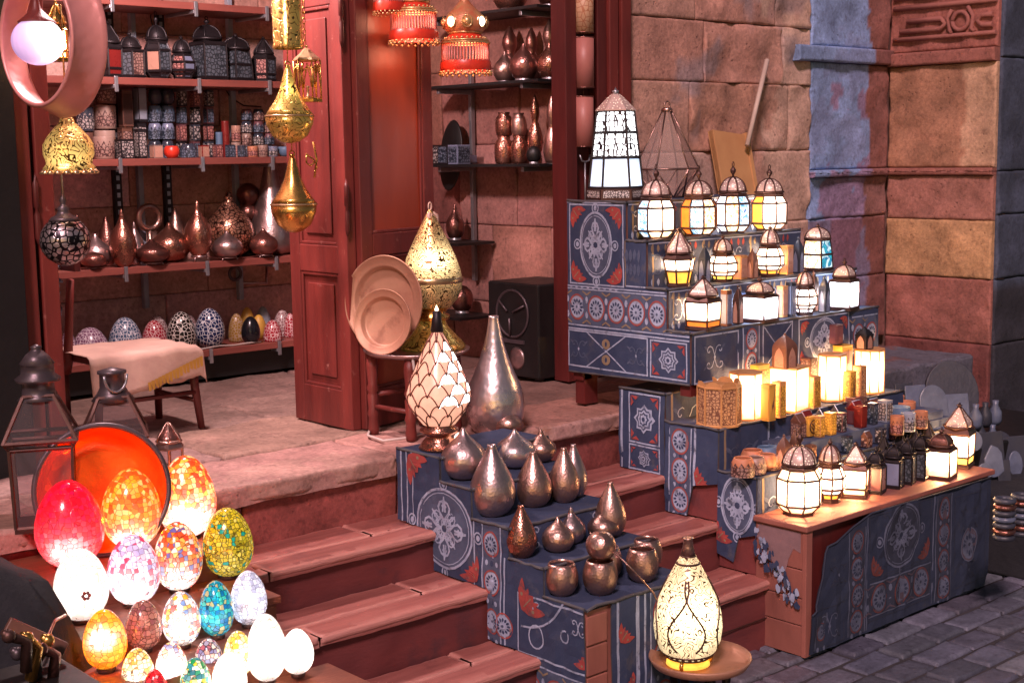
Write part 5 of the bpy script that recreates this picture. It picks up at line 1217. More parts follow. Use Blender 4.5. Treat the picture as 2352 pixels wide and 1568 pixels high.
for a in [
 ('round copper jar at the left of the upper glass shelf',1160,118,172,27,2.02,ONION,'copper',4.2),
 ('dark copper onion jar in the middle of the upper glass shelf',1203,100,174,33,2.02,ONION,'copper_dark',4.16),
 ('red copper onion jar at the right of the upper glass shelf',1262,98,172,29,2.02,ONION,'copper_red',4.2),
 ('dark copper ball behind the left jar of the upper glass shelf',1172,60,165,30,2.02,GOURD,'copper_dark',4.28),
 ('copper gourd behind the middle of the upper glass shelf',1222,62,165,24,2.02,GOURD,'copper_dark',4.30),
 ('tall double copper gourd at the right back of the upper glass shelf',1264,42,165,28,2.02,GOURD,'copper',4.28),
 ('large copper bowl lamp on the highest glass shelf',1172,-60,10,40,2.33,ONION,'copper_red',4.2),
 ('small copper foot bowl at the right of the highest shelf',1262,-50,6,28,2.33,ONION,'copper_dark',4.2),
 ('square shouldered copper jar on the lower glass shelf',1158,258,312,20,1.785,JAR,'copper_red',4.22),
 ('silver red copper jar standing beside it on the stacked row',1192,260,312,18,1.785,JAR,'copper',4.24),
 ('left copper jar under the square shouldered jar',1158,312,370,22,1.66,JAR,'copper_red',4.22),
 ('second copper jar from the left on the lower glass shelf',1193,312,370,20,1.66,JAR,'copper_red',4.24),
 ('tall pointed copper gourd left of the pair on the lower glass shelf',1230,216,352,18,1.70,GOURD,'copper_red',4.26),
 ('tall pointed copper gourd at the right end of the lower glass shelf',1268,218,372,20,1.66,GOURD,'copper',4.2),
 ('small black jar between the copper gourds',1226,335,372,17,1.66,BALL,'black_plastic',4.17),
 ('dark copper drop vase low at the back of the right wall',1046,468,545,22,1.30,FINIAL,'copper_dark',4.25),
 ('dark pierced ball behind the big brass lamp',1062,655,735,26,.95,BALL,'copper_dark',4.25)]: side(*a)
for z in (1.297,.947):
    t=MB(); t.box(4.12,4.345,5.0,5.40,z-.014,z-.001); tag(t.build('glass_shelf',M['black_plastic']),'short dark shelf behind the brass lamp, %s'%('upper one' if z>1 else 'lower one'),'shelf')
q=onx(1015,300,4.3)
t=thing('framed_plate','black arched plate leaning in the back right corner of the shop','plate',(4.28,5.22,1.70))
b=MB(); b.lathe([(0,0),(.07,0),(.085,.012),(.08,.016),(0,.008)],24,M=Matrix.Rotation(-1.45,4,'Y')@Matrix.Diagonal((2.0,1,1,1))); b.build('plate_disc',M['black_plastic'],t)
b=MB(); b.box(-.03,.05,-.12,.16,-.035,-.0); b.build('plate_shelf',M['frost_blue'],t,bevel=.003)
for i,(px,mt,fc) in enumerate(((1012,'iron','fret_white'),(1032,'iron','fret_blue'),(1055,'frost_blue','fret_blue'))):
    x=4.2; lo,hi=4.4,6
    for _ in range(40):
        m=(lo+hi)/2
        if proj((x,m,1.66))[0]>px: lo=m
        else: hi=m
    p=Vector((x,lo,1.66)); t=thing('candle_holder',('black and white','dark star cut','pale blue')[i]+' candle cube on the lower glass shelf corner','candle holder',p,0,'candle cubes in the shop corner')
    b=MB(); b.box(-.04,.04,-.035,.035,0,.09); b.build('body',M[mt],t,bevel=.002); b=MB(); b.box(-.0415,-.0402,-.03,.03,.008,.082); b.box(-.034,.034,-.0365,-.0352,.008,.082); b.build('cut_panels',M[fc],t)
# speaker
p=spot(1168,848,.727); t=thing('loudspeaker','black floor loudspeaker with ringed woofer against the right shop wall','loudspeaker',(4.03,4.36,.727))
sw,sd,shh=.30,.33,.42
b=MB(); b.box(0,sw,0,sd,0.01,shh); b.build('cabinet',M['black_plastic'],t,bevel=.008)
R90=Matrix.Rotation(-PI/2,4,'Y')
def disc(name,y,z,r,mat,prof): b=MB(); b.lathe([(a*r,c*r) for a,c in prof],28,M=Matrix.Translation((-.001,y,z))@R90); return b.build(name,M[mat],t)
disc('woofer_cone',.165,.285,.10,'black_plastic',[(0,.0),(.25,.12),(.9,.02),(1,.03)])
disc('chrome_ring',.165,.285,.10,'grey_metal',[(.96,.0),(1.0,.08),(1.08,.06),(1.08,0)])
for a in (.6,2.7,4.8):
    b=MB(); b.tube([(-.02,.165+.02*math.cos(a),.285+.02*math.sin(a)),(-.012,.165+.095*math.cos(a),.285+.095*math.sin(a))],.005,5); b.build('spoke',M['grey_metal'],t)
disc('tweeter',.14,.09,.05,'copper_silver',[(0,.35),(.4,.3),(.8,.05),(1,0)])
for y,z,r in ((.27,.13,.025),(.27,.06,.025)): disc('port_ring',y,z,r,'grey_metal',[(.8,.02),(1,.1),(1.1,.02)])
b=MB(); b.box(-.006,0,.09,.24,.155,.172); b.build('badge_bar',M['grey_metal'],t)
for i,z in enumerate((.0,)):
    b=MB(); [b.cbox((x,y,.005),(.03,.03,.01)) for x,y in ((.03,.03),)]; b.build('rubber_foot',M['black_plastic'],t)
# ------------------------------------------------------------------ hanging wares
# hoop shade with globe lamp
c=ony(92,108,3.9); k=mpp(c)
b=MB(); R1,R2,L=172*k,148*k,.085; Mx=Matrix.Rotation(math.radians(8),4,'Z')@Matrix.Rotation(PI/2,4,'Y')
TH=.006
b.lathe([(R1+.004,L/2+.006),(R1+.006,L/2),(R1-.002,L/2-.008),(R2+.004,-L/2+.006),(R2+.008,-L/2),(R2-.003,-L/2-.004),(R2-.006,-L/2+.004),(R1-.010,L/2-.008),(R1-.004,L/2+.006),(R1+.004,L/2+.006)],64,M=Mx,caps=False)
c2=ony(112,92,3.88)
tag(b.build('hoop_shade',M['hoop_copper'],loc=c2),'large hammered pink copper hoop hanging round the white globe lamp','lamp shade')
g=ony(87,96,3.86); r=58*mpp(g)
t=thing('globe_lamp','glowing violet white ribbed glass globe lamp under a red brown cap','lamp',g)
n=NT('globe_glass'); d=n.new('ShaderNodeVectorMath',operation='DISTANCE'); n.l(n.coord(),d.inputs[0]); d.inputs[1].default_value=(.025,-.035,.01); hot=n.math('POWER',n.math('DIVIDE',.062,d.outputs['Value']),3); n.set(col=(.6,.45,.65),rough=.2,ecol=n.mix(n.math('MULTIPLY',hot,.8,True),(.62,.30,.80),(1,.97,1)),estr=n.mad(hot,1.1,.38)); M['globe_glass']=n.m
b=MB(); b.lathe([(r*math.sin(q)*1.0,-r*.93*math.cos(q)) for q in [PI*i/18 for i in range(1,18)]],60,flute=lambda a,z:1+.018*math.cos(a*20)); b.build('globe',M['globe_glass'],t)
b=MB(); b.lathe([(r*.74,r*.72),(r*.72,r*.78),(r*.5,r*.95),(r*.33,r*1.12),(r*.18,r*1.3),(r*.12,r*1.6),(.008,r*1.65),(.008,r*6)],28,caps=False); b.build('cap',M['red_wood'],t)
lamp_pos=g
# small brass lantern behind the globe
lantern('lantern','small brass lantern glimpsed behind the white globe lamp',135,25,168,24,2.0,'straight',['lit_warm','brass'],y=4.12,frame='brass',roofm='brass')
# bell lamp
filigree('bell_glow',(.74,.44,.13),(1,.62,.18),1.6,38,.2,3,.045,.05,4,lo=.05,m=.9)
p=ony(160,392,4.02); k=mpp(p); h=(392-268)*k; r=58*k
t=thing('bell_lamp','glowing brass bell shaped pendant lamp in front of the shelf','lamp',p,group='lit brass pendants')
b=MB(); b.lathe([(r*1.0,0),(r*1.01,h*.05),(r*.88,h*.12),(r*.9,h*.2),(r*.98,h*.3),(r*.97,h*.48),(r*.8,h*.62),(r*.5,h*.78),(r*.3,h*.88),(r*.26,h*.95),(r*.1,h*1.0)],40,caps=False,flute=lambda a,z:1+.015*math.cos(a*10)); b.build('bell_shade',M['bell_glow'],t)
b=MB()
for i in range(18):
    a=2*PI*i/18; b.lathe([(.012,0),(.014,.004),(.002,.016)],6,M=Matrix.Translation((r*.98*math.cos(a),r*.98*math.sin(a),-.010)))
b.build('scalloped_rim',M['brass_light'],t)
b=MB(); b.sphere((0,0,h*.30),r*.45,0,14); b.build('bulb',M['lit_white'],t)
b=MB(); b.tube([(r*.2*math.cos(a),0,h*1.04+r*.12*math.sin(a)) for a in [2*PI*i/12 for i in range(12)]],.005,6,closed=True); b.tube([(0,0,h*1.07),(0,0,h*3)],.003,5); b.build('hanging_loop',M['brass'],t)
# pierced globe
fret('pierced_silver',(.02,.015,.02),(.55,.46,.48),55,.13,.3,metal=.85)
p=ony(150,553,4.05); k=mpp(p); r=57*k
t=thing('pierced_globe','dark pierced silver globe pendant with ball finial, hanging left by the post','lamp',p)
b=MB(); b.sphere((0,0,0),r,0,32); b.build('globe',M['pierced_silver'],t)
b=MB(); b.lathe([(r*.62,r*.80),(r*.5,r*.95),(r*.3,r*1.05),(r*.22,r*1.2),(r*.27,r*1.3),(r*.12,r*1.42),(r*.1,r*1.5),(r*.14,r*1.6),(r*.1,r*1.75),(.004,r*1.8),(.003,r*3.0)],20); b.build('cap',M['grey_metal'],t)
# brass tube, chain, small lantern and drop lamps
filigree('brass_engraved',(.74,.46,.13),(1,.6,.12),.06,30,.16,3,.1,.05,1,.25)
p=ony(662,113,3.95); k=mpp(p); r=34*k
t=thing('brass_tube','long engraved brass cylinder pendant at the top beside the chain','lamp',p); b=MB(); b.lathe([(r,0),(r*1.04,.003),(r*1.04,.012),(r,.016),(r,.45),(r*.94,.45),(r*.94,0)],32,caps=False); b.build('tube_shade',M['brass_engraved'],t)
b,p=hook_chain(700,-60,106,3.97,''); tag(b.build('hanging_chain',M['brass'],loc=p),'thin brass chain holding the small openwork lantern','chain')
p=ony(708,235,3.98); k=mpp(p); h=127*k; r=31*k
t=thing('openwork_lantern','small hexagonal openwork brass lantern on a chain by the door leaf','lantern',p,rotz=.3)
b=MB(); b.lathe([(0,0),(r*1.05,0),(r*1.05,h*.05),(r*.8,h*.08)],6,sm=False); b.build('base',M['brass'],t)
b=MB(); rg=[b.ring(6,r*.98,h*.06),b.ring(6,r*.98,h*.74)]
for i in range(6): b.tube([q[i] for q in rg],.003,5)
for q in rg: b.tube(q,.003,5,closed=True)
for i in range(6):
    A,B=rg[1][i],rg[1][(i+1)%6]
    for s in range(2):
        P0=A if s==0 else B; D=(B-A) if s==0 else (A-B)
        b.tube([P0+D*(.08+.3*q/6)+Vector((0,0,-h*(.06+.42*(1-(q/6)**.6)))) for q in range(7)],.0022,5); b.tube([P0+D*(.05+.12*(1+math.cos(q*.8)))+Vector((0,0,-h*(.1+.1*q/8+.04*math.sin(q*.8)))) for q in range(9)],.002,5)
b.build('frame',M['brass'],t)
b=MB(); b.lathe([(r*1.05,h*.74),(r*.95,h*.78),(r*.55,h*.86),(r*.28,h*.93),(r*.1,h*.96),(r*.1,h)],6,sm=False); b.build('roof',M['brass_light'],t)
b=MB(); b.lathe([(r*.3,h*.08),(r*.12,h*.12),(r*.1,h*.25),(r*.2,h*.27),(0,h*.3)],12); b.build('candle_cup',M['brass_light'],t)
p=ony(722,408,4.0); k=mpp(p); b=MB(); b.tube([(0,0,.10*1.2),(.012,0,.06),(.0,0,.0)],.004,6); b.tube([(-.03,0,.08),(.0,0,.06),(.012,0,.03)],.003,6); b.tube([(-.028,0,.075),(-.03,0,.05),(-.015,0,.04),(0,0,.05)],.003,6); tag(b.build('brass_bracket',M['brass'],loc=p),'small scrolled brass bracket on the door leaf below the openwork lantern','bracket')
filigree('drop_glow',(.74,.46,.13),(1,.65,.12),.16,32,.16,3,.17,.05,2,.28)
def droplamp(label,px,yt,yb,yw,hw,y,engr):
    p=ony(px,yb,y); k=mpp(p); h=(yb-yt)*k; r=hw*k; zw=(yb-yw)*k
    t=thing('drop_lamp',label,'lamp',p,group='hanging brass drop lamps')
    lo=[(0,0),(r*.35,zw*.06),(r*.72,zw*.28),(r*.95,zw*.7),(r*1.0,zw*.98)]
    b=MB(); b.lathe(lo,36); b.build('lower_bowl',M['drop_glow' if engr else 'brass'],t)
    b=MB(); b.lathe([(r*1.0,zw*.98),(r*1.04,zw*1.0),(r*1.0,zw*1.04)],36,caps=False); b.build('rim',M['brass_light'],t)
    H=h-zw; b=MB(); b.lathe([(r*.99,zw*1.04),(r*.84,zw+H*.12),(r*.58,zw+H*.3),(r*.38,zw+H*.5),(r*.25,zw+H*.72),(r*.14,zw+H*.9),(r*.05,h)],36); b.build('upper_cone',M['drop_glow' if engr else 'brass'],t)
    b=MB(); b.tube([(.01*math.cos(a),0,h+.01*math.sin(a)) for a in [2*PI*i/12 for i in range(12)]],.0025,5,closed=True); b.tube([(0,0,h+.01),(0.004,0,h+.12)],.0018,5); b.build('hanging_loop',M['brass'],t)
droplamp('upper hanging brass drop lamp with engraved scroll belly',667,152,330,268,56,3.90,True)
droplamp('lower hanging plain brass drop lamp with sharp waist',677,355,535,470,53,3.93,False)
# red tassel lamps
def tassel(label,px,yt,yb,hw,y,lit):
    p=ony(px,yb,y); k=mpp(p); h=(yb-yt)*k; r=hw*k
    t=thing('tassel_lamp',label,'lamp',p,group='red beaded tassel lamps')
    b=MB(); b.lathe([(r*.66,h*.56),(r*.84,h*.62),(r*.86,h*.70),(r*.72,h*.80),(r*.40,h*.90),(r*.2,h*.97),(r*.14,h*1.05),(r*.1,h*1.2)],28,caps=False); b.build('dome',M['tassel_dome'],t)
    b=MB()
    for i in range(8):
        a=2*PI*i/8+.2; ca,sa=math.cos(a),math.sin(a)
        b.tube([(r*(.875*ca-.2*sa*math.cos(q)),r*(.875*sa+.2*ca*math.cos(q)),h*(.70+.075*math.sin(q))) for q in [2*PI*j/14 for j in range(14)]],.0032,5,closed=True)
    for z,q in ((.57,.68),(.56,.64),(.47,.95),(.44,1.0)): b.tube(b.ring(32,r*q,h*z),.004,5,closed=True)
    b.build('gold_trim',M['gold_bead'],t)
    em('tassel_bulb',(1,.86,.72),5,var=.05) if 'tassel_bulb' not in M else 0
    b=MB()
    for i in range(8):
        a=2*PI*i/8+.2; b.sphere((r*.80*math.cos(a),r*.80*math.sin(a),h*.70),r*.20,0 if (i+5)%2 else 1,10,1.0)
    b.build('glass_cabochons',[M['tassel_bulb'] if lit else M['gold_bead'],M['gold_bead']],t)
    b=MB(); b.lathe([(r*.64,h*.56),(r*.78,h*.50),(r*.96,h*.46),(r*.97,h*.43)],32,caps=False); b.build('collar',M['red_bead'],t)
    b=MB()
    for i in range(26): 
        a=2*PI*i/26; b.sphere((r*.84*math.cos(a),r*.84*math.sin(a),h*.50),r*.055,0,6)
    b.build('collar_beads',M['gold_bead'],t)
    b=MB()
    for i in range(46):
        a=2*PI*i/46; x,yy=r*.96*math.cos(a),r*.96*math.sin(a); b.tube([(x,yy,h*.43),(x*1.01,yy*1.01,h*.24),(x*1.04,yy*1.04,h*.20)],.0026,5)
    b.build('bead_strands',M['pink_bead'],t)
    b=MB(); b.lathe([(r*1.0,h*.22),(r*1.04,h*.19),(r*1.06,h*.12),(r*1.02,h*.09)],36,caps=False); b.build('red_band',M['red_bead'],t)
    b=MB()
    for i in range(44):
        a=2*PI*i/44; z=h*(.045+.03*(i%2)); b.sphere((r*1.05*math.cos(a),r*1.05*math.sin(a),z),r*.062,0,6)
    b.build('bead_fringe',M['gold_bead'],t)
    b=MB(); b.tube([(0,0,h*1.15),(0,0,h*1.15+.5)],.003,5); b.build('cord',M['iron_brown'],t)
pm('tassel_dome',(.62,.12,.06),(.55,.3,.14),.35,.2,30,bs=120,bstr=.5)
tassel('lowest red tassel lamp with a lit white glass jewel',1070,2,180,56,3.95,True)
tassel('middle red tassel lamp cut by the top edge',951,-70,110,54,3.98,True)
tassel('leftmost red tassel lamp, only its fringe below the top edge',893,-130,42,34,4.0,False)
# drum shades in the recess
for px,yt,yb,mt,lb in ((1341,-30,77,'drum_scale','upper drum shade with cream fish scale print in the door recess'),(1342,88,203,'drum_pink','middle plain pink drum shade in the door recess'),(1341,223,338,'drum_pink','lower dusty pink drum shade in the door recess')):
    if mt not in M:
        pm('drum_pink',(.42,.16,.13),(.34,.11,.1),.5,0,4,bs=40,bstr=.1); fret('drum_scale',(.4,.16,.08),(.55,.33,.2),45,.07)
    p=ony(px,yb,4.27); k=mpp(p); h=(yb-yt)*k; r=23*k
    t=thing('drum_shade',lb,'lamp shade',p,group='small drum shades in the door recess'); b=MB(); b.lathe([(r*.95,0),(r,0),(r,h),(r*.95,h),(r*.95,.0)],28,caps=False); b.build('shade',M[mt],t)
    b=MB(); b.tube(b.ring(28,r,0.002),.002,5,closed=True); b.build('wire_rim',M['copper_dark'],t); b=MB(); b.tube(b.ring(28,r,h-.002),.002,5,closed=True); b.tube([(-r,0,h),(r,0,h)],.0015,5); b.tube([(0,0,h),(0,0,h+.03)],.0015,5); b.build('wire_rim',M['copper_dark'],t)
# ------------------------------------------------------------------ stool with trays, brass lamp, vases on the landing
sc=Vector((2.985,3.865,0)); k=mpp((2.985,3.865,1.0)); zs=zat(806,(2.985,3.865)); 
t=thing('stool','turned red wooden stool with a round metal tray top on the landing','stool',(sc.x,sc.y,.728)); sr=121*k; sh=zs-.728
b=MB(); b.lathe([(0,sh-.008),(sr*.9,sh-.008),(sr,sh+.004),(sr*1.01,sh+.010),(sr*.97,sh+.009),(sr*.9,sh),(0,sh)],48); b.build('tray_top',M['copper_silver'],t)
for dx,dy in ((-.11,-.10),(-.13,.09),(.11,-.08),(.1,.1)):
    b=MB(); b.lathe([(.017,0),(.02,.02),(.017,.06),(.022,.075),(.017,.09),(.02,.14),(.015,.15),(.022,.165),(.016,.18),(.021,sh-.05),(.018,sh-.009)],12,M=Matrix.Translation((dx,dy,0))); b.build('leg',M['red_wood'],t)
for a,c,z in (((-.11,-.10),(-.13,.09),.1),((-.11,-.10),(.11,-.08),.14),((-.13,.09),(.1,.1),.14),((.11,-.08),(.1,.1),.1)):
    b=MB(); b.tube([(*a,z),(*c,z)],.009,8); b.build('stretcher',M['red_wood'],t)
def tray(label,px,py,hw,hh,y,tilt,yaw):
    p=ony(px,py,y); r=hh*mpp(p); b=MB(); b.lathe([(0,0),(.66*r,0),(.72*r,.003),(.75*r,.016),(.79*r,.020),(.96*r,.020),(.985*r,.026),(1.0*r,.022),(.97*r,.012),(.77*r,.010),(.73*r,-.004),(0,-.006)],56,M=Matrix.Rotation(yaw,4,'Z')@Matrix.Rotation(tilt,4,'X')); tag(b.build('round_tray',M['tray_copper'],loc=p),label,'tray','round trays leaning on the stool')
tray('large round copper tray leaning behind on the stool',888,694,70,108,3.925,math.radians(84),-1.25); tray('smaller round copper tray leaning in front on the stool',885,740,56,76,3.86,math.radians(80),-1.18)
filigree('big_brass',(.72,.43,.17),(1,.70,.32),1.5,30,.22,5,.15,.078,6,.33,lo=.02,m=.85,line=(.08,.035,.012))
b=0; p=spot_y(995,zs+.001,3.88); k=mpp(p); H=zat(482,p)-p.z; r=70*k
t=thing('brass_table_lamp','tall engraved brass lamp with teardrop body glowing on the stool','lamp',p)
b=MB(); b.lathe([(0,0),(r*1.05,0),(r*1.08,H*.015),(r*.95,H*.05),(r*.7,H*.11),(r*.5,H*.16),(r*.42,H*.2)],40); b.build('flared_base',M['brass_engraved'],t)
b=MB(); b.lathe([(r*.42,H*.2),(r*.56,H*.215),(r*.58,H*.24),(r*.44,H*.255),(r*.5,H*.28),(r*.62,H*.30)],36,caps=False); b.build('neck',M['brass'],t)
zo=H*.30; HH=H-zo; prof=[(r*.60,.0),(r*.85,.09),(r*.98,.19),(r*1.0,.28),(r*.95,.38),(r*.80,.52),(r*.6,.66),(r*.4,.79),(r*.24,.89),(r*.13,.96),(r*.06,1.0)]
b=MB(); b.lathe([(a,c*HH) for a,c in prof],44,caps=False); o=b.build('teardrop_shade',M['big_brass'],t); o.location.z=zo
b=MB(); b.lathe([(r*1.0,zo+HH*.255),(r*1.035,zo+HH*.27),(r*1.035,zo+HH*.30),(r*1.0,zo+HH*.315)],44,caps=False); b.build('rope_band',M['brass_light'],t)
b=MB(); rr=random.Random(2)
for i in range(7): b.tube([(0,0,H-.005),(rr.uniform(-.02,.02),-.01,H-.02),(rr.uniform(-.035,.03),-.015,H-.05-.02*rr.random())],[.006,.008,.003],5)
b.tube([(.007*math.cos(a),0,H+.012+.014*math.sin(a)) for a in [2*PI*i/12 for i in range(12)]],.003,5,closed=True); b.build('plastic_tie',M['cream_cloth'],t)
# scale lamp
p=spot_y(1010,.767,3.45); k=mpp(p); H=zat(700,p)-p.z; r=74*k
em('scale_glass',(1,.50,.34),.78,base=(.55,.3,.22),var=.35,scale=30); em('scale_hot',(1,.93,.86),4,var=.1)
t=thing('scale_lamp','glowing lamp of overlapping fish scale glass petals with dark spout on a copper foot','lamp',p)
b=MB(); b.lathe([(0,0),(r*.62,0),(r*.66,H*.012),(r*.5,H*.06),(r*.40,H*.085),(r*.42,H*.10),(r*.62,H*.125),(r*.6,H*.14),(r*.45,H*.16),(r*.5,H*.175)],40); b.build('foot',M['copper_red'],t)
zo=H*.175; BH=H*.82-zo; R_=lambda q: r*(.52+.48*math.sin(min(1,q/.32)*PI/2)) if q<.32 else r*max(.14,1-.86*((q-.32)/.68)**1.25)
b=MB(); b.lathe([(R_(i/24)*.985,zo+BH*i/24) for i in range(25)],48); b.build('glass_shade',M['scale_glass'],t)
b=MB(); b2=MB(); rows=9
for q in range(rows):
    z0=q/rows; n=9 if q<6 else 7
    for i in range(n):
        a0=2*PI*(i+.5*(q%2))/n-1.9; pts=[]
        for s in range(13):
            u=-1+2*s/12; zz=min(1,z0+1.22/rows*(1-abs(u)**2.2)); pts.append((a0+u*PI/n,zz))
        b.tube([(R_(zz)*math.cos(a),R_(zz)*math.sin(a),zo+BH*zz) for a,zz in pts],.0024,4)
        if 2<=q<=5 and i in (0,1,2) or (q in (6,7) and i in (0,1)):
            pp=[(a,zz-.008) for a,zz in pts]+[(a0+u*PI/n,max(0,z0+.25/rows*(1 if abs(u)<.6 else 2))) for u in (.6,.3,-.3,-.6)]
            cz=sum(x[1] for x in pp)/len(pp); ca=a0
            cen=b2.add([(R_(cz)*1.004*math.cos(ca),R_(cz)*1.004*math.sin(ca),zo+BH*cz)]); idx=[b2.add([(R_(zz)*1.004*math.cos(a),R_(zz)*1.004*math.sin(a),zo+BH*zz)]) for a,zz in pp]
            for e in range(len(idx)): b2.face((cen,idx[e],idx[(e+1)%len(idx)]),0,True)
b.build('scale_leading',M['copper_dark'],t); b2.build('clear_scales',M['scale_hot'],t)
b=MB(); b.lathe([(r*.17,H*.815),(r*.2,H*.82),(r*.12,H*.955),(r*.07,H*.96)],16); b.build('spout',M['iron'],t)
b=MB(); b.lathe([(r*.05,H*.96),(r*.06,H*.97),(.0,H*1.0)],10); b.build('flame_tip',M['flame_tip'],t)
b=MB(); b.sphere((r*.36,-r*.58,H*.075),r*.2,0,12); b.build('spot_bulb',M['lit_white'],t)
vase('silver_vase','big hammered silver bottle lamp behind the fish scale lamp','vase',1138,728,998,68,.728,BOTTLE,'silver',3.68,n=44)
vase('vase','small copper onion vase reflected in front of the silver bottle','vase',1168,928,998,35,.728,FINIAL,'copper',3.60)
# cables on the landing
b=MB(); pts=[(870,905),(885,960),(850,985),(845,1000),(880,1012),(940,1005),(1000,985)]
b.tube([onz(x,y,.737) for x,y in pts],.005,6); tag(b.build('power_cable',M['cable_white']),'white power cable curling on the landing under the stool','cable')
b=MB(); b.tube([Vector((2.87,3.74,zs)),Vector((2.865,3.72,.95)),Vector((2.88,3.70,.80)),Vector((2.95,3.68,.737))],.005,6); tag(b.build('power_cable',M['cable_white']),'pinkish cable hanging down from the stool tray','cable')
# ------------------------------------------------------------------ copper vases on the stepped centre stand
KG='copper vases on the stepped stand'
for a in [
 ('fluted pumpkin shaped pale copper pot on the top step',1066,985,1106,55,.690,ONION,'copper_silver',3.27),
 ('silvery copper onion vase behind the pumpkin pot',1183,985,1075,50,.690,ONION,'silver',3.30),
 ('round bronze onion vase with pointed lid, right of the silvery one',1243,984,1062,36,.690,FINIAL,'copper',3.29),
 ('largest hammered copper bottle vase on the second step',1132,1022,1187,53,.600,DROP,'copper_silver',3.10),
 ('slim necked copper bottle vase beside the largest',1226,1040,1168,43,.600,DROP,'copper',3.10),
 ('shiny copper bottle vase, third on the second step',1296,1030,1156,36,.600,DROP,'copper',3.08),
 ('copper bottle vase overlapping at the right end of the second step',1318,1022,1145,32,.600,DROP,'copper_silver',3.14),
 ('red glinting copper bottle vase at the left of the third step',1198,1158,1278,36,.510,DROP,'copper_red',2.93),
 ('squat copper onion jar on the third step',1282,1190,1272,38,.510,ONION,'copper',2.92),
 ('small knobbed copper onion behind the squat jar',1312,1163,1250,34,.510,FINIAL,'copper_silver',2.98),
 ('copper onion with knob on the third step right',1386,1168,1240,38,.510,FINIAL,'copper',2.93),
 ('tall copper bottle at the right end of the third step',1402,1110,1235,37,.510,DROP,'copper',2.98),
 ('open copper cup at the front left of the lowest step',1290,1296,1372,39,.428,CUP,'copper',2.72),
 ('open copper cup in the front middle of the lowest step',1379,1290,1370,41,.428,CUP,'copper',2.71),
 ('copper cup half hidden behind the front middle cup',1392,1268,1345,38,.428,CUP,'copper_silver',2.80,.03),
 ('open copper cup at the right end of the lowest step',1475,1262,1340,38,.428,CUP,'copper',2.73),
 ('copper cup behind the right end cup',1486,1250,1322,36,.428,CUP,'copper',2.80,.03)]:
    y1,y0=[(c[0],c[1]) for c in CT if abs(c[2]-a[5])<.02][0]; yy=min(max(spot(a[1],a[3],a[5],a[4]*.6).y,y0+.015),y1-.01)
    fl=(lambda q,z:1-.05*abs(math.sin(q*5))) if 'fluted' in a[0] else None
    vase('vase' if a[6]!=CUP else 'copper_cup',a[0],'vase' if a[6]!=CUP else 'cup',a[1],a[2],a[3],a[4],a[5],a[6],a[7],yy+a[9] if len(a)>9 else yy,KG,flute=fl)
p=ony(1380,1252,2.77); r=35*mpp(p); b=MB(); b.lathe([(x*r,(z-.5)*r*1.7) for x,z in CUP],28,M=Matrix.Rotation(.5,4,'Z')@Matrix.Rotation(math.radians(118),4,'Y')); tag(b.build('copper_cup',M['copper'],loc=p),'tipped over copper cup resting on the cup below','cup',KG)
b=MB(); b.tube([ony(1355,1222,2.86),ony(1375,1245,2.83),ony(1420,1275,2.70),ony(1455,1310,2.665),ony(1500,1360,2.64),ony(1515,1390,2.63)],.0028,6); tag(b.build('power_cable',M['copper']),'pinkish lamp cord running from the tipped cup to the front lamp','cord')
# foreground lamp on round tray table
filigree('front_glow',(.75,.52,.26),(1,.80,.46),1.15,30,.17,5,.13,.088,3.0,.4,lo=.36,m=.25,line=(.09,.045,.018))
p=Vector((2.99,2.56,0)); zt=zat(1512,p); p.z=zt; k=mpp(p)
tt=thing('tray_table','round copper tray on dark folding legs at the foot of the stairs','table',(p.x,p.y,0)); R=118*k
b=MB(); b.lathe([(0,zt-.012),(R*.86,zt-.012),(R*.9,zt-.004),(R*.99,zt+.012),(R,zt+.006),(R*.92,zt-.014),(R*.86,zt-.018),(0,zt-.018)],56); b.build('tray_top',M['tray_copper'],tt)
for q in range(6):
    a=2*PI*q/6; b=MB(); b.tube([(R*.55*math.cos(a),R*.55*math.sin(a),zt-.019),(R*.55*math.cos(a+1),R*.55*math.sin(a+1),0)],.012,6); b.build('leg',M['iron'],tt)
sx=proj(p)[0]; H=zat(1226,p)-zt; r=78*k
p2=spot_y(1580,zt,2.56); t=thing('filigree_lamp','bright filigree egg lamp with copper spout standing on the round tray','lamp',p2)
b=MB(); zo=H*.07; HB=H*.86-zo; pr=[(.62,0),(.82,.07),(.95,.17),(1,.30),(.97,.42),(.86,.57),(.68,.71),(.48,.84),(.32,.94),(.22,1.0)]
b.lathe([(a*r,c*HB) for a,c in pr],48); o=b.build('egg_shade',M['front_glow'],t); o.location.z=zo
b=MB()
for z,q in ((.0,.62),(.045,.74),(.93,.33)): b.tube(b.ring(40,r*q*1.01,zo+HB*z),.0035,5,closed=True)
b.tube(b.ring(30,r*.20,H*.86),.004,5,closed=True)
for i in range(24):
    a=2*PI*i/24; b.sphere((r*.70*math.cos(a),r*.70*math.sin(a),zo+HB*.022),.005,0,6)
for q in range(4):   # engraved S scrolls
    for sg in (1,-1):
        pts=[]
        for s in range(22):
            u=s/21; z=.12+.68*u; a=q*PI/2-.9+sg*(.18+.42*math.sin(u*PI*1.5+.3)*(1-u*.4)); rr_=0
            for (r0,z0),(r1,z1) in zip(pr,pr[1:]):
                if z0<=z<=z1: rr_=r0+(r1-r0)*(z-z0)/(z1-z0)
            pts.append((rr_*r*1.012*math.cos(a),rr_*r*1.012*math.sin(a),zo+HB*z))
        b.tube(pts,.003,5)
b.build('metal_bands',M['iron_brown'],t)
b=MB(); b.lathe([(r*.22,H*.86),(r*.16,H*.93),(r*.13,H*.985),(r*.17,H*1.0),(r*.12,H*1.0)],18); b.build('spout',M['copper'],t)
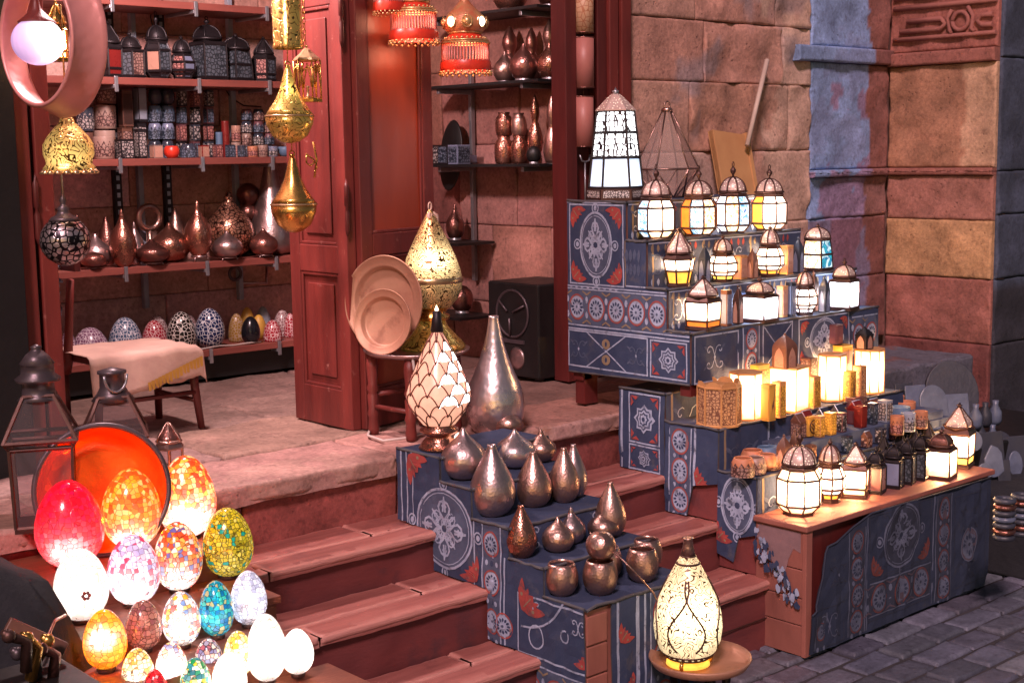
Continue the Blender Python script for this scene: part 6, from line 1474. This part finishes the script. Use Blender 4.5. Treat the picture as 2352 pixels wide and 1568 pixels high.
b=MB(); b.lathe([(r*.62,.010),(r*.64,.002),(r*.58,.0),(r*.55,.012),(r*.60,zo)],32,caps=False)
b.build('foot_ring',M['lit_amber'],t)
b=MB()
for q in range(3): a=2*PI*q/3-.6; b.tube([(r*.6*math.cos(a),r*.6*math.sin(a),zo),(r*.72*math.cos(a),r*.72*math.sin(a),zo*.5),(r*.66*math.cos(a),r*.66*math.sin(a),.003)],.006,6)
b.build('feet',M['brass'],t)
# ------------------------------------------------------------------ lanterns on the stepped stand
# tall white lantern
p=spot_y(1415,1.522,3.72); k=mpp(p); h=zat(200,p)-1.522; r=62*k
n=NT('lit_fret'); v=n.coord('Object'); ed=n.voro(v,46,'DISTANCE_TO_EDGE',.45); kk=n.ramp(ed.outputs['Distance'],[(.07,0.),(.10,1.)]); n.set(col=n.mix(kk,(.03,.02,.03),(.7,.7,.7)),ecol=(.95,.97,1),estr=n.math('MULTIPLY',kk,3.2),rough=.4); M['lit_fret']=n.m
t=thing('tall_lantern','tallest lantern with white glowing fretwork panes on the top step','lantern',p)
b=MB(); b.lathe([(0,0),(r*1.12,0),(r*1.12,h*.02),(r*1.1,h*.10),(r*1.0,h*.115)],6,sm=False,rot=.25); b.build('base',M['iron_brown'],t)
b=MB(); rg=[b.ring(6,r*1.115,h*.03,.25),b.ring(6,r*1.105,h*.09,.25)]
for i in range(6): A=[rg[0][i].lerp(rg[0][(i+1)%6],.08),rg[0][i].lerp(rg[0][(i+1)%6],.92),rg[1][i].lerp(rg[1][(i+1)%6],.92),rg[1][i].lerp(rg[1][(i+1)%6],.08)]; b.poly([q*1.004 if 0 else Vector((q.x*1.006,q.y*1.006,q.z)) for q in A])
fret('lattice_base',(.04,.025,.03),(.65,.62,.6),110,.12); b.build('base_lattice',M['lattice_base'],t)
lv=[(.99,.115),(.87,.38),(.76,.60),(.68,.79)]
rg=[b.ring(6,a*r,c*h,.25) for a,c in lv]
for q,(nm,mt) in enumerate((('lower_panes','lit_cool'),('middle_panes','lit_fret'),('upper_panes','lit_fret'))):
    b=MB()
    for i in range(6): j=(i+1)%6; b.poly([rg[q][i],rg[q][j],rg[q+1][j],rg[q+1][i]])
    b.build(nm,M[mt],t)
b=MB()
for i in range(6): b.tube([Vector((q[i].x*1.01,q[i].y*1.01,q[i].z)) for q in rg],.006,4,sm=False)
for q in rg: b.tube([Vector((e.x*1.01,e.y*1.01,e.z)) for e in q],.0055,4,closed=True,sm=False)
b.build('frame',M['iron'],t)
b=MB(); b.lathe([(.74*r,h*.79),(.74*r,h*.80),(.32*r,h*.905),(.14*r,h*.94)],6,sm=False,rot=.25,caps=False); b.build('roof',M['dome_metal'],t)
b=MB(); b.lathe([(.15*r,h*.935),(.1*r,h*.95),(.14*r,h*.965),(.05*r,h*.975),(.0,h)],10); b.build('finial',M['steel'],t)
# glass pyramid lantern
p=spot_y(1532,1.522,3.80); k=mpp(p)
t=thing('glass_pyramid','unlit clear glass faceted pyramid lantern right of the tallest lantern','lantern',p)
H=zat(236,p)-1.522; r=66*k
b=MB(); R0=b.ring(6,r*.55,.0,.1); R1=b.ring(6,r*1.12,H*.30,.4); top=b.ring(6,r*.14,H*.92,.4); 
for i in range(6): j=(i+1)%6; b.poly([R0[i],R0[j],R1[i]]); b.poly([R1[i],R0[j],R1[j]]); b.poly([R1[i],R1[j],top[j],top[i]])
b.build('glass_panes',M['glass_pale'],t)
b=MB()
for i in range(6): j=(i+1)%6; b.tube([R0[i],R1[i]],.0035,4); b.tube([R0[j],R1[i]],.0035,4); b.tube([R1[i],top[i]],.0035,4)
for q in (R0,R1,top): b.tube(q,.0035,4,closed=True)
b.build('frame',M['copper'],t)
b=MB(); b.lathe([(r*.2,H*.91),(r*.18,H*.94),(r*.1,H*.95)],8); b.tube([(.018*math.cos(a),0,H*.965+.018*math.sin(a)) for a in [2*PI*i/12 for i in range(12)]],.004,5,closed=True); b.build('cap_ring',M['copper'],t)
# leaning board and stick
q0=ony(1622,440,4.2)
b=MB(); b.box(0,.26,-.012,.012,0,.46); b.box(-.0,.012,-.016,.016,0,.46) ; b.box(.24,.262,-.018,.018,-.0,.47); tag(b.build('leaning_board',[M['paper_tan']],loc=(4.99,4.12,1.36)),'orange tan board leaning on the stone wall behind the lanterns','board'); bpy.data.objects['leaning_board'].rotation_euler=(-.30,.10,0)
b=MB(); a_,c_=ony(1716,335,4.19),ony(1762,138,4.25); b.tube([a_,c_],.012,6); tag(b.build('pale_stick',M['pale_stick']),'thin pale stick leaning on the wall above the tan board','stick')
LG='lit lanterns on the stepped stand'
Y1,Y2,Y3=3.50,3.395,3.29
A=dict(group=LG)
lantern('lantern','lit barrel lantern with one blue pane and amber edges, left of the top row',1507,375,552,45,1.382,'barrel',['lit_white','lit_mixed','lit_amber','lit_blue','lit_white','lit_white','lit_amber','lit_white'],y=Y1,n=8,rot=.3,pick=lambda k,i,N:N[i],**A)
lantern('lantern','lit barrel lantern with orange left pane and blue pane, second in the top row',1605,380,546,42,1.382,'barrel',['lit_blue','lit_white','lit_amber','lit_orange','lit_blue','lit_mixed','lit_orange','lit_amber'],y=Y1,n=8,rot=.2,pick=lambda k,i,N:N[i],**A)
lantern('lantern','lit barrel lantern with blue spotted panes, third in the top row',1683,372,541,41,1.382,'barrel',['lit_white','lit_white','lit_white','lit_cool','lit_mixed','lit_blue','lit_white','lit_white'],y=Y1,n=8,rot=.25,pick=lambda k,i,N:N[i],**A)
lantern('lantern','brightest white barrel lantern with amber corner, right end of the top row',1766,381,537,42,1.382,'barrel',['lit_white','lit_white','lit_white','lit_amber','lit_white','lit_white','lit_cool','lit_white'],y=Y1,n=8,rot=.3,pick=lambda k,i,N:N[i],**A)
lantern('lantern','flared lit lantern with amber lower panes, left of the second row',1560,520,660,37,1.212,'tulip',[('lit_amber','lit_white')],y=Y2,n=6,rot=.5,**A)
lantern('lantern','small white bulging lit lantern with pale ribbed dome, middle of the second row',1660,538,650,33,1.212,'pear',[('lit_yellow','lit_white','lit_white','lit_white')],y=Y2,n=6,**A)
lantern('lantern','round white bulging lit lantern with amber foot, right of the second row',1768,520,642,33,1.212,'pear',[('lit_amber','lit_white','lit_white','lit_white')],y=Y2,n=6,rot=.4,**A)
lantern('lantern','bell shaped lantern with teal swirl panes at the right end of the second row',1877,508,618,32,1.212,'bell',['lit_mixed','lit_teal','lit_teal','lit_mixed'],y=3.42,n=4,rot=.1,pick=lambda k,i,N:N[(i+3)%4],**A)
lantern('lantern','square lit lantern with orange flame pattern panes, left of the third row',1615,630,757,37,1.062,'straight',[('lit_orange','lit_white')],y=Y3,n=4,rot=.15,pick=lambda k,i,N:N[0] ,**A)
lantern('lantern','wide plain white lit lantern with dark beaded dome, middle of the third row',1745,640,747,38,1.062,'box',['lit_cool'],y=Y3,n=4,rot=.1,**A)
t,p,r,h=lantern('lantern','white lit lantern with figure band and pink dome, third row right of centre',1848,618,729,28,1.062,'pear',[('lit_cool','lit_white','lit_white','lit_white')],y=Y3,n=6,**A)
b=MB(); q=Vector((-.66,-.75,0)).normalized(); s=Vector((.75,-.66,0)).normalized(); zc=h*.10
for e in (-1,1): c=q*r*.70+s*(e*r*.26)+Vector((0,0,zc)); b.tube([c-Vector((0,0,.007)),c+Vector((0,0,.007))],.0016,5)
c=q*r*.72+Vector((0,0,zc)); b.tube([c+s*.006*math.cos(x)+Vector((0,0,.007*math.sin(x))) for x in [2*PI*i/12 for i in range(12)]],.0016,5,closed=True); b.build('band_figures',M['iron'],t)
lantern('lantern','square white lit lantern with black finial at the right end of the third row',1938,605,726,32,1.062,'box',['lit_cool'],y=3.28,n=4,rot=.2,**A)
HG='unlit arched tealight boxes between the lanterns'
def hb(label,px,yt,yb,hw,z,y,mat,face,shape='house'): candle_box('candle_house',label,px,yt,yb,hw,z,mat,face,y,group=HG,shape=shape)
hb('dark arched box with frosted blue window left in the second row',1618,560,650,17,1.212,3.41,'glaze_dark','frost_blue','arch')
hb('tan studded house box in the second row, left one of the pair',1700,590,646,19,1.212,3.42,'tan_wood','frost_peach','box')
hb('brown studded house box in the second row, right one of the pair',1728,575,644,16,1.212,3.40,'peg_wood','frost_peach','arch')
hb('tan house box right of the round bulging lantern',1806,568,636,18,1.212,3.41,'tan_wood','frost_peach','box')
hb('slate blue house box beside the teal bell lantern',1833,548,632,16,1.212,3.41,'glaze_dark','frost_blue','arch')
hb('dark narrow lantern box with blue star window in the third row',1668,668,752,15,1.062,3.29,'peg_wood','frost_blue','box')
hb('rust narrow lantern box with peach star window in the third row',1695,662,750,15,1.062,3.30,'iron_brown','frost_peach','arch')
hb('grey studded house box behind the wide white lantern',1796,665,738,15,1.062,3.31,'paper_tan','frost_peach','box')
hb('slate house box left of the figure band lantern',1816,655,735,14,1.062,3.30,'glaze_dark','frost_blue','box')
hb('dark arched box with frosted window between the two right lanterns',1893,640,726,16,1.062,3.28,'glaze_dark','frost_blue','arch')
hb('dark arched box behind the figure band lantern',1868,628,722,16,1.062,3.33,'iron_brown','frost_peach','arch')
# ------------------------------------------------------------------ wooden tealight lamps on the next box
BG='wooden tealight boxes under the stepped stand'; ZE=.732
t,p,r,h=lantern('wood_lantern','unlit hexagonal wooden box with scalloped top and studded panels at the left end',1652,884,980,50,ZE,'cyl',['fret_tan'],y=3.18,n=8,frame='tan_wood',cat='candle holder')
b=MB()
for i in range(8):
    a0,a1=2*PI*i/8,2*PI*(i+1)/8; A_=Vector((r*math.cos(a0),r*math.sin(a0),h)); B_=Vector((r*math.cos(a1),r*math.sin(a1),h))
    b.poly([A_,B_]+[A_.lerp(B_,.5+.5*math.cos(x))+Vector((0,0,h*.13*math.sin(x))) for x in [PI*j/6 for j in range(1,6)]])
b.build('scalloped_rim',M['tan_wood'],t)
G=dict(group='lit wooden lamps under the stepped stand',cat='wooden lamp',frame='tan_wood',bars=.0035)
lantern('wood_lantern','glowing hexagonal wooden lamp beside the scalloped box',1713,846,958,37,ZE,'cyl',[('lit_warm')],y=3.18,n=6,rot=.2,**G)
lantern('wood_lantern','brightest square glowing wooden lamp in the middle, under an arched top box',1812,842,948,42,ZE,'cyl',['lit_warm','lit_white'],y=3.17,n=4,rot=.2,**G)
lantern('wood_lantern','glowing hexagonal wooden lamp right of the middle',1911,812,922,31,ZE,'cyl',['lit_warm'],y=3.18,n=6,rot=.15,**G)
lantern('wood_lantern','glowing white cylinder wooden lamp at the right end under a dark lantern',1996,798,902,34,ZE,'cyl',['lit_white'],y=3.18,n=10,**G)
def wb(label,px,yt,yb,hw,mat,face,shape='box',y=3.13,z=ZE,name='wood_box'): return candle_box(name,label,px,yt,yb,hw,z,mat,face,y,group=BG,shape=shape,cat='wooden box')
p=spot_y(1735,ZE,3.24); wb('yellow lit wooden box behind the left glowing lamp',1738,822,935,32,'yellow_wood','fret_yellow',y=3.235)
wb('tan wooden box with leaping deer silhouette by the left glowing lamp',1764,880,965,20,'yellow_wood','yellow_wood',y=3.10)
wb('slim lattice wooden box left of the brightest lamp',1789,866,950,19,'tan_wood','fret_yellow',y=3.11)
wb('slim lattice wooden box right of the brightest lamp',1866,856,930,22,'tan_wood','fret_yellow',y=3.14)
wb('small dark lattice cube stacked behind the right lattice box',1858,816,853,22,'peg_wood','fret_brown',y=3.22,z=.845)
wb('plain tall wooden box carrying the lattice cube',1858,853,925,20,'tan_wood','tan_wood',y=3.22)
wb('tall yellow wooden box with hand shaped cutout',1928,788,905,32,'yellow_wood','frost_peach',y=3.235)
wb('yellow wooden panel box with palm cutouts right of the hexagonal lamp',1950,845,915,18,'yellow_wood','fret_yellow',y=3.12)
wb('lattice wooden box before the white cylinder lamp',1974,830,908,18,'tan_wood','fret_tan',y=3.12)
# boxes on top of lamps
z=ZE+.0; p=spot_y(1802,ZE,3.17); zt=zat(840,p)
candle_box('arched_lantern','dark arched box with peach windows standing on the brightest wooden lamp',1802,760,842,33,zat(842,spot_y(1812,ZE,3.17)),'peg_wood','frost_peach',3.17,group=BG,shape='arch',cat='lantern')
p=spot_y(1985,ZE,3.18); candle_box('arched_lantern','dark two window lantern standing on the white cylinder lamp',1985,744,797,24,zat(798,spot_y(1996,ZE,3.18)),'iron','frost_peach',3.18,group=BG,shape='arch',cat='lantern')
q=spot_y(1917,ZE,3.235); candle_box('dark_cup_box','flared dark red box standing on the tall yellow box',1917,742,788,22,zat(788,q),'box_purple','box_purple',3.235,group=BG,cat='wooden box')
for t_ in ():pass
# deer and hand silhouettes
def sil(parent_label,pts,mat='peg_wood'):
    for o in bpy.data.objects:
        if o.get('label')==parent_label:
            b=MB(); c=[x for x in o.children if x.name.startswith('body')][0]; xs=[v.co.x for v in c.data.vertices]; zs_=[v.co.z for v in c.data.vertices]; ys=[v.co.y for v in c.data.vertices]
            W_=max(xs)-min(xs); H_=max(zs_)
            for poly in pts: b.poly([(u*W_*.5,min(ys)-.0026,v*H_) for u,v in poly])
            b.build('silhouette_cutout',M[mat],o); return
sil('tan wooden box with leaping deer silhouette by the left glowing lamp',[[(-.3,.3),(.15,.42),(.3,.6),(.1,.58),(-.35,.42)],[(.15,.55),(.4,.75),(.3,.78),(.1,.62)],[(-.3,.32),(-.5,.12),(-.2,.3)],[(.1,.42),(.4,.2),(.25,.45)],[(.3,.75),(.2,.92),(.35,.8)]])
hand=[[(-.25,.2),(.25,.2),(.35,.45),(-.35,.45)],[(-.3,.45),(-.15,.45),(-.18,.75),(-.26,.75)],[(-.1,.45),(.08,.45),(.04,.85),(-.06,.85)],[(.14,.45),(.3,.45),(.26,.75),(.18,.75)]]
sil('tall yellow wooden box with hand shaped cutout',[[(u*.6,.55+v*.45) for u,v in q] for q in hand])
sil('yellow wooden panel box with palm cutouts right of the hexagonal lamp',[[(u*.7,v) for u,v in q] for q in hand])
# ------------------------------------------------------------------ trinket boxes and cups
TG='trinket boxes and cups in front of the wooden lamps'; Z5=.588
t=wb('yellow cube with a round calligraphy seal',1855,926,972,24,'yellow_wood','yellow_wood',y=3.05,z=.66,name='seal_box')
for o in (t,):
    b=MB(); c=[x for x in o.children if x.name.startswith('body')][0]; ym=min(v.co.y for v in c.data.vertices); H_=max(v.co.z for v in c.data.vertices); s=H_*.33
    b.tube([(s*math.cos(a),ym-.003,H_*.5+s*math.sin(a)) for a in [2*PI*i/20 for i in range(20)]],.0022,5,closed=True)
    for cv in ([(-.6,.1),(-.3,-.35),(.1,-.3),(.3,.1),(.6,.0)],[(-.5,.45),(-.1,.2),(.2,.5),(.5,.35)],[(-.2,-.6),(.2,-.55),(.4,-.4)],[(.0,.6),(.05,-.2)]): b.tube([(x*s,ym-.003,H_*.5+y_*s) for x,y_ in cv],.0018,5)
    b.build('seal_mark',M['iron_brown'],o)
wb('small yellow fretwork trinket box right of the seal cube',1900,936,972,20,'yellow_wood','fret_yellow',y=3.06,z=.66)
wb('brown domed trinket box right of the fretwork trinket box',1928,925,968,18,'peg_wood','fret_brown',y=3.07,z=.66)
wb('plain dark upright book shaped box behind the clay cups',1960,905,960,22,'box_purple','box_purple',y=3.1,z=.66)
wb('dark slim box with pearl dot beside the upright box',1980,908,962,12,'peg_wood','fret_brown',y=3.08,z=.66)
b=MB(); b.box(0,1.0,0,.14,0,.066); tag(b.build('display_riser',M['navy_grey'],loc=(3.98,2.985,.589),bevel=.003),'low cloth covered riser under the trinket boxes','riser')
for i,(px,yt,yb,hw,mt,fc,sh,lb) in enumerate((
 (1800,985,1065,20,'peg_wood','frost_peach','arch','tall brown box with two pointed arch windows right of the clay cups'),
 (1826,975,1060,16,'iron_brown','frost_peach','arch','second tall dark box with arch window'),
 (1835,955,1012,22,'peg_wood','fret_brown','house','brown house shaped trinket box with peach tile roof'),
 (1868,1000,1045,18,'peg_wood','fret_tan','house','small gabled lattice house box low in the middle'),
 (1850,985,1045,22,'glaze_red','fret_red','house','red gabled house box'),
 (1890,978,1035,22,'glaze_dark','fret_blue','house','grey gabled house box left of its twin'),
 (1925,972,1028,22,'glaze_dark','fret_blue','house','grey gabled house box right of its twin'),
 (1965,955,1010,22,'glaze_red','box_purple','house','dark red gabled house box near the clay cups'),
 (2005,950,1000,22,'peg_wood','fret_brown','house','brown gabled house box before the clay cups'),
 (1882,1010,1060,14,'tan_wood','fret_yellow','box','tan lattice cube behind the table lanterns'),
 (1906,998,1050,17,'yellow_wood','fret_yellow','box','yellow topped cube behind the small table lantern'),
 (1932,1000,1045,14,'box_purple','fret_white','box','dark star cube behind the onion dome lantern'),
 (1976,980,1030,17,'red_cube','red_cube','box','bright red cube with pale cross'),
 (2004,975,1025,14,'glaze_dark','fret_blue','box','dark cube right of the bright red cube'),
 (2032,960,1010,20,'soapstone','fret_white','box','grey cube with pearl flower front'))):
    candle_box('trinket_box',lb,px,yt,yb,hw,Z5 if sh=='arch' else .656,mt,fc,2.965 if sh=='arch' else (3.01 if sh=='box' else 3.06),group=TG,shape=sh,cat='trinket box')
for px,yt,yb,hw,mt,pr,bd,lb in (
 (1672,1016,1062,27,'clay_orange',CUP,'fret_brown','left orange clay cup with dark leaf mark on the box edge'),
 (1708,1008,1050,28,'clay_orange',CUP,None,'wide orange clay cup behind the leaf marked cup'),
 (1740,1004,1045,26,'clay_blue',CUP,None,'blue clay cup at the back of the cup cluster'),
 (1762,1016,1058,22,'clay_blue',CUP,None,'pale blue clay cup right in the cup cluster'),
 (1727,1025,1065,23,'clay_orange',CUP,None,'plain rust clay cup in the middle of the cluster'),
 (1700,1032,1072,26,'glaze_cream',CUP,'fret_brown','pinkish cup with dark star mark in front'),
 (1735,1042,1078,22,'glaze_cream',CUP,'fret_tan','small cream cup with leaf mark, frontmost of the cluster'),
 (1770,1036,1072,20,'clay_orange',CUP,'fret_tan','orange cup with leaf mark beside the table lantern')): pot('clay_cup',lb,px+(34 if yb>=1062 else 20),yt,yb,hw,Z5,mt,2.995 if yb>=1062 else 3.065,pr,bd,'clay tealight cups on the box edge')
for px,yt,yb,hw,mt,lb,bd in (
 (2015,925,960,22,'clay_orange','vermilion shallow dish left of the clay cups',None),(2030,920,955,24,'clay_blue','slate blue shallow dish',None),(2050,908,948,26,'clay_orange','wide peach clay dish at the back',None),(2078,922,958,24,'clay_orange','peach clay dish on the right at the back',None),
 (2068,934,975,22,'clay_blue','light blue clay bowl between the dishes',None),(2060,955,1000,16,'clay_orange','orange capped cup in front of the dishes','fret_red'),(2086,948,992,16,'soapstone','black and white cup in front of the dishes','fret_white'),(2115,944,985,15,'clay_orange','peach capped brown cup at the right end','fret_brown')): pot('clay_cup',lb,px,yt,yb,hw,Z5+.035,mt,None,TUB,bd,'clay cups beside the house boxes')
b=MB(); b.box(0,.36,0,.2,0,.033); tag(b.build('display_riser',M['navy_grey'],loc=(4.66,2.98,.589),bevel=.003),'low cloth covered riser under the shallow clay dishes','riser')
# ------------------------------------------------------------------ lanterns on the low table
ZT=.458; LT='lanterns on the low table'
lantern('lantern','largest white lit barrel lantern with tall finial at the table corner',1835,978,1180,52,ZT,'barrel',['lit_white'],y=2.855,n=8,rot=.1,group=LT,bars=.004)
lantern('lantern','smaller white lit lantern with amber foot beside the largest one',1905,1000,1147,36,ZT,'pear',[('lit_amber','lit_white','lit_white','lit_white')],y=2.88,n=8,group=LT)
lantern('lantern','onion domed lit lantern with blue painted pane on the low table',1964,1008,1135,34,ZT,'straight',['lit_white','lit_blue','lit_warm','lit_warm'],y=2.86,n=4,rot=.5,group=LT,pick=lambda k,i,N:N[(i+1)%4])
for px,yt,yb,hw,pn,lb in ((2010,1020,1128,24,['frost_peach','box_purple'],'unlit dark lantern with peach arch window beside the blue pane lantern'),(2052,1010,1120,24,['fret_slate','frost_blue'],'unlit black lantern with small white flower pane'),(2082,1000,1112,21,['fret_slate'],'unlit black lantern with slate panes in the middle of the low table'),(2112,990,1104,21,['fret_slate'],'unlit black lantern with slate panes next to the bright pair'),(2035,1030,1122,18,['fret_brown'],'small unlit rust lantern behind the flower pane lantern')):
    lantern('lantern',lb,px,yt,yb,hw,ZT,'box',pn,y=2.84 if 'behind' not in lb else 2.9,n=4,rot=.3,frame='iron',roofm='iron',group=LT)
lantern('lantern','wide white lit lantern with dark scalloped dome at the right of the low table',2160,975,1094,36,ZT,'box',['lit_white','lit_warm'],y=2.80,n=4,rot=.25,group=LT,roofm='copper_dark')
lantern('lantern','lit lantern with pink onion dome, at the right end of the low table',2200,935,1082,38,ZT,'straight',[('lit_yellow','lit_white')],y=2.86,n=4,rot=.3,group=LT)
for px,yt,yb,pn,lb in ((2028,1000,1108,['fret_slate'],'back row black lantern behind the flower pane lantern'),(2066,992,1100,['fret_brown','fret_slate'],'back row brown black lantern, second from the left'),(2098,985,1092,['fret_slate','frost_blue'],'back row black lantern with one frosted pane'),(2130,975,1085,['fret_slate'],'back row black lantern touching the wide bright lantern')):
    lantern('lantern',lb,px,yt,yb,17,ZT,'straight',pn,y=2.925,n=4,rot=.3,frame='iron',roofm='iron',group=LT)
for i,(px,mt,fc,sh,lb) in enumerate(((1862,'peg_wood','fret_tan','box','low brown lattice cube just behind the largest table lantern'),(1945,'glaze_dark','fret_blue','box','low slate cube behind the onion domed table lantern'),(1990,'peg_wood','fret_brown','house','low brown gabled box behind the peach window lantern'),(2022,'glaze_dark','fret_white','box','low black and white cube behind the dark lanterns'),(2055,'box_purple','fret_red','house','low plum gabled box behind the dark lanterns'),(2090,'iron','fret_slate','box','low black cube behind the middle dark lanterns'),(2122,'peg_wood','fret_brown','house','low brown gabled box behind the wide bright lantern'))):
    p=spot_y(px,Z5,2.97); k=1/mpp(p); yb=proj(p)[1]; candle_box('trinket_box',lb,px,yb-.062*k,yb,15,Z5,mt,fc,2.968,group=TG,shape=sh,cat='trinket box')
# ------------------------------------------------------------------ dark things at the far right
RGp='grey plates and slabs leaning at the right'
def slab(label,px,py,hw,hh,y,mat,shape,tilt=-.25,yaw=-.5,th=.012):
    p=ony(px,py,y); k=mpp(p); w,h=hw*k,hh*k; b=MB()
    if shape=='oval': pts=[(w*math.cos(a),h*math.sin(a)) for a in [2*PI*i/28 for i in range(28)]]
    elif shape=='arch': pts=[(-w,-h),(w,-h)]+[(w*math.cos(a),h*.2+h*.8*math.sin(a)) for a in [PI*i/12 for i in range(13)]]
    elif shape=='rect': pts=[(-w,-h),(w,-h),(w*.9,h),(-w,h*.95)]
    else: rr=random.Random(px); pts=[(w*math.cos(a)*rr.uniform(.75,1.05),h*math.sin(a)*rr.uniform(.75,1.05)) for a in [2*PI*i/11 for i in range(11)]]
    n=len(pts); A=b.add([(x,-th/2,z) for x,z in pts]); B=b.add([(x,th/2,z) for x,z in pts])
    b.face(range(A,A+n)); b.face(list(range(B,B+n))[::-1])
    for i in range(n): j=(i+1)%n; b.face((A+i,B+i,B+j,A+j))
    o=b.build('stone_plate' if mat!='steel' else 'metal_plate',M[mat],loc=p,bevel=.003); o.rotation_euler=(tilt,0,yaw); tag(o,label,'plate',RGp)
pm('grey_stone',(.04,.045,.065),(.025,.028,.042),.45,0,9,bs=40,bstr=.5); pm('blue_pale',(.13,.16,.24),(.06,.075,.12),.35,0,12,bs=60,bstr=.3)
slab('large dark round stone slab leaning on the ledge',2185,905,62,78,3.30,'grey_stone','oval',-.3,-.7,.03)
slab('upright grey glass slab left of the arched plate',2105,925,26,42,3.36,'blue_pale','rect',-.25,-.6)
slab('pale blue arched plate in front of the dark round slab',2145,935,34,52,3.2,'blue_pale','arch',-.3,-.6)
slab('pale streaked rectangular plate right of the arched plate',2200,945,28,42,3.18,'blue_pale','rect',-.25,-.7)
slab('grey rectangular plate low at the right beyond the table',2275,1040,34,50,2.98,'grey_stone','rect',-.2,-.6)
slab('pale blue ragged plate low at the right beyond the table',2282,1062,28,42,2.92,'blue_pale','rag',-.2,-.6)
slab('grey square plate at the right photo edge',2330,1050,34,50,2.98,'grey_stone','rect',-.2,-.6)
slab('pale oval plate at the right photo edge',2332,1065,17,30,2.92,'blue_pale','oval',-.2,-.6)
slab('small grey slab on the ledge behind the clay dishes',2078,915,24,36,3.42,'grey_stone','rect',-.2,-.5)
slab('tall grey slab behind the pale arched plate',2165,930,22,46,3.36,'grey_stone','rect',-.3,-.6)
slab('small round pewter plate in front of the goods crate',2235,1012,22,24,2.97,'blue_pale','oval',-.3,-.6)
slab('dark oval plate behind the ragged plate',2300,1030,30,40,3.05,'grey_stone','oval',-.25,-.6)
slab('small square slate tile between the ragged and oval plates',2306,1082,16,26,2.89,'grey_stone','rect',-.2,-.6)
slab('round pewter plate low by the end of the table cloth',2262,1085,18,22,2.88,'blue_pale','oval',-.25,-.6)
b=MB(); x0=5.0
b.box(5.05,6.5,2.62,3.5,0,.325); tag(b.build('goods_table',M['black_cloth'],bevel=.01),'black draped low table at the right edge beyond the printed cloth','table')
for px,yb,lb in ((2305,1240,'stack of grey glass bracelets on the black table, left one'),(2345,1230,'stack of grey glass bracelets at the right photo edge')):
    p=onz(px,yb,.331); k=mpp(p); t=thing('bracelet_stack',lb,'bracelets',p,group='bracelet stacks'); rr=random.Random(px)
    for i in range(7): b=MB(); b.tube([(.03*math.cos(a)+rr.uniform(-.001,.001),.03*math.sin(a),.012+i*.022) for a in [2*PI*j/18 for j in range(18)]],.010,7,closed=True); b.build('bracelet',M[('blue_pale','grey_stone','copper_dark','grey_stone')[(i+px)%4]],t)
for i,(px,py) in enumerate(((2240,960),(2262,955),(2285,950),(2250,1000),(2278,1005))):
    p=ony(px,py+25,3.12); b=MB(); b.lathe([(.018,0),(.03,.02),(.028,.06),(.012,.09),(.014,.11)],12); tag(b.build('small_bottle',M['grey_stone' if i%2 else 'blue_pale'],loc=(p.x,p.y,p.z)),'small dusky glass bottle behind the last lantern, %s'%('leftmost of the upper three','middle of the upper three','rightmost of the upper three','left one of the lower pair','right one of the lower pair')[i],'bottle','dusky bottles at the right')
b=MB(); b.box(5.0,6.2,3.0,3.5,.33,.445); tag(b.build('goods_crate',M['black_plastic'],bevel=.01),'dark crate carrying the leaning plates at the right','crate')
# ------------------------------------------------------------------ light, sky, camera
W=bpy.data.worlds.new('World'); S.world=W; W.use_nodes=True
wn=W.node_tree; sky=wn.nodes.new('ShaderNodeTexSky'); sky.sky_type='NISHITA'; sky.sun_disc=False
SUN_EL=math.radians(42); SUN_DIR=Vector((.72,.56,-math.tan(SUN_EL)*.912)).normalized()
sky.sun_elevation=math.radians(8); sky.sun_rotation=math.atan2(-SUN_DIR.x,-SUN_DIR.y)
wn.links.new(sky.outputs[0],wn.nodes['Background'].inputs[0]); wn.nodes['Background'].inputs[1].default_value=.045
def lamp(name,kind,loc,energy,color,size=.05):
    l=bpy.data.lights.new(name,kind); l.energy=energy; l.color=color
    o=bpy.data.objects.new(name,l); COL.objects.link(o); o.location=loc
    if kind=='SUN': l.angle=size
    else: l.shadow_soft_size=size
    return o
o=lamp('evening_sun','SUN',(0,0,8),3.2,(1,.66,.68),math.radians(9)); o.rotation_euler=SUN_DIR.to_track_quat('-Z','Y').to_euler()
lamp('shop_ceiling_lamp','POINT',(2.25,4.36,2.72),170,(1,.71,.70),.09)
for nm,q in (('tassel_bulb_light',(1070,118,3.95)),('tassel_bulb_light',(951,50,3.98))):
    p=ony(*q); lamp(nm,'POINT',p,1.3,(1,.5,.3),.04)
for q,e,c in GLOW: lamp('lantern_bulb','POINT',q,e,c,.012)
cam=bpy.data.cameras.new('camera'); cam.sensor_width=36; cam.sensor_fit='HORIZONTAL'; cam.lens=FX/2352*36; cam.clip_start=.05; cam.clip_end=300
co=bpy.data.objects.new('camera',cam); COL.objects.link(co)
R=Matrix(((AX[0],-AX[1],-AX[2]),(AY[0],-AY[1],-AY[2]),(AZ[0],-AZ[1],-AZ[2])))
co.matrix_world=Matrix.Translation(EYE)@R.to_4x4(); S.camera=co
S.view_settings.view_transform='Standard'; S.view_settings.look='None'; S.view_settings.exposure=.1; S.view_settings.gamma=1
S.cycles.use_denoising=True; S.cycles.max_bounces=8; S.cycles.transparent_max_bounces=16; S.cycles.sample_clamp_indirect=6
